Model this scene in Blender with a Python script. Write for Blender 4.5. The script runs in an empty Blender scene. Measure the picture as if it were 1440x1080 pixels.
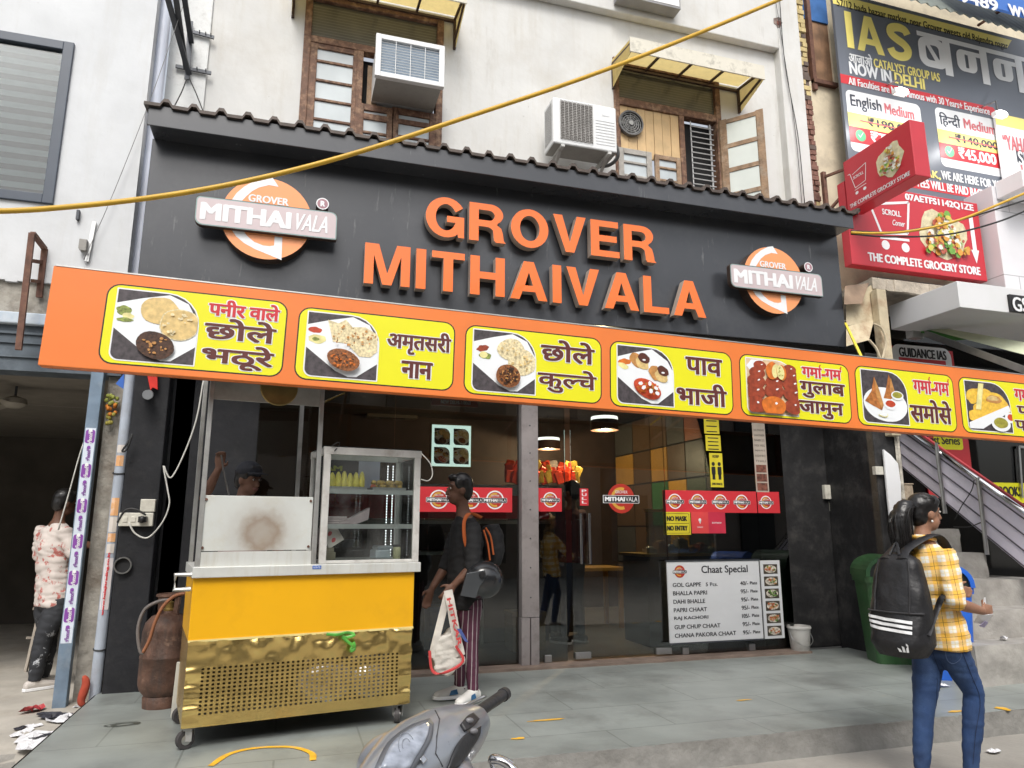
import bpy, bmesh, math, random
from mathutils import Vector as V, Matrix, noise
R = math.radians
random.seed(7)
S = bpy.context.scene
COL = S.collection
# ---------------------------------------------------------------- camera
HC = 1.26
FPX, PITCH, YAW = 1005.0, R(11.36), R(17.1)
cd = bpy.data.cameras.new('camera'); cam = bpy.data.objects.new('camera', cd); COL.objects.link(cam)
cam.location = (0, 0, HC); cam.rotation_euler = (R(90) + PITCH, 0, -YAW)
cd.sensor_width = 36; cd.lens = 36 * FPX / 1440; cd.clip_start = .05; cd.clip_end = 500
S.camera = cam
# ---------------------------------------------------------------- light: bright overcast
SUN_EL, SUN_AZ = R(50), R(196)          # azimuth clockwise from +Y; sun behind the camera, high
w = bpy.data.worlds.new('World'); S.world = w; w.use_nodes = True
nt = w.node_tree; bg = nt.nodes['Background']
sky = nt.nodes.new('ShaderNodeTexSky'); sky.sky_type = 'NISHITA'; sky.sun_disc = False
sky.sun_elevation = SUN_EL; sky.sun_rotation = SUN_AZ; sky.dust_density = 4; sky.air_density = 1.2
hs = nt.nodes.new('ShaderNodeHueSaturation'); hs.inputs['Saturation'].default_value = .3
nt.links.new(sky.outputs[0], hs.inputs['Color']); nt.links.new(hs.outputs[0], bg.inputs[0])
bg.inputs[1].default_value = .15
sl = bpy.data.lights.new('sun', 'SUN'); sl.energy = 1.1; sl.angle = R(20); sl.color = (1, .96, .9)
so = bpy.data.objects.new('sun', sl); COL.objects.link(so)
sd = V((math.sin(SUN_AZ) * math.cos(SUN_EL), math.cos(SUN_AZ) * math.cos(SUN_EL), math.sin(SUN_EL)))
so.rotation_euler = (-sd).to_track_quat('-Z', 'Y').to_euler()
S.view_settings.view_transform = 'Standard'; S.view_settings.look = 'None'
S.view_settings.exposure = 0.58; S.view_settings.gamma = 1
# ---------------------------------------------------------------- pixel -> place at a given depth (facade is parallel to X)
_fw = V((math.sin(YAW) * math.cos(PITCH), math.cos(YAW) * math.cos(PITCH), math.sin(PITCH)))
_rt = V((math.cos(YAW), -math.sin(YAW), 0)); _up = _rt.cross(_fw)
def ray(px, py): return _fw + _rt * ((px - 720) / FPX) - _up * ((py - 540) / FPX)
def at(px, py, Y):
    d = ray(px, py); return V((0, 0, HC)) + d * (Y / d.y)
def atz(px, py, Z=0):
    d = ray(px, py); return V((0, 0, HC)) + d * ((Z - HC) / d.z)
def RQ(l, r, t, b, Y):              # left, right, top, bottom points in the photo -> x0,x1,z0,z1 on plane Y
    return at(*l, Y).x, at(*r, Y).x, at(*b, Y).z, at(*t, Y).z
def RC(a, b, Y):                    # corners top-left, bottom-right in the photo -> x0,x1,z0,z1 on plane Y
    p, q = at(*a, Y), at(*b, Y); return p.x, q.x, q.z, p.z
# ---------------------------------------------------------------- materials
MATS = {}
def mat(name, col, r=.6, m=0., v=.1, sc=6, bump=0., bsc=None, dirt=None, dsc=1.5, damt=.5, streak=False, spec=.5, emit=0, coat=0):
    if name in MATS: return MATS[name]
    M = bpy.data.materials.new(name); M.use_nodes = True; t = M.node_tree; N, L = t.nodes, t.links
    p = N['Principled BSDF']; p.inputs['Roughness'].default_value = r; p.inputs['Metallic'].default_value = m
    p.inputs['Specular IOR Level'].default_value = spec; p.inputs['Coat Weight'].default_value = coat
    tc = N.new('ShaderNodeTexCoord'); src = tc.outputs['Object']
    nz = N.new('ShaderNodeTexNoise'); nz.inputs['Scale'].default_value = sc; nz.inputs['Detail'].default_value = 5
    L.new(src, nz.inputs['Vector'])
    mx = N.new('ShaderNodeMix'); mx.data_type = 'RGBA'
    mr = N.new('ShaderNodeMapRange'); mr.inputs[1].default_value = .3; mr.inputs[2].default_value = .7
    L.new(nz.outputs[0], mr.inputs[0]); L.new(mr.outputs[0], mx.inputs[0])
    mx.inputs[6].default_value = (*[c * (1 - v) for c in col], 1); mx.inputs[7].default_value = (*[min(1, c * (1 + v)) for c in col], 1)
    out = mx.outputs[2]
    if dirt:
        mp = N.new('ShaderNodeMapping'); L.new(src, mp.inputs[0])
        if streak: mp.inputs['Scale'].default_value = (4, 4, .5)
        n2 = N.new('ShaderNodeTexNoise'); n2.inputs['Scale'].default_value = dsc; n2.inputs['Detail'].default_value = 8
        n2.inputs['Roughness'].default_value = .7; L.new(mp.outputs[0], n2.inputs['Vector'])
        m2 = N.new('ShaderNodeMapRange'); m2.inputs[1].default_value = .5; m2.inputs[2].default_value = .75; m2.inputs[4].default_value = damt
        L.new(n2.outputs[0], m2.inputs[0])
        d = N.new('ShaderNodeMix'); d.data_type = 'RGBA'; L.new(m2.outputs[0], d.inputs[0]); L.new(out, d.inputs[6])
        d.inputs[7].default_value = (*dirt, 1); out = d.outputs[2]
    L.new(out, p.inputs['Base Color'])
    if emit: L.new(out, p.inputs['Emission Color']); p.inputs['Emission Strength'].default_value = emit
    if bump:
        b = N.new('ShaderNodeBump'); b.inputs['Strength'].default_value = bump; b.inputs['Distance'].default_value = .02
        n3 = N.new('ShaderNodeTexNoise'); n3.inputs['Scale'].default_value = bsc or sc * 4; n3.inputs['Detail'].default_value = 6
        L.new(src, n3.inputs['Vector']); L.new(n3.outputs[0], b.inputs['Height']); L.new(b.outputs[0], p.inputs['Normal'])
    MATS[name] = M; return M
def glassmat(name, tint=(.8, .85, .83), r=.0, ior=1.5, dust=0.0):
    M = bpy.data.materials.new(name); M.use_nodes = True; t = M.node_tree; N, L = t.nodes, t.links
    N.remove(N['Principled BSDF']); o = N['Material Output']
    tr = N.new('ShaderNodeBsdfTransparent'); tr.inputs[0].default_value = (*tint, 1)
    g = N.new('ShaderNodeBsdfGlossy'); g.inputs['Roughness'].default_value = r
    f = N.new('ShaderNodeFresnel'); f.inputs[0].default_value = ior
    mx = N.new('ShaderNodeMixShader'); L.new(f.outputs[0], mx.inputs[0]); L.new(tr.outputs[0], mx.inputs[1]); L.new(g.outputs[0], mx.inputs[2])
    last = mx
    if dust:
        df = N.new('ShaderNodeBsdfDiffuse'); df.inputs[0].default_value = (.6, .6, .58, 1)
        nz = N.new('ShaderNodeTexNoise'); nz.inputs['Scale'].default_value = 3; nz.inputs['Detail'].default_value = 7
        mr = N.new('ShaderNodeMapRange'); mr.inputs[1].default_value = .4; mr.inputs[2].default_value = .75; mr.inputs[4].default_value = dust
        L.new(nz.outputs[0], mr.inputs[0]); m2 = N.new('ShaderNodeMixShader')
        L.new(mr.outputs[0], m2.inputs[0]); L.new(mx.outputs[0], m2.inputs[1]); L.new(df.outputs[0], m2.inputs[2]); last = m2
    L.new(last.outputs[0], o.inputs[0]); MATS[name] = M; return M
def texmat(name, kind, c1, c2, r=.6, scale=(1, 1, 1), **k):   # brick / wave / checker patterns
    M = mat(name, c1, r, v=k.get('v', .1), sc=k.get('sc', 6), bump=k.get('bump', 0)); t = M.node_tree; N, L = t.nodes, t.links
    p = N['Principled BSDF']; tc = N.new('ShaderNodeTexCoord'); mp = N.new('ShaderNodeMapping'); L.new(tc.outputs['Object'], mp.inputs[0])
    mp.inputs['Scale'].default_value = scale; mp.inputs['Rotation'].default_value = k.get('rot', (0, 0, 0))
    old = p.inputs['Base Color'].links[0].from_socket
    if kind == 'brick':
        x = N.new('ShaderNodeTexBrick'); x.inputs['Color1'].default_value = (1, 1, 1, 1); x.inputs['Color2'].default_value = (k.get('c2v', .75),) * 3 + (1,)
        x.inputs['Mortar'].default_value = (*k.get('mortar', (.5, .5, .5)), 1); x.inputs['Scale'].default_value = 1
        x.inputs['Mortar Size'].default_value = k.get('ms', .02); x.inputs['Brick Width'].default_value = k.get('bw', .5); x.inputs['Row Height'].default_value = k.get('rh', .25)
        L.new(mp.outputs[0], x.inputs[0])
        mm = N.new('ShaderNodeMix'); mm.data_type = 'RGBA'; mm.blend_type = 'MULTIPLY'; mm.inputs[0].default_value = 1
        L.new(old, mm.inputs[6]); L.new(x.outputs[0], mm.inputs[7]); L.new(mm.outputs[2], p.inputs['Base Color'])
    else:
        x = N.new('ShaderNodeTexWave'); x.bands_direction = k.get('dir', 'X'); x.inputs['Scale'].default_value = 1
        x.inputs['Distortion'].default_value = k.get('dist', 0); x.wave_profile = 'SIN'; L.new(mp.outputs[0], x.inputs[0])
        mr = N.new('ShaderNodeMapRange'); mr.inputs[1].default_value = k.get('lo', .45); mr.inputs[2].default_value = k.get('hi', .55); L.new(x.outputs[1], mr.inputs[0])
        mm = N.new('ShaderNodeMix'); mm.data_type = 'RGBA'; L.new(mr.outputs[0], mm.inputs[0]); L.new(old, mm.inputs[6]); mm.inputs[7].default_value = (*c2, 1)
        L.new(mm.outputs[2], p.inputs['Base Color'])
    return M
# ---------------------------------------------------------------- mesh builder
_T = {}
def _raw(body):
    cu = bpy.data.curves.new('txt', 'FONT'); cu.body = body; cu.resolution_u = 3; ob = bpy.data.objects.new('txt', cu)
    me = ob.to_mesh(); r = [v.co.copy() for v in me.vertices], [tuple(p.vertices) for p in me.polygons]
    ob.to_mesh_clear(); bpy.data.objects.remove(ob); bpy.data.curves.remove(cu); return r
def tmesh(body):                                              # '~' after a Devanagari letter makes its half form (stem cut away)
    if body not in _T:
        vs, fs, x = [], [], 0.0
        parts = []; cur = ''
        for ch in body:
            if ch == '~': parts += [(cur[:-1], 0), (cur[-1], 1)]; cur = ''
            else: cur += ch
        parts.append((cur, 0))
        for p, half in parts:
            if not p.strip(): continue
            v, f = _raw(p); x0 = min(q.x for q in v); x1 = max(q.x for q in v)
            if half:
                bm = bmesh.new(); nv = [bm.verts.new(q) for q in v]
                for a in f:
                    try: bm.faces.new([nv[i] for i in a])
                    except ValueError: pass
                cut = x0 + (x1 - x0) * .68
                bmesh.ops.bisect_plane(bm, geom=bm.verts[:] + bm.edges[:] + bm.faces[:], plane_co=(cut, 0, 0), plane_no=(1, 0, 0), clear_outer=True)
                bm.verts.index_update(); v = [q.co.copy() for q in bm.verts]; f = [tuple(q.index for q in a.verts) for a in bm.faces]; bm.free(); x1 = cut
            k = len(vs); off = x - (x0 if len(parts) > 1 else 0)
            vs += [V((q.x + off, q.y, 0)) for q in v]; fs += [tuple(i + k for i in a) for a in f]; x += x1 - x0 - .01
        par = list(range(len(vs)))
        def fd(a):
            while par[a] != a: par[a] = par[par[a]]; a = par[a]
            return a
        for f in fs:
            for i in f[1:]: par[fd(i)] = fd(f[0])
        ids = {}
        cp = [ids.setdefault(fd(i), len(ids)) for i in range(len(vs))]
        _T[body] = (vs, fs, cp)
    return _T[body]
def FR(y): return lambda u, v, d: V((u, y - d, v))            # facade frame: u right, v up, d towards the street
class B:
    def __init__(s): s.bm = bmesh.new(); s.mi = 0
    def _f(s, vs, mi=None):
        try: f = s.bm.faces.new(vs)
        except ValueError: return
        f.material_index = s.mi if mi is None else mi
    def box(s, x0, x1, y0, y1, z0, z1, mi=None, M=None):
        c = [V((x, y, z)) for z in (z0, z1) for y in (y0, y1) for x in (x0, x1)]
        if M is not None: c = [M @ p for p in c]
        v = [s.bm.verts.new(p) for p in c]
        for q in ((0, 2, 3, 1), (4, 5, 7, 6), (0, 1, 5, 4), (2, 6, 7, 3), (0, 4, 6, 2), (1, 3, 7, 5)): s._f([v[i] for i in q], mi)
        return s
    def quad(s, pts, mi=None): s._f([s.bm.verts.new(V(p)) for p in pts], mi); return s
    def prism(s, pts, d0, d1, fr, mi=None):                   # outline (u,v) extruded from depth d0 to d1 in a frame
        a = [s.bm.verts.new(fr(u, v, d0)) for u, v in pts]; b = [s.bm.verts.new(fr(u, v, d1)) for u, v in pts]
        n = len(pts); s._f(a[::-1], mi); s._f(b, mi)
        for i in range(n): s._f([a[i], a[(i + 1) % n], b[(i + 1) % n], b[i]], mi)
        return s
    def flat(s, pts, d, fr, mi=None): s._f([s.bm.verts.new(fr(u, v, d)) for u, v in pts], mi); return s
    def bar(s, p, q, wd, dp, mi=None, up=(0, 0, 1)):          # square bar between two points
        p, q = V(p), V(q); z = (q - p); L = z.length; z.normalize(); u = V(up)
        if abs(z.dot(u)) > .98: u = V((0, 1, 0))
        x = z.cross(u).normalized(); y = x.cross(z)
        M = Matrix((x, y, z)).transposed().to_4x4(); M.translation = p
        return s.box(-wd / 2, wd / 2, -dp / 2, dp / 2, 0, L, mi, M)
    def tube(s, pts, r, n=8, mi=None, side=None, cap=True):   # r: number, list, or list of (a,b) with side vector
        pts = [V(p) for p in pts]; m = len(pts); rings = []
        rr = r if isinstance(r, (list, tuple)) else [r] * m
        px = None
        for i in range(m):
            t = (pts[min(i + 1, m - 1)] - pts[max(i - 1, 0)])
            t = t.normalized() if t.length > 1e-9 else V((0, 0, 1))
            x = V(side) if side is not None else (px if px is not None else (V((0, 0, 1)) if abs(t.z) < .9 else V((1, 0, 0))))
            x = (x - t * x.dot(t)); x = x.normalized() if x.length > 1e-6 else t.orthogonal().normalized()
            px = x; y = t.cross(x); a, b = rr[i] if isinstance(rr[i], (list, tuple)) else (rr[i], rr[i])
            rings.append([s.bm.verts.new(pts[i] + x * (a * math.cos(2 * math.pi * k / n)) + y * (b * math.sin(2 * math.pi * k / n))) for k in range(n)])
        for i in range(m - 1):
            for k in range(n): s._f([rings[i][k], rings[i][(k + 1) % n], rings[i + 1][(k + 1) % n], rings[i + 1][k]], mi)
        if cap: s._f(rings[0][::-1], mi); s._f(rings[-1], mi)
        return s
    def lathe(s, c, prof, n=20, mi=None, M=None, cap=True):   # profile (r,z)
        rings = []
        for r, z in prof:
            ring = []
            for k in range(n):
                p = V((r * math.cos(2 * math.pi * k / n), r * math.sin(2 * math.pi * k / n), z))
                ring.append(s.bm.verts.new((M @ p if M is not None else p) + V(c)))
            rings.append(ring)
        for i in range(len(rings) - 1):
            for k in range(n): s._f([rings[i][k], rings[i][(k + 1) % n], rings[i + 1][(k + 1) % n], rings[i + 1][k]], mi)
        if cap: s._f(rings[0][::-1], mi); s._f(rings[-1], mi)
        return s
    def ell(s, c, rad, n=12, mi=None, M=None):
        pr = [(math.sin(math.pi * i / n), -math.cos(math.pi * i / n)) for i in range(1, n)]
        X = (M or Matrix()) @ Matrix.Diagonal((rad[0], rad[1], rad[2], 1))
        return s.lathe(c, pr, max(8, n + 2), mi, X.to_3x3())
    def text(s, body, x0, x1, z0, z1, fr, d=.002, bold=0, mi=None, aspect=True, shear=0, cut=None):
        vs, fs, cp = tmesh(body)
        if not vs: return s
        ax0, ax1 = min(v.x for v in vs), max(v.x for v in vs); ay0, ay1 = min(v.y for v in vs), max(v.y for v in vs)
        sx, sz = (x1 - x0 - bold) / max(ax1 - ax0, 1e-6), (z1 - z0 - bold * .5) / max(ay1 - ay0, 1e-6)
        shifts = [(0, 0)] if not bold else [(0, 0), (bold, 0), (bold * .5, bold * .5), (bold * .33, 0), (bold * .66, 0), (0, bold * .35), (bold, bold * .35)]
        for k, (dx, dz) in enumerate(shifts):
            nv = [s.bm.verts.new(fr(x0 + (v.x - ax0) * sx + dx + shear * (v.y - ay0) * sz, z0 + (v.y - ay0) * sz + dz, d + k * .0002 + (cp[i] % 5) * .00004)) for i, v in enumerate(vs)]
            for f in fs: s._f([nv[i] for i in f], mi)
        return s
    def obj(s, name, mats, parent=None, smooth=False, bevel=0, seg=2, kind=None, world=True):
        me = bpy.data.meshes.new(name); s.bm.to_mesh(me); s.bm.free()
        for m in (mats if isinstance(mats, (list, tuple)) else [mats]): me.materials.append(m)
        if smooth: me.shade_smooth()
        o = bpy.data.objects.new(name, me); COL.objects.link(o)
        if smooth == 'auto':
            try: me.set_sharp_from_angle(angle=R(40))
            except Exception: pass
        if bevel:
            b = o.modifiers.new('bevel', 'BEVEL'); b.width = bevel; b.segments = seg; b.limit_method = 'ANGLE'; b.angle_limit = R(40)
        if parent is not None:
            o.parent = parent
            if world and parent.type == 'EMPTY': o.matrix_parent_inverse = (Matrix.Translation(parent.location) @ parent.rotation_euler.to_matrix().to_4x4()).inverted()
        if kind: o['kind'] = kind
        return o
def tag(o, label, cat, group=None):
    o['label'] = label; o['category'] = cat
    if group: o['group'] = group
    return o
def thing(name, label, cat, loc=(0, 0, 0), rot=(0, 0, 0), group=None):
    o = bpy.data.objects.new(name, None); COL.objects.link(o); o.location = loc; o.rotation_euler = rot; o.empty_display_size = .2
    return tag(o, label, cat, group)
def struct(b, name, m, **k): return b.obj(name, m, kind='structure', **k)
def dup(o, parent=None, loc=None, label=None):
    c = o.copy(); COL.objects.link(c)
    if parent is not None: c.parent = parent
    if loc is not None: c.location = loc
    if label: c['label'] = label
    for ch in list(o.children): dup(ch, c)
    return c
def rrect(x0, x1, z0, z1, r, n=5, rs=None):                   # rounded rectangle outline, counter-clockwise; rs = radii bl, br, tr, tl
    rs = rs or (r,) * 4; P = []
    for (cx, cz, a0), q in zip(((x0, z0, 180), (x1, z0, 270), (x1, z1, 0), (x0, z1, 90)), rs):
        ox = cx + (q if cx == x0 else -q); oz = cz + (q if cz == z0 else -q)
        for i in range(n + 1):
            a = R(a0 + 90 * i / n); P.append((ox + q * math.cos(a), oz + q * math.sin(a)))
    return P
def circ(cx, cz, rx, rz, n=28, a=0, wob=0, seed=0):
    P = []
    for i in range(n):
        t = 2 * math.pi * i / n; k = 1 + wob * noise.noise(V((math.cos(t) * 1.5 + seed * 7.3, math.sin(t) * 1.5, seed)))
        x, z = rx * k * math.cos(t), rz * k * math.sin(t); P.append((cx + x * math.cos(a) - z * math.sin(a), cz + x * math.sin(a) + z * math.cos(a)))
    return P
def annulus(b, cx, cz, r0, r1, d0, d1, fr, n=28, mi=None):
    for i in range(n):
        a, c = 2 * math.pi * i / n, 2 * math.pi * (i + 1) / n
        b.flat([(cx + r0 * math.cos(a), cz + r0 * math.sin(a)), (cx + r1 * math.cos(a), cz + r1 * math.sin(a)), (cx + r1 * math.cos(c), cz + r1 * math.sin(c)), (cx + r0 * math.cos(c), cz + r0 * math.sin(c))], d1, fr, mi)
def band(b, pts0, pts1, d, fr, mi=None):
    for i in range(len(pts0) - 1): b.flat([pts0[i], pts0[i + 1], pts1[i + 1], pts1[i]], d, fr, mi)
def sag(p, q, s, n=16):
    p, q = V(p), V(q); return [p.lerp(q, i / n) - V((0, 0, s * 4 * (i / n) * (1 - i / n))) for i in range(n + 1)]
def spl(pts, n=6):                                             # Catmull-Rom through points
    P = [V(p) for p in pts]; P = [P[0] * 2 - P[1]] + P + [P[-1] * 2 - P[-2]]; o = []
    for i in range(1, len(P) - 2):
        for k in range(n):
            t = k / n; a, b_, c, d = P[i - 1], P[i], P[i + 1], P[i + 2]
            o.append(.5 * (2 * b_ + (c - a) * t + (2 * a - 5 * b_ + 4 * c - d) * t * t + (3 * b_ - a - 3 * c + d) * t ** 3))
    return o + [P[-2]]
# ---------------------------------------------------------------- colours
white_wall = mat('white_wall', (.60, .615, .63), .85, v=.05, sc=3, bump=.2, bsc=9, dirt=(.50, .49, .46), dsc=1.6, damt=.4, streak=True)
cream_wall = mat('cream_wall', (.60, .60, .585), .85, v=.06, sc=2, bump=.25, bsc=8, dirt=(.48, .45, .39), dsc=1.8, damt=.45, streak=True)
black_paint = mat('black_paint', (.012, .0125, .015), .7, v=.25, sc=5, bump=.25, bsc=14, dirt=(.06, .058, .055), dsc=9, damt=.25, spec=.35)
board_grey = mat('board_grey', (.042, .045, .052), .26, v=.10, sc=1.2, dirt=(.10, .10, .105), dsc=1.3, damt=.35, spec=.65)
roof_brown = mat('roof_brown', (.075, .055, .045), .6, v=.3, sc=12)
concrete = mat('concrete', (.235, .23, .215), .9, v=.15, sc=9, bump=.5, bsc=22, dirt=(.13, .125, .115), dsc=4, damt=.5)
raw_plaster = mat('raw_plaster', (.34, .32, .28), .95, v=.25, sc=9, bump=.6, bsc=25, dirt=(.15, .12, .09), dsc=4, damt=.7)
steel = mat('steel', (.52, .52, .51), .3, 1, v=.12, sc=8, dirt=(.3, .28, .25), dsc=6, damt=.4)
alu = mat('aluminium', (.56, .56, .54), .42, .85, v=.12, sc=9, dirt=(.3, .27, .23), dsc=8, damt=.5)
chrome = mat('chrome', (.7, .7, .71), .12, 1, v=.04)
brown_wood = mat('brown_wood', (.15, .075, .045), .65, v=.4, sc=16, bump=.3, dirt=(.42, .28, .17), dsc=8, damt=.9)
old_wood = mat('old_wood', (.27, .175, .105), .7, v=.3, sc=12, bump=.3, dirt=(.45, .4, .33), dsc=8, damt=.6)
dark_wood = mat('dark_wood', (.055, .03, .024), .6, v=.3, sc=10)
rust = mat('rust', (.13, .06, .04), .75, v=.35, sc=14, dirt=(.3, .17, .1), dsc=10, damt=.5)
dark_metal = mat('dark_metal', (.06, .065, .075), .45, .4, v=.15)
white_paint = mat('white_paint', (.72, .73, .73), .4, v=.03, sc=5, dirt=(.42, .4, .36), dsc=5, damt=.3)
black = mat('black_plastic', (.015, .015, .016), .4, v=.2)
matt_black = mat('matt_black', (.012, .012, .013), .8, v=.2)
redp = mat('red_print', (.58, .035, .045), .38, v=.06, sc=3)
yellowp = mat('yellow_print', (.76, .73, .012), .42, v=.03, sc=3, bump=.15, bsc=2)
orangep = mat('orange_print', (.78, .20, .04), .45, v=.06, sc=1.5, dirt=(.55, .15, .045), dsc=1.2, damt=.4, bump=.25, bsc=1.6)
whitep = mat('white_print', (.78, .79, .80), .4, v=.02)
maroonp = mat('maroon_print', (.11, .022, .018), .5, v=.05)
blackp = mat('black_print', (.014, .013, .014), .45, v=.05)
navyp = mat('charcoal_print', (.055, .06, .08), .4, v=.05)
cable_black = mat('cable_black', (.02, .02, .02), .5)
cable_white = mat('cable_white', (.55, .54, .5), .5)
# ================================================================ SETTING
slab = texmat('kota_stone', 'brick', (.255, .278, .262), None, .40, (1, 1, 1), v=.22, sc=1.6, bump=.15, bw=1.0, rh=.56, ms=.006, mortar=(.68, .68, .66), c2v=.93)
def grime(M, col, sc, lo, hi, amt, stretch=(1, 1, 1)):         # extra stain layer over a finished material
    t = M.node_tree; N, L = t.nodes, t.links; p = N['Principled BSDF']; old = p.inputs['Base Color'].links[0].from_socket
    tc = N.new('ShaderNodeTexCoord'); mp = N.new('ShaderNodeMapping'); mp.inputs['Scale'].default_value = stretch; L.new(tc.outputs['Object'], mp.inputs[0])
    nz = N.new('ShaderNodeTexNoise'); nz.inputs['Scale'].default_value = sc; nz.inputs['Detail'].default_value = 9; nz.inputs['Roughness'].default_value = .68; L.new(mp.outputs[0], nz.inputs['Vector'])
    mr = N.new('ShaderNodeMapRange'); mr.inputs[1].default_value = lo; mr.inputs[2].default_value = hi; mr.inputs[4].default_value = amt; L.new(nz.outputs[0], mr.inputs[0])
    mx = N.new('ShaderNodeMix'); mx.data_type = 'RGBA'; L.new(mr.outputs[0], mx.inputs[0]); L.new(old, mx.inputs[6]); mx.inputs[7].default_value = (*col, 1); L.new(mx.outputs[2], p.inputs['Base Color'])
grime(slab, (.10, .10, .09), 1.3, .5, .72, .65); grime(slab, (.34, .36, .34), 2.2, .52, .8, .5); grime(slab, (.07, .065, .06), 26, .66, .72, .7)
grime(cream_wall, (.42, .38, .32), .7, .5, .75, .55); grime(cream_wall, (.25, .23, .20), 14, .67, .74, .6); grime(cream_wall, (.30, .27, .22), 3, .6, .8, .5, (1.5, 1.5, .25)); grime(white_wall, (.44, .44, .43), .6, .5, .8, .5); grime(white_wall, (.34, .33, .31), 3, .63, .8, .45, (1.5, 1.5, .3)); grime(white_wall, (.35, .34, .32), 13, .69, .76, .5)
grime(board_grey, (.33, .33, .32), 7, .63, .75, .40, (2.2, 2.2, .3)); grime(raw_plaster, (.12, .085, .06), 2.2, .5, .68, .75)
dust = mat('dusty_ground', (.43, .40, .35), .95, v=.16, sc=3, bump=.5, bsc=9, dirt=(.27, .23, .18), dsc=1.3, damt=.7)
b = B(); b.quad([(-250, -250, -.156), (250, -250, -.156), (250, 250, -.156), (-250, 250, -.156)]); struct(b, 'ground', mat('road', (.30, .285, .255), .92, v=.14, sc=2, bump=.4, bsc=30, dirt=(.2, .185, .165), dsc=1.2, damt=.6))
b = B(); b.box(-1.33, 12, 4.12, 6.64, -.02, 0); struct(b, 'pavement', slab)
b = B()                                                        # rough concrete kerb face, uneven lip
n = 420
for i in range(n):
    x0, x1 = -1.345 + 13.3 * i / n, -1.345 + 13.3 * (i + 1) / n
    rows = [(0, .0), (-.035, 0), (-.08, .002), (-.12, .006), (-.17, .014)]
    def kp(x, j):
        z, o = rows[j]; return V((x, 4.115 - o - .010 * noise.noise(V((x * 3, j * .5, 1))) - .005 * noise.noise(V((x * 21, j * 1.3, 4))), z - (.012 * abs(noise.noise(V((x * 9, 3, 2)))) if j == 0 else 0)))
    for j in range(4): b.quad([kp(x0, j), kp(x1, j), kp(x1, j + 1), kp(x0, j + 1)])
    b.quad([(x0, 4.16, -.003), (x1, 4.16, -.003), kp(x1, 0), kp(x0, 0)])
b.quad([(-1.345, 4.1, -.004), (-1.345, 6.6, -.004), (-1.39, 6.6, -.17), (-1.39, 4.08, -.17)])
bmesh.ops.remove_doubles(b.bm, verts=b.bm.verts, dist=.0004)
struct(b, 'kerb', concrete, smooth='auto')
b = B()                                                        # uneven dusty lot on the left
nx, ny = 46, 60
def lp(i, j):
    x, y = -9 + (9 - 1.36) * i / nx, 3.2 + 10 * j / ny
    k = max(0, min(1, (y - 5.6) / 1.4)); z = -.15 + .035 * k + .022 * noise.noise(V((x * 2.1, y * 2.1, 0))) + .008 * noise.noise(V((x * 9, y * 9, 5)))
    return V((x, y, z))
for i in range(nx):
    for j in range(ny): b.quad([lp(i, j), lp(i + 1, j), lp(i + 1, j + 1), lp(i, j + 1)])
bmesh.ops.remove_doubles(b.bm, verts=b.bm.verts, dist=.0001)
struct(b, 'dirt_lot', dust, smooth=True)
b = B(); b.box(-.8, 5.2, 6.46, 6.70, -.01, .022); struct(b, 'threshold', mat('threshold_stone', (.20, .15, .12), .6, v=.25, sc=6, bump=.2))
b = B(); b.box(-1.0, 5.3, 6.70, 11.2, -.02, .012); struct(b, 'shop_floor', texmat('shop_tiles', 'brick', (.22, .20, .18), None, .3, (1, 1, 1), bw=.6, rh=.6, ms=.006))
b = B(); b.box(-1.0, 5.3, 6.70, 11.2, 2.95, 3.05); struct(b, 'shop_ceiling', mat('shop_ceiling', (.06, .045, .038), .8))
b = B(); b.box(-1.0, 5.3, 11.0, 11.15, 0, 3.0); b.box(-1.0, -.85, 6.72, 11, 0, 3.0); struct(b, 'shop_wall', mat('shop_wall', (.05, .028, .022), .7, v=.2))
# yellow paint left on the paving
b = B(); yp = mat('yellow_road_paint', (.72, .40, .02), .7, v=.15, sc=20, dirt=(.3, .33, .3), dsc=14, damt=.5)
G = lambda u, v, d: V((u, v, d))
arc = [atz(*p) for p in ((296, 1078), (320, 1062), (350, 1054), (385, 1051), (415, 1052), (438, 1060), (440, 1070))]
arc = spl(arc, 4)
L0, L1 = [], []
for i, p in enumerate(arc):
    t = (arc[min(i + 1, len(arc) - 1)] - arc[max(0, i - 1)]).normalized(); nn = V((-t.y, t.x, 0)); wd = .018 + .004 * noise.noise(p * 9)
    L0.append((p + nn * wd)[:2]); L1.append((p - nn * wd)[:2])
band(b, L0, L1, .004, G)
for (px, py, rx, ry) in ((770, 1013, .13, .017), (730, 1039, .045, .02), (1046, 985, .06, .012), (1410, 997, .04, .05), (1345, 1001, .07, .02)):
    c = atz(px, py); b.flat(circ(c.x, c.y, rx, ry, 18, wob=.6, seed=px), .004, G)
struct(b, 'painted_marking', yp)
b = B(); c = atz(175, 1019)
for k, (r0, r1) in enumerate(((.10, .112), (.05, .075))):
    o0, o1 = circ(c.x, c.y, r0, r0 * .45, 30, .1, .25, k), circ(c.x, c.y, r1, r1 * .45, 30, .1, .25, k); band(b, o0 + o0[:1], o1 + o1[:1], .003, G)
struct(b, 'oil_stain', mat('oil_stain', (.085, .09, .075), .35, v=.4, sc=30))
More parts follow.
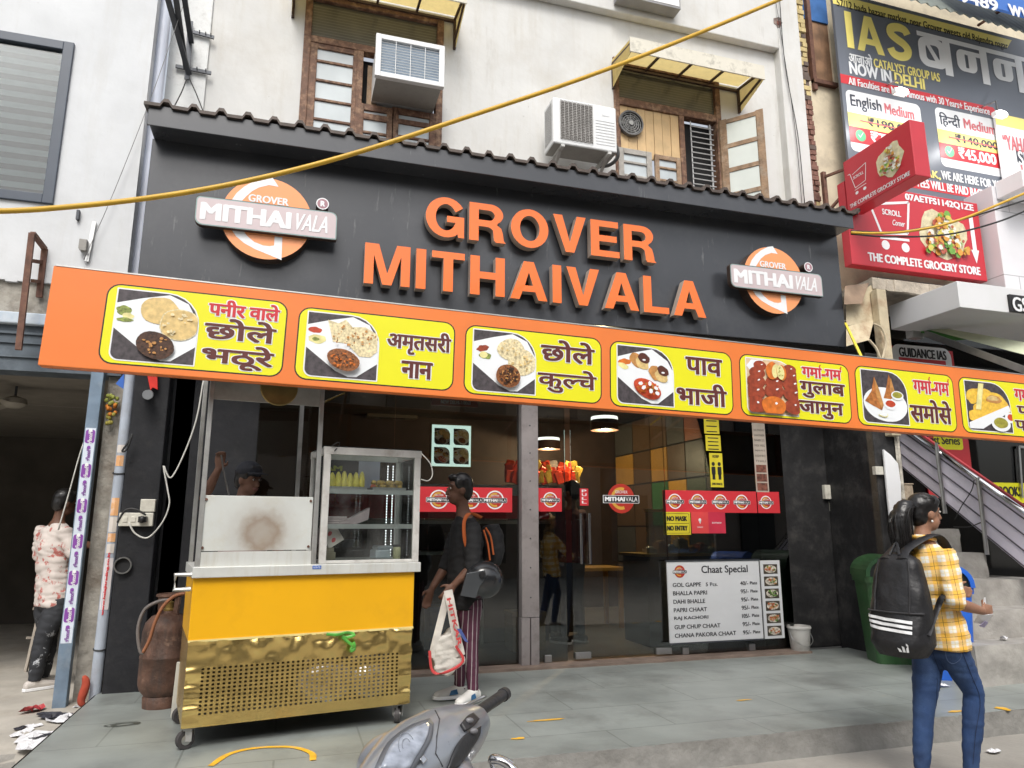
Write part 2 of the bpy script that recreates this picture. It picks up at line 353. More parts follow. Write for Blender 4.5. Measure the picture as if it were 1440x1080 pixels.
# ---- buildings across the street (seen only as reflections in the glass and signs)
b = B(); b.box(-14, 2.5, -12, -6.4, -.2, 6.8); b.box(2.7, 9, -12, -6.8, -.2, 7.6); b.box(9.2, 24, -12, -6.2, -.2, 7)
b.mi = 1
for i in range(16):
    for j in range(2): b.box(-13 + i * 2.2, -11.8 + i * 2.2, -6.9, -6.1, .3 + j * 3, 2.2 + j * 3)
o = b.obj('terrace_building', [mat('opposite_wall', (.30, .27, .24), .9, v=.3, sc=.5), mat('opposite_window', (.03, .035, .04), .3)])
tag(o, 'dark terrace of shops across the street, mirrored in the shop glass', 'building')
# ================================================================ SHOP BUILDING (upper wall, pillars)
Yw = 7.2
shop = thing('shop_building', 'cream plastered building with old wooden windows above the black sweet shop sign', 'building', (2.4, 7.2, 0))
b = B()
W1 = (-.14, 1.39, 4.6, 7.04); W2 = (3.52, 5.03, 4.6, 7.0)
def wallbox(x0, x1, z0, z1): b.box(x0, x1, Yw, Yw + .3, z0, z1)
wallbox(-1.06, W1[0], 3.0, 9.6); wallbox(W1[1], W2[0], 3.0, 9.6); wallbox(W2[1], 6.0, 3.0, 9.6)
for q in (W1, W2): wallbox(q[0], q[1], 3.0, q[2]); wallbox(q[0], q[1], q[3], 9.6)
b.obj('wall', cream_wall, shop)
b = B(); b.box(5.93, 6.28, Yw - .12, Yw + .3, 3, 9.8); b.obj('pilaster', cream_wall, shop, bevel=.012)
b = B(); b.box(1.45, 5.93, Yw - .12, Yw - .002, 7.56, 9.8); b.obj('ledge', cream_wall, shop, bevel=.012)
b = B(); b.box(-1.43, -1.062, Yw - .03, Yw + .3, 3, 9.8); b.obj('corner_pilaster', mat('speckled_wall', (.72, .73, .72), .85, v=.05, bump=.2, bsc=20, dirt=(.33, .31, .28), dsc=9, damt=.5), shop, bevel=.01)
b = B(); b.box(-1.30, -1.03, 6.55, 7.2, -.1, 3.15); b.box(-1.03, -.3, 6.72, 6.9, 0, 3.15); b.obj('black_pillar', black_paint, shop, bevel=.008)
b = B(); b.box(5.16, 6.0, 6.74, 6.95, 0, 3.1); b.box(5.80, 6.08, 6.0, 6.74, -.05, 3.1); b.obj('black_side_wall', mat('grimy_black_wall', (.014, .014, .015), .6, v=.35, sc=4, bump=.5, bsc=10, dirt=(.12, .11, .10), dsc=4, damt=.35), shop, bevel=.015)
b = B(); b.tube(spl([(6.085, 5.99, -.05), (6.10, 5.99, .7), (6.085, 5.985, 1.5), (6.095, 5.99, 2.3), (6.09, 5.99, 3.0)], 5), [(.03, .022)] * 21, 6); b.obj('plaster_edge', mat('flaked_plaster', (.5, .47, .4), .9, v=.3, sc=15, bump=.6, dirt=(.15, .13, .12), dsc=8, damt=.6), shop)
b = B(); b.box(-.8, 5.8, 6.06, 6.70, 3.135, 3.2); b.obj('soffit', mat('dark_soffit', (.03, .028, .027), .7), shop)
b = B(); c = at(1094, 31, 7.08); b.prism(circ(c.x, c.z, .06, .075, 14, wob=.5, seed=3), .0, .004, FR(7.079)); b.mi = 1; b.prism(circ(c.x + .01, c.z - .015, .032, .04, 10, wob=.5, seed=5), .004, .008, FR(7.079)); b.obj('broken_patch', [mat('patch_brick', (.20, .15, .13), .9, v=.5, sc=30), mat('patch_hole', (.17, .06, .045), .9, v=.4, sc=30)], shop)
# old wooden windows
pane_l = mat('frosted_pane', (.50, .55, .57), .22, v=.12, sc=3)
pane_d = texmat('ribbed_pane', 'wave', (.085, .082, .065), (.135, .13, .11), .25, (0, 0, 9), dir='Z', lo=.8, hi=.95, v=.15)
def pxbox(b, a, c, Y, d=.05, mi=None):
    x0, x1, z0, z1 = RC(a, c, Y); b.box(x0, x1, Y - d, Y + .02, z0, z1, mi)
def sash(parent, a, c, Y, rows, fw=.055, wood=None, glass=None, glaze=True):
    x0, x1, z0, z1 = RC(a, c, Y); f = B()
    f.box(x0, x0 + fw, Y - .035, Y, z0, z1); f.box(x1 - fw, x1, Y - .035, Y, z0, z1)
    f.box(x0 + fw, x1 - fw, Y - .033, Y, z1 - fw, z1); f.box(x0 + fw, x1 - fw, Y - .033, Y, z0, z0 + fw)
    for i in range(1, rows):
        z = z0 + (z1 - z0) * i / rows; f.box(x0 + fw, x1 - fw, Y - .03, Y, z - .015, z + .015)
    fo = f.obj('sash', wood or old_wood, parent, bevel=.006)
    if glaze:
        g = B(); g.box(x0 + fw, x1 - fw, Y - .012, Y - .006, z0 + fw, z1 - fw); g.obj('pane', glass or pane_l, fo)
def big_frame(name, q):
    f = B(); x0, x1, z0, z1 = q
    f.box(x0, x0 + .075, Yw - .02, Yw + .12, z0, z1); f.box(x1 - .075, x1, Yw - .02, Yw + .12, z0, z1); f.box(x0 + .075, x1 - .075, Yw - .018, Yw + .12, z1 - .09, z1)
    return f
f = big_frame('w', W1); zt = at(437, 50, Yw).z
f.box(W1[0] + .075, W1[1] - .075, Yw - .016, Yw + .1, 6.42, 6.50)
xm = at(505, 120, Yw).x; f.box(xm - .035, xm + .035, Yw - .014, Yw + .1, 4.6, 6.42)
f.box(xm + .035, W1[1] - .075, Yw - .012, Yw + .1, 5.62, 5.68)
win1 = f.obj('window', brown_wood, shop, bevel=.008)
g = B(); g.box(W1[0] + .075, W1[1] - .075, Yw + .03, Yw + .04, 6.50, 6.95); g.obj('pane', pane_d, win1)
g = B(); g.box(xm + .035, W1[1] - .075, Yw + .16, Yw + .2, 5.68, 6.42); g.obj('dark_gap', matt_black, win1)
g = B(); g.box(xm + .09, xm + .2, Yw + .05, Yw + .1, 5.70, 6.3); g.obj('board', old_wood, win1)
sash(win1, (436, 58), (502, 205), Yw + .03, 5, .085, brown_wood)
sash(win1, (502, 146), (551, 232), Yw + .02, 4, .075, brown_wood); sash(win1, (551, 152), (611, 240), Yw + .02, 4, .075, brown_wood)
f = big_frame('w', W2); f.box(W2[0] + .075, W2[1] - .075, Yw - .016, Yw + .1, 6.36, 6.46)
xm = at(960, 180, Yw).x; f.box(xm - .05, xm + .02, Yw - .014, Yw + .1, 4.6, 6.36)
win2 = f.obj('window', brown_wood, shop, bevel=.008)
g = B(); g.box(W2[0] + .075, W2[1] - .075, Yw + .03, Yw + .04, 6.46, 6.91); g.obj('pane', pane_d, win2)
g = B(); x0 = W2[0] + .075
wd = (xm - .05 - x0) / 7
for i in range(7): g.box(x0 + i * wd + .003, x0 + (i + 1) * wd - .003, Yw + .01 + .004 * (i % 2), Yw + .04, 5.70, 6.36)
g.obj('plank_panel', mat('pale_plank', (.60, .42, .22), .6, v=.15, sc=6, bump=.1, dirt=(.45, .28, .12), dsc=3, damt=.5), win2)
fc = at(886.5, 174, Yw - .02)
g = B(); Mx = Matrix.Rotation(R(90), 4, 'X')
for r in (.135, .108, .081, .054): g.tube([(fc.x + r * math.cos(i * R(15)), Yw - .03, fc.z + r * math.sin(i * R(15))) for i in range(25)], .004, 5)
for i in range(12): a = R(30 * i); g.tube([(fc.x, Yw - .032, fc.z), (fc.x + .14 * math.cos(a), Yw - .028, fc.z + .14 * math.sin(a))], .003, 5)
fan = B(); fan.lathe((fc.x, Yw, fc.z), [(.145, 0), (.165, 0), (.165, .05), (.145, .05)], 28, M=Mx, cap=False); fo = fan.obj('exhaust_fan', mat('fan_grey', (.12, .12, .12), .5), win2)
g.lathe((fc.x, Yw - .02, fc.z), [(.03, 0), (.03, .03)], 14, M=Mx); g.obj('grille', mat('fan_grille', (.35, .35, .34), .5), fo)
g = B()
for i in range(5):
    a = R(72 * i + 20); c, s_ = math.cos(a), math.sin(a); P = []
    for (r, t) in ((.03, -.02), (.12, -.05), (.125, .045), (.03, .02)): P.append((fc.x + r * c - t * s_, fc.z + r * s_ + t * c))
    g.flat(P, 0, FR(Yw - .006))
g.flat(circ(fc.x, fc.z, .145, .145), -.001, FR(Yw - .004), 1); g.obj('blade', [mat('fan_blade', (.10, .10, .10), .5), matt_black], fo)
sash(win2, (868, 208), (917, 272), Yw + .0, 3, .07, mat('grey_wood', (.36, .34, .31), .75, v=.2, sc=12, bump=.2)); sash(win2, (919, 218), (958, 276), Yw + .0, 3, .06, old_wood)
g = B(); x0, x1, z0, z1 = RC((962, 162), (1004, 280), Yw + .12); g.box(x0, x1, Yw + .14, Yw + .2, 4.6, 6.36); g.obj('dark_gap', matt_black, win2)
g = B()
for i in range(22):
    z = 4.75 + i * .072
    g.tube([(x0 + .02, Yw + .02, z), (x1 - .02, Yw + .02, z)], .008, 5)
for x in (x0 + .03, x1 - .06): g.tube([(x, Yw + .03, 4.6), (x, Yw + .03, 6.33)], .008, 5)
g.obj('bar_grille', mat('grille_paint', (.5, .5, .5), .4), win2)
# the opened casement swings out to the right
f = B(); p0, p1 = at(1013, 176, Yw), at(1058, 146, Yw - .33); zt = 6.36; zb = 4.95
def cas(u, v, d): return V((W2[1] - .06 + .36 * u, Yw - .02 - .40 * u - d, v))
fwid = .16
f.prism([(0, zb), (fwid, zb), (fwid, zt), (0, zt)], 0, .035, cas); f.prism([(1 - fwid, zb), (1, zb), (1, zt), (1 - fwid, zt)], 0, .035, cas)
for z in (zb, zb + .335, zb + .67, zb + 1.0, zt - .07): f.prism([(fwid, z), (1 - fwid, z), (1 - fwid, z + .06), (fwid, z + .06)], 0, .033, cas)
fo = f.obj('open_casement', old_wood, win2, bevel=.004)
g = B(); g.prism([(fwid, zb + .03), (1 - fwid, zb + .03), (1 - fwid, zt - .03), (fwid, zt - .03)], .012, .018, cas); g.obj('pane', mat('painted_pane', (.62, .66, .62), .3, v=.04), fo)
# window hoods of yellowed sheet
hood_y = mat('yellowed_sheet', (.85, .66, .26), .6, v=.2, sc=7, dirt=(.40, .30, .11), dsc=9, damt=.6)
_t = hood_y.node_tree; _p = _t.nodes['Principled BSDF']; _tl = _t.nodes.new('ShaderNodeBsdfTranslucent'); _tl.inputs[0].default_value = (.74, .60, .27, 1); _mx = _t.nodes.new('ShaderNodeMixShader'); _mx.inputs[0].default_value = .5
_t.links.new(_p.outputs[0], _mx.inputs[1]); _t.links.new(_tl.outputs[0], _mx.inputs[2]); _t.links.new(_mx.outputs[0], _t.nodes['Material Output'].inputs[0])
hood_w = mat('weathered_hood', (.66, .63, .54), .8, v=.08, sc=6, dirt=(.12, .11, .09), dsc=6, damt=.75)
def hood(x0, x1, yf, zt, zb, zw0, label):
    h = B(); yb = Yw - .01
    h.mi = 0; h.quad([(x0, yf, zt), (x1, yf, zt), (x1, yb, zt + .07), (x0, yb, zt + .07)])        # top sheet
    for x in (x0, x1): h.quad([(x, yf, zb), (x, yf, zt), (x, yb, zt + .05), (x, yb, zw0)])
    ho = h.obj('window_hood', hood_y, shop)
    v = B(); v.box(x0 - .01, x1 + .01, yf - .02, yf - .004, zb, zt + .02); v.obj('valance', hood_w, ho)
    r = B()
    for i in range(5):
        x = x0 + .012 + (x1 - x0 - .024) * i / 4; r.bar((x, yf + .01, zt - .05), (x, yb, zt + .02), .025, .025)
    for x in (x0 + .012, x1 - .012): r.bar((x, yf + .02, zb + .04), (x, yb, zw0 + .1), .022, .022); r.bar((x, yb - .01, zw0), (x, yb - .01, zt), .03, .03)
    r.bar((x0, yb - .012, zt - .01), (x1, yb - .012, zt - .01), .03, .03); r.obj('hood_frame', dark_wood, ho)
a, c = at(885, 28, 6.68), at(1072, 90, 6.68)
hood(a.x, c.x, 6.68, 6.87, 6.70, 6.55, '')
a = at(655, 2, 6.68)
hood(-.28, a.x, 6.68, 7.03, 6.86, 6.66, '')
# ================================================================ BLACK SIGN BOARD with raised letters
Yb = 6.0
board = thing('shop_sign', 'big charcoal shop sign board with raised orange letters GROVER MITHAIVALA', 'sign', (2.16, 6.0, 3.14))
b = B(); b.box(-1.25, 5.577, Yb, Yb + .06, 3.14, 4.40); b.box(-1.25, -1.2, Yb + .06, 7.2, 3.14, 4.4); b.box(5.53, 5.577, Yb + .06, 7.1, 3.14, 4.4); b.obj('panel', board_grey, board, bevel=.006)
b = B(); b.box(-1.235, 5.56, 5.765, Yb - .003, 4.39, 4.42); b.box(-1.25, 5.58, 5.75, 5.765, 4.38, 4.56); b.obj('fascia', board_grey, board, bevel=.005)
b = B()                                                        # corrugated roofing sheet with thick edge
per = .205; prof = []
x = -1.28
while x < 5.62:
    prof += [(x, 0), (x + per * .56, 0), (x + per * .68, .044), (x + per * .86, .044)]; x += per
prof.append((5.62, 0))
for i in range(len(prof) - 1):
    (xa, za), (xb, zb) = prof[i], prof[i + 1]
    def rp(x, z, y, dz): return (x, y, 4.565 + z + dz + (y - 5.72) * .10 + .006 * noise.noise(V((x * 3, y, 0))))
    b.quad([rp(xa, za, 5.72, 0), rp(xb, zb, 5.72, 0), rp(xb, zb, 7.18, 0), rp(xa, za, 7.18, 0)])
    b.quad([rp(xa, za, 5.72, 0), rp(xb, zb, 5.72, 0), rp(xb, zb, 5.72, -.028), rp(xa, za, 5.72, -.028)])
    b.quad([rp(xa, za, 5.72, -.028), rp(xb, zb, 5.72, -.028), rp(xb, zb, 7.18, -.028), rp(xa, za, 7.18, -.028)])
b.obj('roof_sheet', roof_brown, board)
# Helvetica-like heavy capitals as outlines, unit height
def A_(cx, cz, rx, rz, a0, a1, n=14): return [(cx + rx * math.cos(R(a0 + (a1 - a0) * i / n)), cz + rz * math.sin(R(a0 + (a1 - a0) * i / n))) for i in range(n + 1)]
t = .2
GL = {
 'I': [[(0, 0), (.2, 0), (.2, 1), (0, 1)]],
 'T': [[(.24, 0), (.44, 0), (.44, .83), (.68, .83), (.68, 1), (0, 1), (0, .83), (.24, .83)]],
 'L': [[(0, 0), (.62, 0), (.62, .17), (.2, .17), (.2, 1), (0, 1)]],
 'E': [[(0, 0), (.68, 0), (.68, .17), (.2, .17), (.2, .42), (.62, .42), (.62, .59), (.2, .59), (.2, .83), (.66, .83), (.66, 1), (0, 1)]],
 'H': [[(0, 0), (.2, 0), (.2, .42), (.54, .42), (.54, 0), (.74, 0), (.74, 1), (.54, 1), (.54, .6), (.2, .6), (.2, 1), (0, 1)]],
 'V': [[(.28, 0), (.48, 0), (.76, 1), (.55, 1), (.38, .27), (.21, 1), (0, 1)]],
 'A': [[(0, 0), (.2, 0), (.27, .21), (.55, .21), (.62, 0), (.82, 0), (.52, 1), (.30, 1)], [(.32, .37), (.41, .72), (.50, .37)]],
 'M': [[(0, 0), (.18, 0), (.18, .72), (.36, 0), (.54, 0), (.72, .72), (.72, 0), (.90, 0), (.90, 1), (.63, 1), (.45, .28), (.27, 1), (0, 1)]],
 'O': [A_(.42, .5, .42, .52, 0, 360, 32)[:-1], A_(.42, .5, .22, .34, 0, 360, 32)[:-1]],
 'R': [[(0, 0), (.2, 0), (.2, .39), (.36, .39)] + A_(.36, .25, .16, .14, 90, 20, 5) + [(.53, .06), (.57, 0), (.79, 0), (.745, .06), (.72, .26)] + [(.69, .38), (.60, .46)] + A_(.45, .73, .28, .27, -55, 90, 14) + [(0, 1)], [(.2, .56), (.2, .83), (.42, .83)] + A_(.42, .695, .125, .135, 90, -90, 10) + [(.42, .56)]],
 'G': [A_(.42, .5, .42, .52, 33, 300, 30) + [(.66, .10), (.68, .0), (.80, .0), (.80, .54), (.44, .54), (.44, .38), (.62, .38)] + A_(.42, .5, .215, .345, -38, -325, 30)[0:] + [(.62, .66)]],
}
GW = {'I': .2, 'T': .68, 'L': .62, 'E': .68, 'H': .74, 'V': .76, 'A': .82, 'M': .9, 'O': .84, 'R': .79, 'G': .8}
def letter_mesh(ch, h, depth, sx=1):
    cu = bpy.data.curves.new('l', 'CURVE'); cu.dimensions = '2D'; cu.fill_mode = 'BOTH'; cu.extrude = depth / 2
    for P in GL[ch]:
        s_ = cu.splines.new('POLY'); s_.points.add(len(P) - 1); s_.use_cyclic_u = True
        for i, (x, z) in enumerate(P): s_.points[i].co = (x * h * sx, z * h, 0, 1)
    ob = bpy.data.objects.new('l', cu); me = ob.to_mesh(); r = [v.co.copy() for v in me.vertices], [tuple(p.vertices) for p in me.polygons]
    ob.to_mesh_clear(); bpy.data.objects.remove(ob); bpy.data.curves.remove(cu); return r
let_or = mat('letter_orange', (.86, .16, .012), .16, v=.04, sc=2, coat=.4); let_side = mat('letter_side', (.42, .34, .28), .4, v=.1)
let_side_d = mat('letter_edge', (.05, .03, .022), .5)
def raise_word(word, x0, x1, zb0, zb1, h, gap):
    tot = sum(GW[c] for c in word) + gap * (len(word) - 1); k = (x1 - x0) / (tot * h); x = x0
    for i, c in enumerate(word):
        vs, fs = letter_mesh(c, h, .085, k); b = B(); zz = zb0 + (zb1 - zb0) * (x - x0) / (x1 - x0)
        nv = [b.bm.verts.new((x + v.x, Yb - .075 - v.z, zz + v.y)) for v in vs]
        for f in fs:
            zs = [vs[j].z for j in f]; front = min(zs) > .04
            b._f([nv[j] for j in f], 0 if front else 1)
        b.obj('letter', [let_or, let_side], board); x += (GW[c] + gap) * h * k
p0, p1 = at(598, 318, Yb - .1), at(922, 370, Yb - .1); z0, z1 = at(598, 330, Yb - .1), at(920, 371, Yb - .1)
raise_word('GROVER', p0.x, p1.x, z0.z, z1.z, .365, .11)
p0, p1 = at(511, 400, Yb - .1), at(992, 448, Yb - .1); z0, z1 = at(515, 399, Yb - .1), at(990, 448, Yb - .1)
raise_word('MITHAIVALA', p0.x, p1.x, z0.z, z1.z, .365, .12)
# ================================================================ ORANGE MENU BANNER
Ys = 4.6; TL = R(1.37)
ban = thing('menu_banner', 'long tilted orange banner with seven yellow food panels in Hindi above the pavement', 'banner', (-1.40, Ys, 2.165), (0, TL, 0))
_c, _s = math.cos(TL), math.sin(TL)
def bl(px, py): p = at(px, py, Ys - .03); dx, dz = p.x + 1.40, p.z - 2.165; return _c * dx - _s * dz, _s * dx + _c * dz
FB = lambda u, v, d: V((u, -d, v))
b = B(); b.box(-.01, 8.4, -.03, .05, 0, .596); b.obj('banner_sheet', orangep, ban, world=False, bevel=.004); b = B(); b.box(-.005, 8.395, .0505, .054, .012, .584); b.obj('backing', mat('banner_back', (.13, .12, .115), .8, v=.2), ban, world=False)
b = B(); b.box(0, 8.4, .05, .11, .55, .59); b.box(0, 8.4, .05, .11, .01, .05)
for x in (.05, 2, 4, 6, 8): b.box(x, x + .04, .05, .1, .05, .55)
b.obj('frame', rust, ban, world=False)
b = B(); b.box(.0, 8.4, -.033, .052, .596, .604); b.obj('top_edge', alu, ban, world=False)
for x in (.02, 1.9, 3.9, 5.9): b = B(); b.bar((x, .08, .3), (x, 2.0, .75), .03, .03); b.obj('support_arm', rust, ban, world=False)
wood_bg = mat('slate_table', (.06, .05, .055), .5, v=.5, sc=30)
F_ = {k: mat('food_' + k, c, .45, v=v, sc=s_) for k, c, v, s_ in (('plate', (.80, .83, .85), .04, 3), ('puri', (.66, .48, .20), .22, 30), ('naan', (.72, .62, .38), .35, 60), ('curry', (.06, .025, .012), .7, 70), ('gravy', (.24, .085, .025), .6, 80), ('green', (.22, .27, .06), .6, 60), ('lemon', (.74, .68, .30), .2, 20), ('bun', (.50, .24, .07), .3, 25), ('buntop', (.09, .025, .015), .2, 25), ('jamun', (.30, .05, .02), .3, 30), ('amber', (.62, .16, .02), .25, 25), ('samosa', (.42, .15, .035), .4, 35), ('chutney', (.32, .30, .04), .25, 40), ('red', (.5, .06, .02), .3, 30), ('pakora', (.80, .50, .06), .25, 25), ('cream', (.66, .50, .32), .2, 20))}
FK = list(F_); FM = [wood_bg, whitep] + [F_[k] for k in FK]
def fi(k): return 2 + FK.index(k)
def food(b, x0, x1, z0, z1, fr, kind, d0=.004, border=True):
    W, H = x1 - x0, z1 - z0; lay = [0]
    def D(): lay[0] += 1; return d0 + .0006 * lay[0]
    def P(pts): return [(x0 + min(1, max(0, u)) * W, z0 + min(1, max(0, v)) * H) for u, v in pts]
    def bl_(u, v, ru, rv, k, a=0, wob=.12, n=22): b.flat(P(circ(u, v, ru, rv, n, a, wob, u * 9 + v * 5)), D(), fr, fi(k))
    if border: b.flat(rrect(x0 - .008, x1 + .008, z0 - .008, z1 + .008, .02, 6, (.05, .004, W * .42, .004)), D(), fr, 1)
    b.flat(rrect(x0, x1, z0, z1, .02, 6, (.045, .002, W * .40, .002)), D(), fr, fi('cream') if kind == 'jamun' else 0)
    rnd = random.Random(len(kind) * 3 + int(x0 * 10))
    def speck(cu, cv, ru, rv, k, n, s_=.02):
        for _ in range(n):
            a, q = rnd.uniform(0, 6.28), rnd.random() ** .5; bl_(cu + ru * q * math.cos(a), cv + rv * q * math.sin(a), s_ * rnd.uniform(.5, 1.4), s_ * rnd.uniform(.5, 1.4), k, 0, .4, 7)
    if kind in ('chole', 'naan', 'kulche', 'pav'):
        b.flat(P([(0, .44), (0, .80), (.3, .90), (.62, .985), (.86, .88) if kind != 'pav' else (.9, .8), (1, .62), (1, .26), (.72, .03), (.6, .02), (.42, .1)]), D(), fr, fi('plate'))
    if kind == 'chole':
        bl_(.12, .66, .13, .12, 'plate'); bl_(.09, .70, .09, .07, 'green', 0, .4); bl_(.15, .62, .07, .05, 'lemon', 0, .3); bl_(.12, .56, .1, .03, 'green', 0, .4)
        bl_(.52, .74, .235, .2, 'puri'); bl_(.78, .56, .25, .235, 'naan', 0, .08); bl_(.78, .56, .235, .22, 'puri', 0, .08); speck(.78, .56, .2, .18, 'naan', 18, .02)
        bl_(.52, .23, .24, .19, 'curry', -.4, .05); speck(.52, .23, .17, .13, 'bun', 16, .018)
    elif kind == 'naan':
        bl_(.1, .72, .09, .05, 'red', 0, .3); bl_(.14, .58, .12, .07, 'lemon', 0, .3); bl_(.12, .57, .05, .03, 'green', 0, .5)
        b.flat(P([(.27, .9), (.42, .86), (.52, .93), (.62, .82), (.8, .84), (.98, .74), (.99, .46), (.9, .36), (.74, .36), (.6, .5), (.56, .55), (.36, .56)]), D(), fr, fi('naan')); speck(.66, .66, .3, .2, 'bun', 34, .016); speck(.66, .62, .28, .2, 'curry', 10, .009)
        bl_(.52, .27, .24, .16, 'gravy', -.35, .05); speck(.52, .27, .18, .11, 'amber', 24, .018); speck(.52, .27, .18, .11, 'curry', 14, .014)
    elif kind == 'kulche':
        bl_(.14, .70, .1, .05, 'jamun', .3, .3); bl_(.18, .58, .09, .06, 'green', 0, .4); bl_(.16, .59, .065, .055, 'lemon', 0, .1)
        bl_(.78, .52, .24, .22, 'naan'); bl_(.6, .72, .22, .18, 'naan', .3); speck(.76, .5, .18, .16, 'puri', 20, .018); speck(.6, .72, .16, .12, 'puri', 14, .016)
        bl_(.55, .26, .2, .19, 'gravy', -.6, .05); speck(.55, .26, .15, .14, 'curry', 36, .022); speck(.55, .26, .15, .14, 'bun', 16, .014)
    elif kind == 'pav':
        bl_(.12, .72, .11, .05, 'amber', .1, .3); bl_(.1, .64, .09, .05, 'lemon', -.3, .3)
        for (u, v) in ((.42, .78), (.76, .58)): bl_(u - .08, v - .02, .15, .11, 'bun', -.7, .3); bl_(u + .02, v - .06, .13, .1, 'puri', -.7, .2); bl_(u + .05, v + .03, .11, .085, 'buntop', -.5, .15); bl_(u + .05, v, .03, .016, 'plate')
        bl_(.52, .27, .265, .155, 'red', -.45, .05); speck(.52, .27, .2, .11, 'amber', 36, .02); speck(.52, .27, .2, .11, 'green', 10, .012)
        for (u, v) in ((.42, .28), (.53, .35), (.64, .28), (.55, .22), (.36, .34), (.66, .19)): bl_(u, v, .045, .035, 'plate', u * 9, .3, 6)
    elif kind == 'jamun':
        b.flat(P([(0, .86), (.1, .98), (.35, 1), (.12, .72)]), D(), fr, fi('plate'))
        for (u, v, r) in ((.27, .88, .13), (.2, .74, .16), (.86, .85, .14), (.9, .72, .17), (.17, .57, .19), (.54, .58, .18), (.9, .56, .19), (.14, .38, .2), (.52, .42, .2), (.9, .39, .2)):
            bl_(u, v, r, r * .72, 'jamun', 0, .1); bl_(u + r * .3, v + r * .2, r * .16, r * .08, 'plate', .4, .3, 8)
        bl_(.50, .80, .13, .17, 'amber', -.15, .1); bl_(.56, .80, .07, .13, 'lemon', -.15, .15); bl_(.68, .78, .1, .15, 'amber', .15, .1); bl_(.66, .78, .075, .14, 'lemon', .1, .1); speck(.66, .78, .05, .1, 'chutney', 8, .012)
        for (u, v, r, k) in ((.13, .14, .2, 'jamun'), (.88, .15, .19, 'jamun'), (.48, .14, .24, 'amber')): bl_(u, v, r, r * .76, k, 0, .1); bl_(u + r * .2, v + r * .2, r * .12, r * .09, 'plate', 0, .4, 8)
    elif kind == 'samosa':
        bl_(.5, .36, .49, .33, 'plate', -.1, .02, 30); bl_(.5, .37, .42, .27, 'plate', -.1, .02, 30)
        b.flat(P([(.62, .96), (.52, .62), (.46, .48), (.62, .47), (.74, .55), (.68, .75)]), D(), fr, fi('samosa')); b.flat(P([(.66, .9), (.62, .66), (.66, .5), (.74, .56)]), D(), fr, fi('bun'))
        b.flat(P([(.28, .88), (.2, .6), (.04, .40), (.2, .32), (.4, .24), (.45, .34), (.38, .62)]), D(), fr, fi('samosa')); b.flat(P([(.29, .85), (.3, .5), (.4, .28), (.45, .34), (.38, .62)]), D(), fr, fi('bun'))
        bl_(.60, .36, .14, .1, 'plate', 0, .03); bl_(.6, .38, .11, .065, 'red', 0, .06); bl_(.77, .55, .14, .09, 'plate', 0, .03); bl_(.77, .56, .11, .06, 'chutney', 0, .06)
        bl_(.42, .16, .1, .05, 'lemon', 0, .3); bl_(.42, .17, .09, .04, 'plate', 0, .3)
    elif kind == 'pakora':
        for (u, v, r) in ((.2, .7, .2), (.45, .6, .26), (.75, .6, .24), (.3, .4, .24), (.6, .42, .24), (.85, .5, .16), (.15, .3, .16)): bl_(u, v, r, r * .7, 'pakora', u * 3, .3)
        bl_(.62, .66, .18, .08, 'bun', 0, .3); bl_(.60, .68, .13, .05, 'puri', 0, .3); b.flat(P([(.3, .97), (.42, .97), (.3, .42), (.18, .42)]), D(), fr, fi('lemon'))
        b.flat(P([(0, .02), (0, .14), (.95, .56), (.98, .44), (.3, .03)]), D(), fr, fi('plate'))
        bl_(.95, .3, .12, .11, 'plate', 0, .03); bl_(.97, .31, .08, .07, 'red', 0, .06); bl_(.72, .16, .22, .16, 'plate', 0, .03); bl_(.72, .18, .16, .11, 'chutney', 0, .06)
GG = 'गमा-गम'
PN = [((144.5, 452), (401, 481), (277, 411), (270, 521), 'chole', [('पनीर वाले', .55, .955, .06, .28, 1), ('छोले', .54, .945, .30, .58, 0), ('भठूरे', .54, .945, .63, .95, 0)]),
 ((417, 479.6), (639, 499.5), (533.6, 442.6), (517, 541), 'naan', [('अमृतसरी', .555, .975, .17, .53, 0), ('नान', .655, .86, .62, .86, 0)]),
 ((653, 505.7), (846, 525.6), (756, 466.7), (744, 560.7), 'kulche', [('छोले', .54, .945, .09, .42, 0), ('कुल~चे', .52, .96, .52, .88, 0)]),
 ((857.5, 524), (1030, 540), (948, 488), (936, 577), 'pav', [('पाव', .605, .915, .13, .40, 0), ('भाजी', .525, .945, .53, .88, 0)]),
 ((1040.6, 542.5), (1195.6, 555), (1124, 506), (1115, 590), 'jamun', [(GG, .555, .925, .11, .28, 1), ('गुलाब', .53, .95, .35, .62, 0), ('जामुन', .51, .925, .67, .95, 0)]),
 ((1204, 557), (1343, 569.4), (1280, 521.7), (1268, 602.4), 'samosa', [(GG, .575, .95, .15, .37, 1), ('समोसे', .52, .95, .47, .87, 0)]),
 ((1350.6, 569.4), (1487, 585), (1398, 534.7), (1390, 611), 'pakora', [(GG, .56, .94, .12, .33, 1), ('पनीर', .57, .94, .36, .60, 0), ('पकौड़े', .53, .95, .62, .93, 0)])]
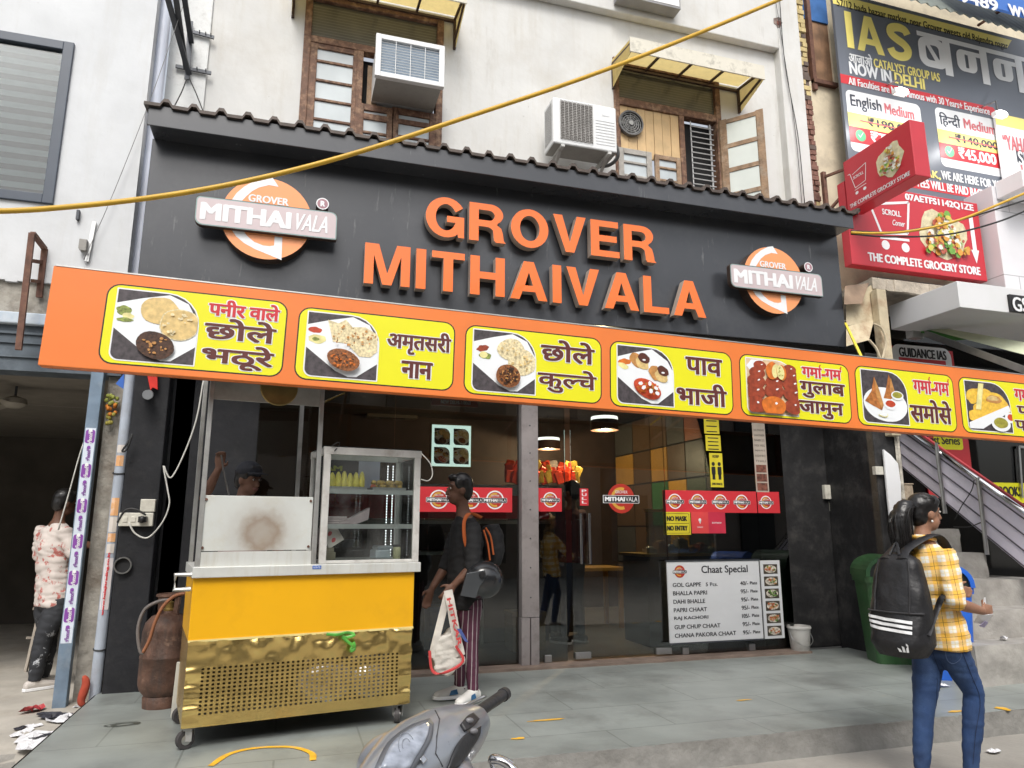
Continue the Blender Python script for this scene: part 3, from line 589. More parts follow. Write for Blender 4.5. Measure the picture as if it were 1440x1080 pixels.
for l, r, t_, bo, kind, words in PN:
    x0, x1, z1, z0 = bl(*l)[0], bl(*r)[0], bl(*t_)[1], bl(*bo)[1]; W, H = x1 - x0, z1 - z0
    p = B(); p.flat(rrect(x0, x1, z0, z1, .075), .0308, FB, 1); p.flat(rrect(x0 + .008, x1 - .008, z0 + .008, z1 - .008, .068), .0316, FB, 0)
    po = p.obj('food_panel', [yellowp, blackp], ban, world=False)
    q = B(); food(q, x0 + .06 * W, x0 + .50 * W, z0 + .065 * H, z1 - .065 * H, lambda u, v, d: V((u, -d - .0285, v)), kind); q.obj('food_photo', FM, po)
    q = B()
    for body, u0, u1, v0, v1, red in words:
        a = (x0 + u0 * W, x0 + u1 * W, z1 - v1 * H, z1 - v0 * H); bo_ = .012 if len(body) < 6 else .009
        q.text(body, a[0] - .007, a[1] + .007, a[2] - .006, a[3] + .006, FB, .0324, bo_ + .014, 2)
        q.text(body, *a, FB, .0345, bo_, 1 if red else 0)
        if body == GG:
            for k in (.455, .985):
                ux = a[0] + (a[1] - a[0]) * k; h = (a[3] - a[2]) * .30
                q.flat([(ux - .002, a[3]), (ux + .008, a[3]), (ux + .004, a[3] + h * .6), (ux + .014, a[3] + h * 1.1), (ux + .004, a[3] + h * 1.25), (ux - .008, a[3] + h * .6)], .0348, FB, 1)
    q.obj('lettering', [maroonp, redp, whitep], po)
# ================================================================ ROUND LOGO SIGNS on the board
Yl_ = Yb - .12
lc = at(375.5, 307, Yl_)
disc_or = mat('logo_orange', (.86, .33, .13), .4, v=.03); plate_m = mat('faded_mauve', (.55, .46, .47), .4, v=.04); teal = mat('teal_rim', (.22, .33, .32), .4)
logo = thing('logo_sign', 'round orange brand logo at the left end of the black board under the yellow cable', 'logo sign', (lc.x, Yb, lc.z), group='round logo signs on the black board')
def lp_(x, y, sc=6.26, ox=260, oy=230): p = at(ox + x / sc, oy + y / sc, Yl_); return p.x - lc.x, p.z - lc.z
FL = lambda u, v, d: V((u, -d, v))
e0, e1 = at(311, 307, Yl_).x, at(440, 307, Yl_).x; rr = (e1 - e0) / 2
b = B(); b.prism(circ(0, 0, rr, rr, 48), .0, .12, FL, 1)
for f in b.bm.faces:
    if len(f.verts) > 10 and all(abs(v.co.y + .12) < 1e-4 for v in f.verts): f.material_index = 0
dsc = b.obj('disc', [disc_or, let_side_d], logo, world=False)
b = B()
up0 = [(770, 120), (700, 125), (600, 160), (520, 205), (455, 260), (420, 310), (400, 345)]; up1 = [(825, 205), (740, 190), (650, 212), (590, 245), (545, 285), (510, 320), (490, 350)]
dn0 = [(415, 590), (450, 640), (520, 700), (620, 755), (730, 800), (850, 850)]; dn1 = [(520, 600), (550, 640), (610, 690), (690, 722), (745, 728), (785, 722)]
band(b, [lp_(*p) for p in up0], [lp_(*p) for p in up1], .1215, FL); band(b, [lp_(*p) for p in dn0], [lp_(*p) for p in dn1], .1215, FL)
b.flat([lp_(*p) for p in ((785, 722), (790, 640), (858, 650), (850, 850))], .1215, FL)
def lrect(l, r, t_, bo): return lp_(*l)[0], lp_(*r)[0], lp_(*bo)[1], lp_(*t_)[1]
b.text('GROVER', *lrect((560, 300), (915, 340), (580, 268), (580, 335)), FL, .1215, .006)
b.obj('swoosh_lettering', whitep, dsc)
x0, x1, z1, z0 = lp_(95, 420)[0], lp_(1338, 580)[0], lp_(700, 372)[1], lp_(700, 622)[1]
b = B(); b.prism(rrect(x0, x1, z0, z1, .03, 4, (.06, .01, .05, .03)), .11, .165, FL, 2); b.flat(rrect(x0 + .004, x1 - .004, z0 + .004, z1 - .004, .03, 4, (.06, .01, .05, .03)), .1655, FL, 1); b.flat(rrect(x0 + .012, x1 - .012, z0 + .012, z1 - .012, .03, 4, (.055, .008, .045, .028)), .166, FL, 0)
npl = b.obj('name_plate', [plate_m, teal, let_side_d], logo, world=False)
b = B(); zc = (z0 + z1) / 2; hh = (z1 - z0) * .30; W = x1 - x0
b.text('MITHAI', x0 + .035 * W, x0 + .665 * W, zc - hh, zc + hh, FL, .168, .022); b.text('VALA', x0 + .675 * W, x0 + .93 * W, zc - hh, zc + hh, FL, .168, .006, shear=.18); b.obj('lettering', whitep, npl)
cx, cz = lp_(1212, 358)
b = B(); b.prism(circ(cx, cz, .052, .052, 20), 0, .13, FL, 1); b.flat(circ(cx, cz, .053, .053, 20), .1305, FL, 2); b.flat(circ(cx, cz, .044, .044, 20), .131, FL, 0); b.text('R', cx - .018, cx + .022, cz - .025, cz + .025, FL, .132, .008, 2); b.obj('registered_mark', [mat('mark_mauve', (.35, .18, .21), .4), let_side_d, whitep], logo, world=False)
c2 = at(1088, 394, Yl_); dup(logo, None, (c2.x, Yb, c2.z), 'round orange brand logo at the right end of the black board, near the grocery signs')
# ================================================================ LEFT BUILDING
Yl = 6.8
lb = thing('white_building', 'white plastered neighbour building on the left with a blind-covered window above an open dark shop', 'building', (-3, 6.8, -.1))
wx1, wz0, wz1 = -2.14, 4.05, 5.645
b = B(); b.box(wx1, -1.50, Yl, Yl + .25, 3.36, 10); b.box(-9, wx1, Yl, Yl + .25, 3.36, wz0); b.box(-9, wx1, Yl, Yl + .25, wz1, 10); b.box(-9, -4.2, Yl, Yl + .25, wz0, wz1)
for i in range(40):                                            # ragged lower edge of the plaster
    x = -1.52 - i * .09; b.box(x - .09, x, Yl - .004, Yl + .2, 3.36 - .02 - .05 * abs(noise.noise(V((x * 5, 0, 0)))), 3.365)
b.obj('wall', white_wall, lb)
slate = mat('slate_frame', (.055, .07, .095), .4, v=.08)
b = B(); b.box(wx1 - .085, wx1, Yl - .03, Yl + .06, wz0, wz1); b.box(-4.2, wx1 - .085, Yl - .028, Yl + .06, wz1 - .085, wz1); b.box(-4.2, wx1 - .085, Yl - .028, Yl + .06, wz0, wz0 + .085)
wn = b.obj('window', slate, lb, bevel=.005)
b = B(); b.box(-4.2, wx1 - .085, Yl + .06, Yl + .07, wz0 + .08, wz1 - .08); b.obj('roller_blind', texmat('zebra_blind', 'wave', (.52, .55, .53), (.17, .135, .12), .7, (0, 0, 2.9), dir='Z', lo=.44, hi=.56, v=.12), wn)
b = B(); b.box(-4.2, wx1 - .085, Yl + .01, Yl + .016, wz0 + .08, wz1 - .08); b.obj('pane', glassmat('window_glass', (.85, .88, .88), .0, 1.6), wn)
b = B(); b.box(-9, -1.5, Yl + .03, Yl + .25, 3.03, 3.36); b.obj('bare_band', raw_plaster, lb)
b = B(); b.box(-9, -1.46, Yl - .06, Yl + .25, 2.94, 3.04); b.obj('beam', mat('flaking_blue', (.55, .60, .64), .7, v=.1, dirt=(.20, .33, .52), dsc=1.3, damt=.8), lb, bevel=.01)
b = B(); b.box(-9, -1.46, Yl, Yl + .25, 2.55, 2.94)
for z in (2.66, 2.78, 2.86): b.box(-9, -1.46, Yl - .02, Yl, z, z + .02)
b.obj('shutter_box', mat('shutter_grey', (.075, .095, .115), .55, v=.2, dirt=(.2, .24, .28), dsc=5, damt=.5), lb)
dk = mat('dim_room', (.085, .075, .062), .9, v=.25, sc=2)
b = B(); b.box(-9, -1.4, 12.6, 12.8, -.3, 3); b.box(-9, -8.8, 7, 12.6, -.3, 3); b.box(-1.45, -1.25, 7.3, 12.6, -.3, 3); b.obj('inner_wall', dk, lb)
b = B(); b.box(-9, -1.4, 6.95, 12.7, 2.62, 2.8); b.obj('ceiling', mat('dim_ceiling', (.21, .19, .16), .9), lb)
b = B(); b.box(-1.57, -1.40, 6.86, 7.3, -.2, 2.6); b.obj('concrete_pier', raw_plaster, lb, bevel=.02)
fan_ = thing('ceiling_fan', 'old ceiling fan hanging in the dark open shop on the left', 'fan', (-2.35, 8.0, 2.45))
fp = at(20, 568, 8.0); fan_.location = fp
b = B(); b.lathe(fp, [(.02, .08), (.1, .05), (.11, 0), (.06, -.04)], 16); b.obj('motor', mat('fan_paint', (.28, .26, .22), .5), fan_, smooth='auto')
b = B(); b.tube([fp + V((0, 0, .05)), (fp.x, fp.y, 2.62)], .012, 6); b.obj('rod', dark_metal, fan_)
for i in range(3):
    a = R(120 * i + 8); b = B(); d = V((math.cos(a), math.sin(a), 0)); n_ = V((-d.y, d.x, .12)); b.quad([fp + d * .1 - n_ * .04, fp + d * .1 + n_ * .04, fp + d * .6 + n_ * .06, fp + d * .6 - n_ * .06]); b.obj('blade', MATS['fan_paint'], fan_)
# blue steel post with a strip of payment stickers
post = thing('steel_post', 'blue steel channel post covered by a strip of purple and white payment stickers', 'post', (-1.62, 6.74, -.1))
b = B(); b.box(-1.672, -1.575, 6.72, 6.80, -.15, 2.6); b.obj('channel', mat('blue_steel', (.16, .22, .29), .5, .2, v=.2, sc=8, dirt=(.35, .38, .4), dsc=9, damt=.4), post, bevel=.006)
purple = mat('sticker_purple', (.22, .06, .33), .4); pale = mat('sticker_pale', (.60, .66, .74), .4)
b = B(); zt, zb = at(137, 602, 6.71).z, at(90, 905, 6.71).z; FP = FR(6.719)
b.flat([(-1.663, zb), (-1.584, zb), (-1.584, zt), (-1.663, zt)], .0015, FP, 2)
n = 12
for i in range(n):
    z0 = zt - (zt - zb) * (i + 1) / n; h = (zt - zb) / n
    if i % 2 == 0: b.flat(rrect(-1.659, -1.588, z0 + .1 * h, z0 + h * .9, .02), .0025, FP, 0)
    vert = lambda u, v, d, z0=z0, h=h: V((-1.6235 - v, 6.719 - d, z0 + .5 * h - u))
    b.text('PhonePe', -.30 * h, .42 * h, -.017, .014, vert, .0035, .0015, 1 if i % 2 == 0 else 0)
    b.flat(circ(-1.6235, z0 + h * .86, .014, .014, 14), .0035, FP, 1 if i % 2 == 0 else 0)
b.obj('sticker_strip', [purple, whitep, pale], post)
pipe = thing('drain_pipe', 'grey plastic drain pipe with stickers between concrete pier and black pillar', 'pipe', (-1.35, 6.58, 0))
b = B(); b.tube([(-1.355, 6.6, -.1), (-1.352, 6.6, .9), (-1.345, 6.6, 2.6), (-1.345, 6.6, 3.0)], .042, 16); b.obj('tube', mat('pvc_grey', (.36, .40, .46), .4, v=.08, dirt=(.2, .18, .16), dsc=5, damt=.4), pipe, smooth='auto')
b = B(); F2 = lambda u, v, d: V((-1.35 + .045 * math.sin(u / .045), 6.6 - .0445 * math.cos(u / .045) - d, v))
def stick(z0, z1, w0, mi): b.flat([(-w0, z0), (0, z0), (w0, z0), (w0, z1), (0, z1), (-w0, z1)], .001, F2, mi)
za, zb_ = at(150, 785, 6.55).z, at(138, 858, 6.55).z
stick(zb_, za, .034, 0); V2 = lambda u, v, d: F2(-v, (za + zb_) / 2 + u, d)
b.text('www.balajitrading.co.in', -.24, .24, -.010, .014, V2, .0025, .004, 1)
for (py0, py1, mi) in ((700, 725, 2), (727, 748, 3), (750, 762, 2), (765, 778, 3), (640, 655, 2), (625, 636, 3)): stick(at(158, py1, 6.55).z, at(158, py0, 6.55).z, .03, mi)
b.obj('sticker', [mat('sticker_white', (.62, .58, .58), .5), redp, mat('sticker_orange', (.68, .36, .16), .5, dirt=(.7, .66, .6), dsc=20, damt=.8), mat('sticker_beige', (.6, .55, .5), .5)], pipe)
for z in (1.7, .33):
  b = B(); b.tube([(-1.352 + .047 * math.cos(R(30 * i)), 6.6 + .047 * math.sin(R(30 * i)), z + .01 * math.sin(R(30 * i))) for i in range(13)], .006, 5); b.obj('wire_tie', cable_black, pipe)
# upper corner: rain pipe, bracket, wires
b = B(); b.tube([(-1.46, 6.98, 3.5), (-1.46, 6.98, 10)], .055, 14); o = b.obj('rain_pipe', mat('white_pvc', (.62, .66, .76), .4, v=.05), smooth='auto'); tag(o, 'white rain pipe in the corner above the left end of the black sign', 'pipe')
br = thing('wall_bracket', 'dark steel bracket bolted to the speckled corner pilaster above the black sign', 'bracket', (-1.2, 7.1, 5.7))
def pq(px, py, Y): return at(px, py, Y)
b = B()
for (p, q) in (((233, -12), (266, 105)), ((246, -12), (262, 98)), ((258, -12), (269, 60))): b.bar(pq(*p, 6.55), pq(*q, 7.12), .05, .02)
b.bar(pq(268, 30, 7.13), pq(263, 112, 7.13), .05, .02); b.obj('arm', dark_metal, br)
for (p, q) in (((272, 45), (301, 53)), ((247, 93), (297, 103))):
    b = B(); b.bar(pq(*p, 7.14), pq(*q, 7.14), .02, .035)
    for k in (.3, .6, .85): c = pq(*p, 7.12).lerp(pq(*q, 7.12), k); b.tube([c, c + V((0, -.03, .02))], .006, 5)
    b.obj('flat_bar', dark_metal, br)
ib = thing('iron_frame', 'rusty angle-iron frame fixed on the white wall left of the orange banner', 'bracket', (-2.2, 6.7, 3.2))
b = B(); P = [at(45, 328, 6.55), at(26, 492, 6.55)]; b.bar(P[0], P[1], .045, .03); b.bar(at(46, 328, 6.55), at(63, 350, 6.79), .04, .03); b.bar(at(63, 350, 6.79), at(55, 418, 6.79), .045, .03); b.obj('angle_bar', rust, ib)
b = B(); b.bar(at(40, 366, 6.62), at(60, 369, 6.8), .03, .03); b.bar(at(46, 395, 6.62), at(56, 396, 6.8), .03, .03); b.obj('stay', rust, ib)
wc = thing('cable_clamp', 'small grey cable clamp screwed on the white wall above the orange banner end', 'clamp', (-1.95, 6.75, 3.7))
b = B(); b.bar(at(133, 312, 6.78), at(122, 368, 6.78), .03, .02); b.obj('strip', steel, wc)
b = B(); c = at(117, 343, 6.74); b.box(c.x - .03, c.x + .03, c.y - .02, 6.8, c.z - .05, c.z + .04); b.box(c.x - .02, c.x + .035, c.y - .03, c.y - .02, c.z - .07, c.z - .05); b.obj('insulator', mat('clamp_grey', (.25, .24, .22), .5, v=.3), wc, bevel=.005)
b = B(); c = at(110, 302, 6.78); b.box(c.x - .012, c.x + .012, 6.76, 6.8, c.z - .05, c.z + .04); o = b.obj('wall_hook', dark_metal, bevel=.003); tag(o, 'tiny black hook on the white wall under the blind-covered window', 'hook')
# ================================================================ RIGHT SIDE: brick edge, coaching banner, grocery signs, stairs
rb = thing('coaching_building', 'old cream building with exposed brick edge behind the coaching banner', 'building', (8, 7.3, 0))
b = B(); b.box(6.44, 14, 7.30, 7.6, 3.9, 7.35); b.box(7.0, 14, 7.3, 7.6, 7.35, 11); b.obj('wall', mat('peeling_cream', (.66, .58, .43), .9, v=.1, sc=4, bump=.3, bsc=12, dirt=(.33, .28, .22), dsc=3, damt=.6), rb)
b = B()
rnd = random.Random(3); z = 4.3; row = 0
while z < 9.8:
    x = 6.285; k = 0
    while x < 6.47:
        L = .115 if (row + k) % 2 else .07; pr = rnd.uniform(-.012, .012)
        b.mi = 0 if z < 6.95 and rnd.random() > .06 else rnd.choice((1, 1, 2)); dz = rnd.uniform(-.006, .006)
        b.box(x, min(x + L, 6.49 + rnd.uniform(-.02, .03)), 7.19 + pr, 7.5, z + dz, z + .062 + dz); x += L + .012; k += 1
    z += .074; row += 1
b.mi = 3; b.box(6.28, 6.45, 7.24, 7.5, 4.2, 9.9)
b.obj('broken_brickwork', [mat('old_brick', (.20, .10, .075), .9, v=.35, sc=15, bump=.4), mat('limed_brick', (.50, .40, .20), .9, v=.25, sc=9, bump=.3), mat('dark_brick', (.12, .09, .075), .9, v=.3), mat('old_mortar', (.30, .27, .23), .95, v=.2, bump=.4)], rb)
b = B(); b.box(6.5, 7.05, 7.33, 7.4, 7.35, 8.35); b.obj('rusty_sheet', mat('rusty_sheet', (.26, .15, .085), .8, v=.45, sc=5, dirt=(.12, .08, .06), dsc=3, damt=.8, streak=True), rb)
b = B(); b.bar((6.63, 7.28, 7.2), (6.63, 7.28, 9.8), .06, .06); b.bar((6.6, 7.27, 7.33), (7.0, 7.27, 7.33), .07, .06); b.obj('rail', rust, rb)
b = B(); b.box(6.42, 7.02, 7.31, 7.36, 8.35, 9.5); o = b.obj('tarpaulin', mat('blue_tarp', (.05, .16, .42), .5, v=.3, sc=4)); tag(o, 'blue tarpaulin sheet above the rusty sheet beside the brick edge', 'tarpaulin')
# coaching banner
Yi = 7.0; FI = FR(Yi)
def T(b, body, l, r, t_, bo, Y, fr, bold=0, mi=0, d=.006, shear=0):
    x0, x1, z0, z1 = RQ(l, r, t_, bo, Y); b.text(body, x0, x1, z0, z1, fr, d, bold, mi, shear=shear)
cb = thing('coaching_banner', 'big dark printed coaching banner reading IAS in yellow on the right building', 'banner', (8.4, 7.0, 7))
x0, x1 = 6.82, 10.6
b = B(); b.box(x0, x1, Yi, Yi + .04, 5.52, 8.62); b.obj('sheet', mat('banner_slate', (.14, .155, .185), .35, v=.05, sc=1), cb)
b = B(); zb = at(1300, 40, Yi).z; b.flat([(x0, 8.40), (10.02, 8.40), (10.14, 8.56), (x0, 8.56)], .002, FI); b.obj('address_strip', mat('pale_yellow', (.86, .74, .22), .4, v=.03), cb)
b = B(); T(b, '57/12 bada bazaar market, near Grover sweets old Rajendra nagar', (1176, 2), (1416, 60), (1300, 30), (1300, 43), Yi, FI, .004, d=.004)
b.bm.verts.ensure_lookup_table(); b.obj('address_lettering', blackp, cb)
iy = MATS['pale_yellow']
def s_outline():
    C = spl([(.70, .76, 0), (.62, .88, 0), (.42, .915, 0), (.20, .84, 0), (.17, .68, 0), (.34, .565, 0), (.54, .47, 0), (.66, .33, 0), (.60, .16, 0), (.40, .085, 0), (.19, .13, 0), (.11, .27, 0)], 4); Lf, Rt = [], []
    for i, p in enumerate(C):
        t_ = (C[min(i + 1, len(C) - 1)] - C[max(0, i - 1)]).normalized(); n_ = V((-t_.y, t_.x, 0)) * .115; Lf.append((p + n_)[:2]); Rt.append((p - n_)[:2])
    return [Lf + Rt[::-1]]
GL['S'] = s_outline(); GW['S'] = .8
def flatword(b, word, x0, x1, z0, z1, fr, d, gap=.1, mi=0):
    h = z1 - z0; k = (x1 - x0) / ((sum(GW[c] for c in word) + gap * (len(word) - 1)) * h); x = x0
    for c in word:
        vs, fs = letter_mesh(c, h, .004, k); nv = [b.bm.verts.new(fr(x + v.x, z0 + v.y, d + v.z)) for v in vs]
        for f_ in fs: b._f([nv[j] for j in f_], mi)
        x += (GW[c] + gap) * h * k
b = B(); q = RQ((1190, 50), (1281, 60), (1240, 29), (1240, 78), Yi); flatword(b, 'IAS', *q, FI, .006); b.obj('heading', iy, cb)
b = B(); q = RQ((1293, 70), (1470, 70), (1300, 46), (1331, 106), Yi); H_ = q[3] - q[2]; W_a = (q[1] - q[0]) / 3.62; hz = q[3]
b.flat([(q[0] - .02, hz - .12 * H_), (q[1] + .1, hz - .12 * H_), (q[1] + .1, hz), (q[0] - .02, hz)], .006, FI)
for i, ch in enumerate('bnna'):
    xa = q[0] + W_a * i * 1.0; xs_ = xa + W_a * (.62 if ch != 'a' else .12); b.flat([(xs_, q[2]), (xs_ + .2 * W_a, q[2]), (xs_ + .2 * W_a, hz - .1 * H_), (xs_, hz - .1 * H_)], .0066, FI)
    if ch != 'a':
        cx, cz, r0, r1 = xa + (.33 if ch == 'b' else .24) * W_a, q[2] + .50 * H_, .17 * W_a, (.36 if ch == 'b' else .27) * W_a
        o0 = rrect(cx - r1, cx + r1, cz - r1 * .95, cz + r1 * .95, r1 * .6); o1 = rrect(cx - r0, cx + r0, cz - r0 * 1.05, cz + r0 * 1.05, r0 * .5) if ch == 'b' else rrect(cx - r0 * .25, cx + r0 * .25, cz - r0 * .95, cz + r0 * .9, r0 * .1); band(b, o0 + o0[:1], o1 + o1[:1], .0062, FI)
        if ch == 'b': b.flat([(cx - r0, cz + r0 * 1.1), (cx - r0 * .3, cz + r0 * 1.1), (cx + r0 * 1.1, cz - r0 * 1.1), (cx + r0 * .3, cz - r0 * 1.1)], .0064, FI)
        else: b.flat([(cx, cz + r1 * .55), (xs_, cz + r1 * .55), (xs_, cz + r1 * .95), (cx, cz + r1 * .95)], .0058, FI)
b.obj('hindi_heading', whitep, cb)
b = B(); T(b, 'आजाओ', (1193, 80), (1226, 85), (1210, 74), (1210, 91), Yi, FI, .008); T(b, 'NOW IN', (1194, 97), (1253, 107), (1223, 93), (1223, 110), Yi, FI, .016)
T(b, 'CATALYST GROUP IAS', (1228, 88), (1321, 108), (1275, 93), (1275, 105), Yi, FI, .008, 1); T(b, 'DELHI', (1257, 107), (1300, 120), (1280, 107), (1280, 122), Yi, FI, .016, 1); b.obj('lettering', [whitep, iy], cb)
b = B(); za, zc = at(1186, 117, Yi).z, at(1186, 104.5, Yi).z; xr = at(1401, 158, Yi).x; b.flat([(x0, za), (xr - .05, za), (xr, (za + zc) / 2), (xr - .05, zc), (x0, zc)], .002, FI, 0)
T(b, 'All Faculties are Most Famous with 30 Years+ Experience', (1192, 110), (1391, 157), (1290, 130), (1290, 143), Yi, FI, .006, 1); b.obj('faculty_strip', [redp, whitep], cb)
def card(lx, rx, top, bot, w1, w2, p1, p2, hindi=False):
    X0, X1, Z0, Z1 = RQ((lx, 160), (rx, 180), top, bot, Yi); W, H = X1 - X0, Z1 - Z0; b = B()
    b.flat(rrect(X0, X1, Z0, Z1, .08), .002, FI, 0); b.flat([(X0, Z0 + .40 * H), (X1, Z0 + .40 * H), (X1, Z0 + .63 * H), (X0, Z0 + .63 * H)], .003, FI, 1); b.flat([(X0, Z0 + .14 * H), (X1, Z0 + .14 * H), (X1, Z0 + .40 * H), (X0, Z0 + .40 * H)], .003, FI, 2)
    k = .30 if hindi else .44
    b.text(w1, X0 + .05 * W, X0 + (.36 if hindi else .46) * W, Z0 + .68 * H, Z0 + .93 * H, FI, .005, .008, 3); b.text(w2, X0 + (.41 if hindi else .5) * W, X0 + .90 * W, Z0 + .72 * H, Z0 + .90 * H, FI, .005, .01, 4)
    b.text(p1, X0 + .25 * W, X0 + .9 * W, Z0 + .44 * H, Z0 + .60 * H, FI, .005, .012, 3); b.flat([(X0 + .15 * W, Z0 + .51 * H), (X0 + .97 * W, Z0 + .49 * H), (X0 + .97 * W, Z0 + .51 * H), (X0 + .15 * W, Z0 + .53 * H)], .008, FI, 4)
    b.text(p2, X0 + .27 * W, X0 + .84 * W, Z0 + .16 * H, Z0 + .38 * H, FI, .005, .016, 0); c = (X0 + .14 * W, Z0 + .27 * H)
    b.flat(circ(*c, .085, .085, 20), .004, FI, 5); q = [(c[0] - .04, c[1]), (c[0] - .01, c[1] - .035), (c[0] + .045, c[1] + .04)]; band(b, q, [(u, v + .018) for u, v in q], .006, FI, 0)
    b.obj('price_card', [whitep, iy, redp, navyp, mat('banner_pink', (.62, .16, .18), .4), mat('tick_green', (.12, .50, .25), .4)], cb)
card(1192, 1297, (1243, 137), (1243, 220), 'English', 'Medium', '₹190,000', '₹77,000')
card(1315, 1408, (1360, 160), (1360, 240), 'िहन~दी', 'Medium', '₹140,000', '₹45,000', True)
b = B(); T(b, 'AK,', (1300, 245), (1322, 246), (1311, 240), (1311, 252), Yi, FI, .012, 1); T(b, 'WE ARE HERE FOR YOU', (1323, 246), (1412, 258), (1368, 248), (1368, 260), Yi, FI, .01); b.obj('footer_lettering', [whitep, iy], cb)
b = B(); za, zc = at(1330, 272, Yi).z, at(1330, 258, Yi).z; b.flat([(x0, za), (10.2, za), (10.2, zc), (x0, zc)], .002, FI, 0); T(b, 'FEES WILL BE PAID BACK', (1290, 262), (1385, 270), (1337, 259), (1337, 271), Yi, FI, .01, 1); b.obj('fee_strip', [redp, whitep], cb)
# second banner
X0 = at(1403, 190, 6.93).x; F9 = FR(6.93); b2 = thing('white_banner', 'white printed banner with yellow top strip at the right edge, partly out of view', 'banner', (X0 + .6, 6.93, 6.8))
b = B(); z1 = at(1410, 161, 6.93).z; z0 = 5.3; b.box(X0, X0 + 2, 6.93, 6.96, z0, z1); b.obj('sheet', whitep, b2)
b = B(); zz = at(1410, 177, 6.93).z; b.flat([(X0, zz), (X0 + 2, zz), (X0 + 2, z1), (X0, z1)], .002, F9); b.obj('yellow_strip', iy, b2)
b = B(); T(b, '“YAHAN', (1410, 200), (1452, 205), (1425, 192), (1425, 212), 6.93, F9, .012, 0); T(b, 'H', (1436, 240), (1444, 240), (1440, 232), (1440, 250), 6.93, F9, .012, 0)
q = RC((1428, 210), (1470, 236), 6.93); b.flat([(q[0], q[2]), (q[1], q[2]), (q[1], q[3]), (q[0], q[3])], .002, F9, 1); T(b, 'SE', (1431, 220), (1447, 224), (1439, 214), (1439, 233), 6.93, F9, .012, 2); b.obj('lettering', [MATS['banner_pink'], navyp, whitep], b2)
# floodlights on the banner
lamp_m = mat('flood_glow', (1, .98, .95), .4, v=0, emit=26)
for (px, py, dx, lab) in ((1268, 128, -.10, 'small lit floodlight in front of the coaching banner, left of the two'), (1408, 160, 0, 'small lit floodlight in front of the coaching banner, near the white banner')):
    c = at(px, py, 6.55); t = thing('floodlight', lab, 'lamp', c, group='floodlights on the coaching banner')
    b = B(); b.box(c.x - .10, c.x + .10, 6.54, 6.62, c.z - .035, c.z + .035); b.obj('housing', whitep, t, bevel=.01)
    b = B(); b.ell((c.x, 6.535, c.z), (.10, .02, .04), 8); b.obj('lamp', lamp_m, t, smooth=True)
    b = B(); b.tube([(c.x, 6.6, c.z), (c.x + .25, 6.78, c.z + .38), (c.x + .25, 6.99, c.z + .42)], .012, 6); b.obj('arm', steel, t); l = bpy.data.lights.new('flood_light', 'POINT'); l.energy = 9; l.shadow_soft_size = .02; lo = bpy.data.objects.new('flood_light', l); COL.objects.link(lo); lo.parent = t; lo.location = (0, -.12, -.06)
# blue phone-number board and its corrugated awning above
Yt = 6.2; tb = thing('blue_signboard', 'blue sign board with white phone digits 489 at the top right corner', 'sign', (9.2, Yt, 8.2))
def tq(px, py): p = at(px, py, Yt); return p.x, p.z
b = B(); P = [tq(1346, -8), tq(1346, 0), tq(1400, 13), tq(1450, 27), tq(1450, -60), tq(1346, -60)]; b.prism([(P[0][0], P[1][1]), (P[3][0] + 1, P[3][1] - .02), (P[3][0] + 1, 9.6), (P[0][0], 9.6)], 0, .04, FR(Yt)); b.obj('panel', mat('sign_blue', (.04, .15, .50), .4, v=.05), tb)
b = B(); T(b, '9489', (1350, 2), (1403, 8), (1385, -4), (1385, 12), Yt - .05, FR(Yt - .05), .02); T(b, 'www', (1417, 10), (1468, 12), (1430, 9), (1430, 24), Yt - .05, FR(Yt - .05), .016); b.obj('lettering', whitep, tb)
b = B(); per = .16; zf, zk = tq(1390, 24)[1], 9.15
N_ = 60
for i in range(N_):
    def cp_(k, y): x = 6.95 + k * .055; z = (zf if y < 6.6 else zk) + .028 * math.sin(k * 2.1) - (x - 9) * .02; return (x, y, z)
    b.quad([cp_(i, 6.28), cp_(i + 1, 6.28), cp_(i + 1, 6.99), cp_(i, 6.99)]); e0, e1 = V(cp_(i, 6.28)), V(cp_(i + 1, 6.28)); dz = V((0, 0, .012)); b.quad([e0, e1, e1 + dz, e0 + dz])
o = b.obj('tin_awning', mat('green_tin', (.15, .17, .15), .55, .2, v=.2, dirt=(.08, .07, .06), dsc=3, damt=.6), smooth=True); tag(o, 'corrugated tin awning over the top of the coaching banner', 'awning')
b = B(); b.bar(at(1432, -2, 6.3), at(1375, 36, 6.9), .03, .03); o = b.obj('awning_strut', rust); tag(o, 'thin rusty strut crossing under the tin awning', 'strut')
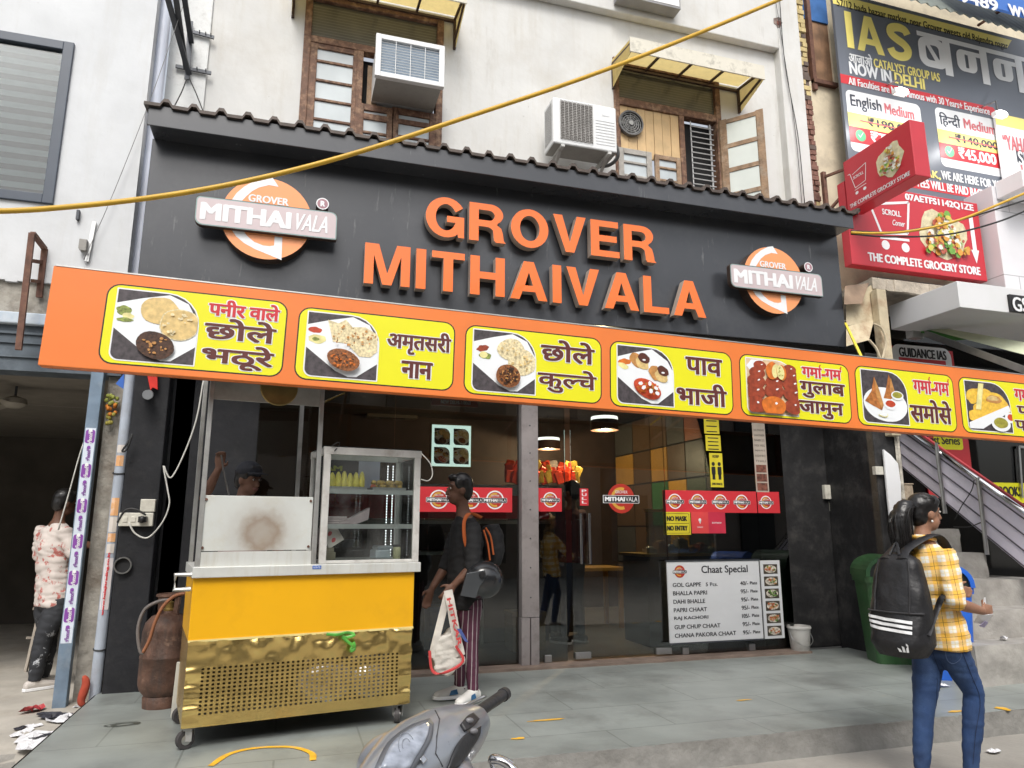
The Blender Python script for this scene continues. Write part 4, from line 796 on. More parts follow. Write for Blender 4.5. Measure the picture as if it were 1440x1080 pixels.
# projecting grocery sign (perpendicular to the facade)
Xp = 6.45; ps = thing('projecting_sign', 'red projecting box sign of a grocery store with shopping cart logo, on an iron bracket', 'sign', (Xp + .1, 6.4, 5.2))
FX = lambda u, v, d: V((Xp - d, 6.72 - u * 1.2, 5.107 + (v - 5.21) * .97))                  # u runs towards the street
z0, z1 = 5.107, 5.79
redbox = mat('sign_red', (.52, .03, .045), .35, v=.05, sc=3)
b = B(); b.box(Xp, Xp + .22, 5.69, 6.72, z0, z1); b.obj('box', redbox, ps, bevel=.008)
def cart_logo(b, u0, v0, w, h, fr, d, mi=0, lw=.03):
    def S_(pts): return [(u0 + a * w, v0 + c * h) for a, c in pts]
    def line(p, q): 
        p, q = V((*p, 0)), V((*q, 0)); t = (q - p).normalized(); n_ = V((-t.y, t.x, 0)) * lw * w * .5; b.flat([(p + n_)[:2], (p - n_)[:2], (q - n_)[:2], (q + n_)[:2]], d, fr, mi)
    P = S_([(0, .92), (.12, .92), (.34, .30), (.90, .36)]); Q = S_([(.24, .84), (1, .98), (.90, .36)])
    for a in (P, Q):
        for i in range(len(a) - 1): line(a[i], a[i + 1])
    L_ = S_([(.30, .22), (.92, .24)]); line(*L_)
    for a in (.40, .82): b.flat(circ(u0 + a * w, v0 + .09 * h, .085 * w, .085 * w, 14), d, fr, mi)
GRC = [mat('groc_' + str(i), c, .45, v=.2, sc=20) for i, c in enumerate(((.62, .56, .36), (.16, .36, .06), (.62, .30, .05), (.72, .70, .62), (.42, .10, .06), (.60, .52, .10)))]
def groceries(b, u0, u1, v0, v1, fr, d, base, n, seed):
    rnd = random.Random(seed); b.flat(circ((u0 + u1) / 2, (v0 + v1) / 2 - .03 * (v1 - v0), (u1 - u0) * .54, (v1 - v0) * .54, 20, wob=.35, seed=seed), d, fr, base)
    for i in range(n):
        u = rnd.uniform(.06, .94); v = rnd.uniform(.05, .95)
        if abs(u - .5) > .5 * (1.1 - v): continue
        r = rnd.uniform(.025, .075); b.flat(circ(u0 + u * (u1 - u0), v0 + v * (v1 - v0), r * (u1 - u0), r * (v1 - v0) * rnd.uniform(.7, 1.5), rnd.choice((5, 7, 9)), rnd.random() * 3, .25, i), d + .0006 + .0002 * i, fr, base + 1 + rnd.randrange(5))
b = B(); cart_logo(b, .05, 5.37, .25, .36, FX, .003); b.text('THE COMPLETE GROCERY STORE', .04, .80, 5.245, 5.30, FX, .003, .003, 0); b.text('SCROLL', .12, .26, 5.60, 5.64, FX, .003, .002, 0); b.obj('cart_lettering', whitep, ps)
b = B(); groceries(b, .46, .74, 5.40, 5.76, FX, .003, 0, 150, 3); b.obj('grocery_picture', GRC, ps)
b = B(); c = 7.05
b.bar((Xp - .02, 7.05, 5.0), (Xp - .02, 7.05, 5.82), .05, .05); b.bar((Xp - .02, 7.05, 5.75), (Xp + .1, 6.71, 5.74), .03, .03); b.bar((Xp - .02, 7.05, 5.25), (Xp + .1, 6.71, 5.5), .03, .03); b.bar((Xp - .02, 7.05, 5.3), (Xp + .05, 6.71, 5.14), .03, .03); b.obj('iron_bracket', rust, ps)
# flat grocery sign below it
Yq = 6.75; fs = thing('grocery_sign', 'flat red grocery store sign board with cart, groceries and white arrow, under the projecting sign', 'sign', (7.5, Yq, 4.4)); FQ = FR(Yq)
x0, x1, z0, z1 = 6.47, 8.66, 4.45, 5.56
b = B(); b.box(x0, x1, Yq, Yq + .13, z0, z1); b.obj('box', redbox, fs, bevel=.008)
b = B(); cart_logo(b, 6.72, 4.70, .75, .72, FQ, .003, lw=.045); b.text('SCROLL', 7.02, 7.32, 5.18, 5.26, FQ, .003, .006); b.text('Corner', 7.16, 7.36, 5.05, 5.13, FQ, .003, .003, shear=.2)
b.text('THE COMPLETE GROCERY STORE', 6.72, 8.55, 4.52, 4.635, FQ, .003, .014); b.text('07AETFS1142Q1ZE', 7.42, 8.58, 5.42, 5.53, FQ, .003, .014); b.obj('cart_lettering', whitep, fs)
b = B(); groceries(b, 7.62, 8.38, 4.72, 5.33, FQ, .003, 0, 260, 8); b.obj('grocery_picture', GRC, fs)
b = B(); b.flat([(8.50, 4.85), (8.54, 4.85), (8.54, 5.34), (8.47, 5.34), (8.47, 4.85)], .003, FQ); b.flat([(8.44, 4.87), (8.505, 4.68), (8.575, 4.87)], .0035, FQ); b.obj('arrow', whitep, fs)
# marble-clad building and its white canopy
marble = texmat('white_marble', 'brick', (.68, .67, .69), None, .3, (1, 1, 1), rot=(R(90), 0, 0), v=.05, sc=2, bw=.9, rh=.9, ms=.006, mortar=(.5, .5, .5), c2v=.97)
mb = thing('marble_building', 'white marble-clad shop building at the right edge with a boxy canopy', 'building', (9.8, 6.9, 0))
b = B(); b.box(8.74, 13, 6.58, 7.29, 4.3, 5.75); b.obj('upper_wall', marble, mb, bevel=.006)
b = B(); b.box(8.80, 13, 6.2, 6.575, 5.56, 5.80); b.obj('ledge', whitep, mb, bevel=.008)
b = B(); b.box(6.5, 13, 5.4, 6.3, 3.49, 3.775); b.obj('canopy', mat('canopy_white', (.70, .70, .71), .4, v=.04, sc=1.5, dirt=(.5, .55, .45), dsc=1, damt=.2), mb, bevel=.006)
b = B(); q = RC((1418, 414), (1470, 446), 5.38); b.box(q[0], q[1] + .6, 5.37, 5.398, q[2] + .02, q[3]); T(b, 'GS', (1424, 425), (1446, 430), (1434, 418), (1434, 438), 5.36, FR(5.369), .012, 1); b.obj('name_plate', [blackp, whitep], mb)
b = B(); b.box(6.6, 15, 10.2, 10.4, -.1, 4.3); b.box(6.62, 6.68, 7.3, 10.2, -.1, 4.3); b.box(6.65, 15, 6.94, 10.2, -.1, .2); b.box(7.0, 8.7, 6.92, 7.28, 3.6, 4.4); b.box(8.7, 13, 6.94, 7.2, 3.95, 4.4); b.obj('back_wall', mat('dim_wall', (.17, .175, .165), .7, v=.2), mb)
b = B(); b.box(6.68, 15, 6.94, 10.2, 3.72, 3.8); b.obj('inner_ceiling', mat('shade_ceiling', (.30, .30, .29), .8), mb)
b = B(); b.box(6.7, 13, 6.9, 6.93, .2, 3.95)
b.obj('shop_glass', glassmat('dark_glass', (.30, .32, .30), .02, 1.55), mb)
b = B(); b.box(6.0, 8.2, 6.05, 7.2, 3.88, 3.96)
for i in range(22): x = 6.0 + i * .1; b.box(x, x + .1, 6.0 + .02 * noise.noise(V((x * 4, 0, 0))), 6.05, 3.84 + .02 * noise.noise(V((x * 6, 2, 0))), 3.97)
b.obj('old_slab', mat('old_slab', (.48, .42, .34), .9, v=.25, sc=8, bump=.5, dirt=(.14, .12, .10), dsc=5, damt=.6), rb)
# rusty column and hanging sheets
rc_ = thing('rusty_column', 'rusty cream steel column right of the black shop sign, standing above the orange banner', 'column', (6.2, 5.95, 3))
rs = mat('rusty_cream', (.55, .47, .32), .7, v=.2, sc=5, bump=.2, dirt=(.26, .11, .05), dsc=3.5, damt=.85)
b = B(); q = RC((1232, 396), (1256, 520), 5.9); b.box(q[0], q[1] + .02, 5.9, 6.0, 2.2, 3.80); b.obj('channel', rs, rc_, bevel=.01)
b = B(); b.quad([at(1188, 402, 6.0), at(1222, 398, 6.0), at(1212, 427, 5.9), at(1187, 428, 5.9)]); b.obj('bent_flap', mat('brown_sheet', (.22, .15, .10), .7, v=.3, dirt=(.45, .38, .28), dsc=5, damt=.5), rc_)
b = B(); b.quad([at(1190, 424, 6.02), at(1232, 396, 6.02), at(1228, 452, 6.0), at(1190, 458, 6.0)]); b.quad([at(1190, 459, 6.0), at(1229, 450, 6.0), at(1222, 478, 5.92), at(1190, 487, 5.92)]); b.obj('hanging_sheet', rs, rc_)
cabs = thing('loose_cable', 'beige loose cable looping beside the rusty column', 'cable', (6.1, 5.85, 3))
b = B(); b.tube(spl([at(*p, 5.86) for p in ((1229, 455), (1240, 462), (1246, 480), (1242, 500), (1238, 512))], 5), .012, 6); b.obj('loop', mat('cable_beige', (.55, .47, .33), .6), cabs)
b = B(); b.tube(spl([at(*p, 5.88) for p in ((1222, 478), (1232, 490), (1238, 505))], 5), .014, 6); b.obj('stub', MATS['cable_beige'], cabs)
yr = B(); yr.bar(at(1189, 455, 5.7), at(1216, 512, 4.75), .02, .02); o = yr.obj('yellow_rod', mat('rod_yellow', (.72, .6, .06), .5)); tag(o, 'thin yellow rod leaning between black sign and orange banner', 'rod')
# retractable awning arm and fabric
aw = thing('retractable_awning', 'green and cream retractable awning folded under the white canopy', 'awning', (8, 5.4, 3.2))
b = B(); b.bar(at(1293, 466, 6.3), at(1445, 522, 5.25), .05, .07); b.box(*sorted((at(1278, 462, 6.3).x, at(1293, 462, 6.3).x)), 6.25, 6.35, at(1285, 476, 6.3).z, at(1285, 458, 6.3).z); b.obj('folding_arm', steel, aw)
b = B(); b.quad([at(1290, 455, 6.28), at(1445, 482, 5.6), at(1445, 500, 5.5), at(1292, 460, 6.26)]); b.obj('fabric', mat('awning_cream', (.55, .58, .42), .8), aw)
b = B(); b.quad([at(1291, 460, 6.27), at(1360, 477, 5.95), at(1345, 479, 6.0), at(1291, 467, 6.27)]); b.obj('green_valance', mat('awning_green', (.10, .30, .08), .8), aw)
# signs in the right shop
gi = thing('guidance_sign', 'red and white GUIDANCE IAS sign hanging in the shade above the orange banner', 'sign', (6.9, 6.85, 2.7)); Yg_ = 6.86; FGs = FR(Yg_)
q = RC((1252, 486), (1344, 530), Yg_); b = B(); b.box(q[0], q[1], Yg_, Yg_ + .03, q[2], q[3]); b.obj('panel', redp, gi)
b = B(); xx = RQ((1254, 500), (1338, 508), (1296, 487), (1296, 522), Yg_); b.flat(rrect(*xx, .12), .002, FGs, 0); T(b, 'GUIDANCE IAS', (1264, 498), (1331, 505), (1298, 491), (1298, 504), Yg_, FGs, .012, 1, .004); q = RQ((1264, 508), (1330, 512), (1297, 505), (1297, 511), Yg_); b.flat([(q[0], q[2]), (q[1], q[2]), (q[1], q[3]), (q[0], q[3])], .003, FGs, 2); b.obj('lettering', [whitep, blackp, redp], gi)
b = B(); c = atz(1384, 510, 3.7); b.box(c.x - .32, c.x + .32, c.y - .3, c.y + .3, 3.70, 3.715); o = b.obj('ceiling_light', mat('panel_glow', (.95, .97, 1), .5, v=0, emit=5)); tag(o, 'square lit ceiling panel in the shop under the white canopy', 'lamp')
ys_ = thing('book_sign', 'yellow BOOKS strip on the dark shop glass behind the stair railing', 'sign', (9, 6.88, 1.5)); Yk = 6.88; FK_ = FR(Yk)
q = RQ((1355, 690), (1470, 690), (1420, 679), (1420, 707), Yk); b = B(); b.box(q[0], q[1], Yk, Yk + .012, q[2], q[3]); b.obj('strip', yellowp, ys_); b = B(); T(b, 'BOOKS', (1405, 692), (1437, 694), (1420, 684), (1420, 698), Yk, FK_, .012, 0, .003); b.obj('lettering', blackp, ys_)
ss = thing('series_sign', 'red and yellow sign ending in Series, half hidden under the orange banner', 'sign', (7.9, 6.88, 2.1))
q = RQ((1300, 640), (1364, 640), (1330, 590), (1330, 700), Yk); b = B(); b.box(q[0], q[1], Yk - .004, Yk + .01, q[2], q[3]); b.obj('panel', redp, ss)
q = RQ((1312, 615), (1353, 620), (1330, 600), (1330, 632), Yk); b = B(); b.flat(rrect(*q, .04), .006, FK_, 0); T(b, 'Test Series', (1300, 617), (1349, 621), (1330, 613), (1330, 625), Yk, FK_, .006, 1, .008); b.obj('lettering', [yellowp, blackp], ss)
hb = B(); hb.bar(at(1432, 628, 6.86), at(1437, 700, 6.86), .03, .03); hb.bar(at(1432, 628, 6.86), at(1445, 630, 6.86), .03, .03); o = hb.obj('door_handle', steel); tag(o, 'steel door handle on the dark shop glass at the right edge', 'handle')
# ================================================================ CONCRETE STAIRS with lilac railing
st = thing('stairs', 'rough concrete stairs going up beside the black wall, littered with paper', 'stairs', (6.2, 5.2, 0))
stone = mat('stair_concrete', (.33, .315, .29), .92, v=.2, sc=6, bump=.6, bsc=14, dirt=(.18, .165, .145), dsc=2.5, damt=.6)
tops = [.315, .55, .78, 1.02, 1.25, 1.45, 1.66, 1.87, 2.08, 2.29]; lefts = [5.40, 5.62, 5.82, 6.03, 6.1, 6.13] + [6.13] * 4
for i, (zt, xl) in enumerate(zip(tops, lefts)):
    yf = 4.75 + .265 * i; b = B(); nx_, nz_ = 14, 4; zb = (tops[i - 1] if i else 0) - .03; xr = 6.58 if i > 2 else 7.0
    def sp(u, v, side):                                        # u along x, v down the riser
        x = xl + (xr - xl) * u; y = yf + .02 * noise.noise(V((x * 3, v * 2 + i, 1))) + .012 * noise.noise(V((x * 11, v * 7, i))); z = zt + (zb - zt) * v
        return V((x, y - .012 * v, z - (.02 * abs(noise.noise(V((x * 4, i, 7)))) if v == 0 else 0)))
    for a in range(nx_):
        for c in range(nz_): b.quad([sp(a / nx_, c / nz_, 0), sp((a + 1) / nx_, c / nz_, 0), sp((a + 1) / nx_, (c + 1) / nz_, 0), sp(a / nx_, (c + 1) / nz_, 0)])
        b.quad([sp(a / nx_, 0, 0), sp((a + 1) / nx_, 0, 0), V((xl + (xr - xl) * (a + 1) / nx_, yf + .34, zt - .004)), V((xl + (xr - xl) * a / nx_, yf + .34, zt - .004))])
    b.quad([sp(0, 0, 0), sp(0, 1, 0), (xl, yf + .6, zb), (xl, yf + .6, zt - .004)]); b.quad([sp(1, 0, 0), sp(1, 1, 0), (xr, yf + .6, zb), (xr, yf + .6, zt - .004)])
    bmesh.ops.remove_doubles(b.bm, verts=b.bm.verts, dist=.0005); b.obj('step', stone, st, smooth='auto')
rail = thing('stair_railing', 'lilac sheet stair railing with steel posts and a steel and red handrail', 'railing', (6.62, 5.6, 1.3))
slope = lambda y: .88 + (y - 5.178) * .81
Xr = 6.62
b = B(); P = [(y, slope(y) + h) for y, h in ((4.3, 0), (7.1, 0), (7.1, .46), (4.3, .60))]
FXr = lambda u, v, d: V((Xr - d, u, v)); b.prism(P, 0, -.02, FXr); b.obj('sheet', mat('lilac_sheet', (.74, .70, .78), .45, v=.05, sc=3, dirt=(.3, .28, .32), dsc=3, damt=.4), rail)
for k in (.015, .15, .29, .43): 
    b = B(); b.bar((Xr - .003, 4.3, slope(4.3) + k * 1.25), (Xr - .003, 7.1, slope(7.1) + k), .008, .012); b.obj('slat_shadow_line', mat('lilac_shadow', (.10, .09, .11), .5), rail)  # dark bars paint the shadow lines along the slats
b = B(); b.tube([(Xr - .01, 4.3, slope(4.3) + .62), (Xr - .01, 7.1, slope(7.1) + .50)], .026, 10); b.obj('handrail', chrome, rail, smooth=True)
b = B(); b.bar((Xr + .06, 4.3, slope(4.3) + .625), (Xr + .06, 7.1, slope(7.1) + .505), .03, .035); b.obj('red_rail', mat('rail_red', (.40, .05, .06), .5), rail)
for (px0, py0, px1, py1) in ((1317, 628, 1329, 722), (1376, 677, 1388, 780)):
    p, q = at(px0, py0, 1), at(px1, py1, 1)
    def onx(px, py): d = ray(px, py); return V((0, 0, HC)) + d * ((Xr - .05) / d.x)
    b = B(); b.tube([onx(px0, py0), onx(px1, py1)], .02, 8); b.tube([onx(px0, py0) + V((0, 0, .04)), onx(px0, py0) - V((0, 0, .12))], .014, 8); b.obj('post', steel, rail, smooth='auto')
b = B(); b.tube([onx(1263, 608), onx(1269, 680)], .014, 8); b.obj('thin_post', steel, rail)
tw = thing('loose_wire', 'thin loose wires tangled on the lilac railing', 'wire', (6.5, 5.6, 1.6)); b = B(); b.tube(spl([onx(*p) for p in ((1370, 675), (1366, 690), (1352, 712), (1343, 730))], 5), .005, 5); b.obj('strand', cable_black, tw)
b = B(); b.tube(spl([onx(*p) for p in ((1341, 741), (1362, 741), (1379, 735))], 5), .006, 5); b.obj('strand', cable_black, tw)
b = B(); b.box(6.64, 6.9, 5.3, 5.45, .35, .75); o = b.obj('red_crate', mat('crate_red', (.5, .03, .03), .4), bevel=.01); tag(o, 'red plastic crate behind the foot of the stair railing', 'crate')
pb = B(); P = [at(*p, 5.97) for p in ((1240, 632), (1250, 640), (1260, 652), (1264, 680), (1265, 722), (1252, 755), (1246, 700))]; pb.prism([(p.x, p.z) for p in P], 0, .03, FR(5.97)); o = pb.obj('white_sheet', whitep, bevel=.008); tag(o, 'curved white plastic sheet leaning at the edge of the black side wall', 'sheet')
bk = B(); c = at(1273, 691, 6.3); bk.box(c.x - .07, c.x + .06, 6.25, 6.45, c.z - .10, c.z + .07); bk.box(c.x - .08, c.x + .07, 6.24, 6.46, c.z + .07, c.z + .085); o = bk.obj('brick_block', mat('block', (.38, .31, .23), .9, v=.3, sc=20, bump=.4), bevel=.006); tag(o, 'small tan block at the top of the stairs behind the woman', 'block')
b = B(); q = RQ((872, 5), (957, 5), (915, -25), (957, 13), 6.9); b.box(q[0], q[1], 6.9, 7.07, q[2], q[2] + .5); b.mi = 1; b.box(q[0] + .02, q[1] - .02, 6.895, 6.9, q[2] + .03, q[2] + .45); o = b.obj('light_box', [mat('box_edge', (.25, .25, .26), .5), whitep], bevel=.004); tag(o, 'white sign box whose lower edge shows at the top of the upper wall', 'sign')
# ================================================================ GLASS SHOPFRONT
Yg = 6.66; FG = FR(Yg)
sf = thing('glass_shopfront', 'frameless glass shopfront with red logo bands and glass doors under the orange banner', 'shopfront', (2.4, 6.66, 0))
gl = glassmat('shop_glass', (.66, .70, .69), .0, 1.85)
fit = mat('patch_fitting', (.42, .42, .42), .35, .9, v=.1)
def pane(name, x0, x1, z0, z1, y=Yg):
    b = B(); b.box(x0, x1, y, y + .012, z0, z1); return b.obj(name, gl, sf)
pA = pane('glass_pane', -.3, .9, .03, 3.13); pA2 = pane('glass_pane', .906, 2.115, .03, 3.13); pB = pane('glass_pane', 2.30, 2.60, .03, 3.13)
dC = pane('glass_door', 2.66, 3.70, .045, 3.13, Yg - .006); pD = pane('glass_pane', 3.71, 4.80, .03, 3.13); pE = pane('glass_pane', 4.806, 5.16, .03, 3.13)
for x0, x1, pr in ((2.67, 2.83, dC), (3.52, 3.69, dC)):
    b = B(); b.box(x0, x1, Yg - .03, Yg + .03, .04, .10); b.obj('patch_fitting', fit, pr, bevel=.003)
for x in (2.40, 1.35, 3.85, 4.62, .3): b = B(); b.box(x - .035, x + .035, Yg - .02, Yg + .03, .025, .09); b.obj('glass_clip', fit, sf, bevel=.003)
for px in (816, 828):
    p, q = at(px, 722, Yg - .05), at(px, 793, Yg - .05); b = B(); b.tube([(p.x, Yg - .06, q.z), (p.x, Yg - .06, p.z)], .014, 10); 
    for z in (q.z + .06, p.z - .06): b.tube([(p.x, Yg - .06, z), (p.x, Yg, z)], .009, 8)
    b.obj('handle', chrome, dC, smooth='auto')
b = B(); q = RQ((815, 700), (827, 700), (820, 687), (820, 711), Yg); b.flat([(q[0], q[2]), (q[1], q[2]), (q[1], q[3]), (q[0], q[3])], .008, FG)
for i, ch in enumerate('PULL'): h = (q[3] - q[2]) / 4.6; zz = q[3] - (i + 1.05) * h; b.text(ch, q[0] + .02, q[1] - .02, zz, zz + h * .75, FG, .0095, .004, 1)
b.obj('pull_sticker', [redp, whitep], dC)
LM = [mat('mini_red', (.40, .03, .02), .4), whitep, blackp, mat('mini_gold', (.60, .33, .05), .4)]
def minilogo(b, cx, cz, w, fr, d, o=0, bright=False):
    r = w * .33; annulus(b, cx, cz, r * .95, r * 1.12, d, d, fr, 24, o + (1 if not bright else 0)); b.flat(circ(cx, cz, r * .95, r * .95, 24), d + .0004, fr, o)
    a0 = A_(cx, cz, r * .85, r * .85, 70, 290, 16); a1 = A_(cx, cz, r * .62, r * .62, 70, 290, 16); band(b, a0, a1, d + .0008, fr, o + 3)
    b.text('GROVER', cx - r * .5, cx + r * .55, cz + r * .38, cz + r * .6, fr, d + .001, 0, o + 1)
    b.flat(rrect(cx - w * .5, cx + w * .5, cz - r * .36, cz + r * .24, .01), d + .0012, fr, o + 1); b.flat(rrect(cx - w * .485, cx + w * .485, cz - r * .33, cz + r * .21, .008), d + .0016, fr, o + 2)
    b.text('MITHAI', cx - w * .45, cx + w * .1, cz - r * .22, cz + r * .12, fr, d + .002, w * .02, o + 1); b.text('VALA', cx + w * .12, cx + w * .45, cz - r * .22, cz + r * .12, fr, d + .002, 0, o + 1)
def redband(x0, x1, z0, z1, cents, parent, w=.21):
    b = B(); b.flat([(x0, z0), (x1, z0), (x1, z1), (x0, z1)], .0015, FG, 0)
    for c in cents: minilogo(b, c, (z0 + z1) / 2, w, FG, .003, 1)
    b.obj('logo_band', [redp] + LM, parent)
_, _, z0, z1 = RQ((935, 706), (1096, 706), (1015, 690.5), (1015, 721), Yg)
xs = [at(px, 706, Yg).x for px in (949, 981, 1013, 1043)]; redband(at(932, 706, Yg).x, 4.797, z0, z1, xs, pD); redband(4.809, at(1096, 706, Yg).x, z0, z1, [at(1077, 706, Yg).x], pE, .19)
redband(2.30, 2.56, z0, z1, [2.44], pB, .2)
xs = [at(px, 702, Yg).x for px in (617, 662, 696)]; redband(1.0, 2.05, z0 - .01, z1 - .005, xs, pA2, .24)
b = B(); c = at(873, 701, Yg); minilogo(b, c.x, c.z, .40, FG, .008, 0, True); b.obj('door_logo', LM, dC)
b = B(); q = RQ((933, 737), (971, 737), (952, 720), (952, 752), Yg); b.flat([(q[0], q[2]), (q[1], q[2]), (q[1], q[3]), (q[0], q[3])], .002, FG, 0); W, H = q[1] - q[0], q[3] - q[2]
for k in (0, 1):
    e = .014 + .004 * k; b.flat(rrect(q[0] + e, q[1] - e, q[2] + e, q[3] - e, .015), .0025 + .0006 * k, FG, 1 - k)
b.flat([(q[0] + .02, q[2] + H * .49), (q[1] - .02, q[2] + H * .49), (q[1] - .02, q[2] + H * .51), (q[0] + .02, q[2] + H * .51)], .004, FG, 1)
b.text('NO MASK', q[0] + .12 * W, q[1] - .12 * W, q[2] + .6 * H, q[2] + .82 * H, FG, .004, .008, 1); b.text('NO ENTRY', q[0] + .12 * W, q[1] - .12 * W, q[2] + .18 * H, q[2] + .4 * H, FG, .004, .008, 1)
b.obj('mask_notice', [mat('notice_yellow', (.62, .52, .03), .4), blackp], pD)
b = B(); q = RQ((972, 735), (1020, 735), (996, 720), (996, 750), Yg); xm = (q[0] + q[1]) / 2; b.flat([(q[0], q[2]), (xm, q[2]), (xm, q[3]), (q[0], q[3])], .002, FG, 0); b.flat([(xm, q[2]), (q[1], q[2]), (q[1], q[3]), (xm, q[3])], .002, FG, 1)
c = (q[0] + (xm - q[0]) * .5, q[2] + (q[3] - q[2]) * .62); b.flat(circ(*c, .016, .018, 14), .003, FG, 2); b.flat([(c[0] - .012, c[1] - .012), (c[0] + .002, c[1] - .042), (c[0] + .014, c[1] - .008)], .003, FG, 2); b.text('SWIGGY', c[0] - .035, c[0] + .035, q[2] + .055, q[2] + .07, FG, .003, 0, 2); b.text('zomato', xm + .04, q[1] - .05, q[2] + .1, q[2] + .118, FG, .003, 0, 2)
b.obj('delivery_sticker', [mat('sticker_red', (.62, .06, .06), .4), mat('sticker_wine', (.50, .03, .06), .4), whitep], pD)
b = B(); yn = MATS['notice_yellow']
for (l, r, t_, bo, n) in ((990, 1011, 586, 610, 3), (991, 1012, 612, 634, 4), (995, 1013, 637, 685, 0)):
    q = RQ((l, 600), (r, 600), (1000, t_), (1000, bo), Yg); b.flat([(q[0], q[2]), (q[1], q[2]), (q[1], q[3]), (q[0], q[3])], .002, FG, 0); W, H = q[1] - q[0], q[3] - q[2]
    for i in range(n): zz = q[2] + H * (i + .3) / (n + .2); b.flat([(q[0] + .15 * W, zz), (q[1] - .15 * W, zz), (q[1] - .15 * W, zz + .012), (q[0] + .15 * W, zz + .012)], .0026, FG, 1)
    if not n:
        for u in (.27, .73): b.flat(circ(q[0] + u * W, q[2] + .68 * H, .02, .022, 12), .0026, FG, 1); b.flat(rrect(q[0] + u * W - .024, q[0] + u * W + .024, q[2] + .36 * H, q[2] + .6 * H, .012), .0026, FG, 1); b.flat(rrect(q[0] + u * W - .017, q[0] + u * W + .017, q[2] + .22 * H, q[2] + .38 * H, .005), .0026, FG, 1)
        b.text('KEEP', q[0] + .25 * W, q[1] - .25 * W, q[2] + .86 * H, q[2] + .94 * H, FG, .0026, .003, 1); b.text('DISTANCE', q[0] + .1 * W, q[1] - .1 * W, q[2] + .06 * H, q[2] + .13 * H, FG, .0026, .003, 1)
b.obj('yellow_notice', [yn, blackp], pD)
b = B(); q = RQ((1060, 640), (1078, 640), (1069, 595), (1069, 692), Yg); b.flat([(q[0], q[2]), (q[1], q[2]), (q[1], q[3]), (q[0], q[3])], .002, FG, 0); W, H = q[1] - q[0], q[3] - q[2]
for i, s_ in enumerate(('DAL MAKHNI', 'SHAHI PANEER', 'PANEER DO', 'MIX VEG', 'RAJMA RICE', 'KADHI RICE', 'THALI')): zz = q[3] - H * (.12 + .075 * i); b.text(s_, q[0] + .1 * W, q[1] - .1 * W, zz, zz + .022, FG, .003, 0, 1)
for i in range(3): b.flat([(q[0] + .1 * W, q[2] + H * (.02 + .13 * i)), (q[1] - .1 * W, q[2] + H * (.02 + .13 * i)), (q[1] - .1 * W, q[2] + H * (.13 + .13 * i)), (q[0] + .1 * W, q[2] + H * (.13 + .13 * i))], .003, FG, 2)
b.obj('menu_strip', [mat('strip_paper', (.42, .36, .30), .6), blackp, mat('strip_photo', (.16, .06, .04), .5, v=.7, sc=30)], pE)
# steel pillar in the middle
pl = thing('steel_pillar', 'grey riveted steel pillar between the two halves of the glass shopfront', 'pillar', (2.21, 6.6, 0))
psm = mat('pillar_steel', (.30, .27, .265), .5, .3, v=.12, sc=3, dirt=(.12, .10, .10), dsc=9, damt=.5)
b = B(); b.box(2.122, 2.292, 6.58, 6.72, .44, 3.13); b.obj('casing', psm, pl, bevel=.004)
for x0, x1 in ((2.116, 2.198), (2.208, 2.290)): b = B(); b.box(x0, x1, 6.575, 6.71, 0.02, .435); b.obj('foot_plate', psm, pl, bevel=.004)
for i in range(9): b = B(); b.lathe((2.207, 6.577, .62 + i * .27), [(.007, -.004), (.006, .004)], 8, M=Matrix.Rotation(R(90), 4, 'X')); b.obj('rivet', dark_metal, pl)
# ================================================================ CHAAT BOARD and photo strip
mbd = thing('menu_board', 'white Chaat Special price board standing against the glass', 'menu board', (4.25, 6.58, .12)); Ym = 6.58; FM_ = FR(Ym)
x0, x1 = at(940, 845, Ym).x, at(1070.5, 845, Ym).x; z1, z0 = at(1005, 789, Ym).z, at(1005, 901.5, Ym).z; W, H = x1 - x0, z1 - z0
b = B(); b.box(x0, x1, Ym, Ym + .02, z0, z1); b.obj('panel', mat('board_white', (.62, .63, .64), .35, v=.03), mbd, bevel=.003)
b = B(); b.box(x0 - .012, x1 + .012, Ym - .006, Ym - .0005, z0 - .012, z0); b.box(x0 - .012, x1 + .012, Ym - .006, Ym + .015, z1, z1 + .014); b.obj('frame', dark_metal, mbd)
b = B(); items = [('GOL GAPPE', '40/-'), ('BHALLA PAPRI', '95/-'), ('DAHI BHALLE', '95/-'), ('PAPRI CHAAT', '95/-'), ('RAJ KACHORI', '105/-'), ('GUP CHUP CHAAT', '95/-'), ('CHANA PAKORA CHAAT', '95/-')]; wds = (.30, .36, .335, .35, .36, .485, .65)
b.text('Chaat Special', x0 + .36 * W, x0 + .87 * W, z1 - .18 * H, z1 - .055 * H, FM_, .001, .005)
for i, ((n_, pr), wd) in enumerate(zip(items, wds)):
    zt = z1 - H * (.265 + .1035 * i); zb = zt - .052 * H; b.text(n_, x0 + .05 * W, x0 + (.05 + wd) * W, zb, zt, FM_, .001, .003); b.text(pr, x0 + .775 * W, x0 + .865 * W, zb, zt, FM_, .001, .003); b.text('Plate', x0 + .885 * W, x0 + .965 * W, zb + .006, zt - .004, FM_, .001, .002)
    if i == 0: b.text('5 Pcs.', x0 + .40 * W, x0 + .53 * W, zb, zt - .004, FM_, .001, .002)
b.obj('lettering', mat('ink', (.03, .03, .035), .5), mbd)
b = B(); minilogo(b, x0 + .13 * W, z1 - .125 * H, .165, FM_, .001, 0, True); b.obj('logo', [LM[0], whitep, blackp, LM[3]], mbd)
pt = thing('photo_strip', 'narrow white board with six chaat photos beside the price board', 'menu board', (4.93, 6.585, .12)); Ym2 = 6.585; F5 = FR(Ym2)
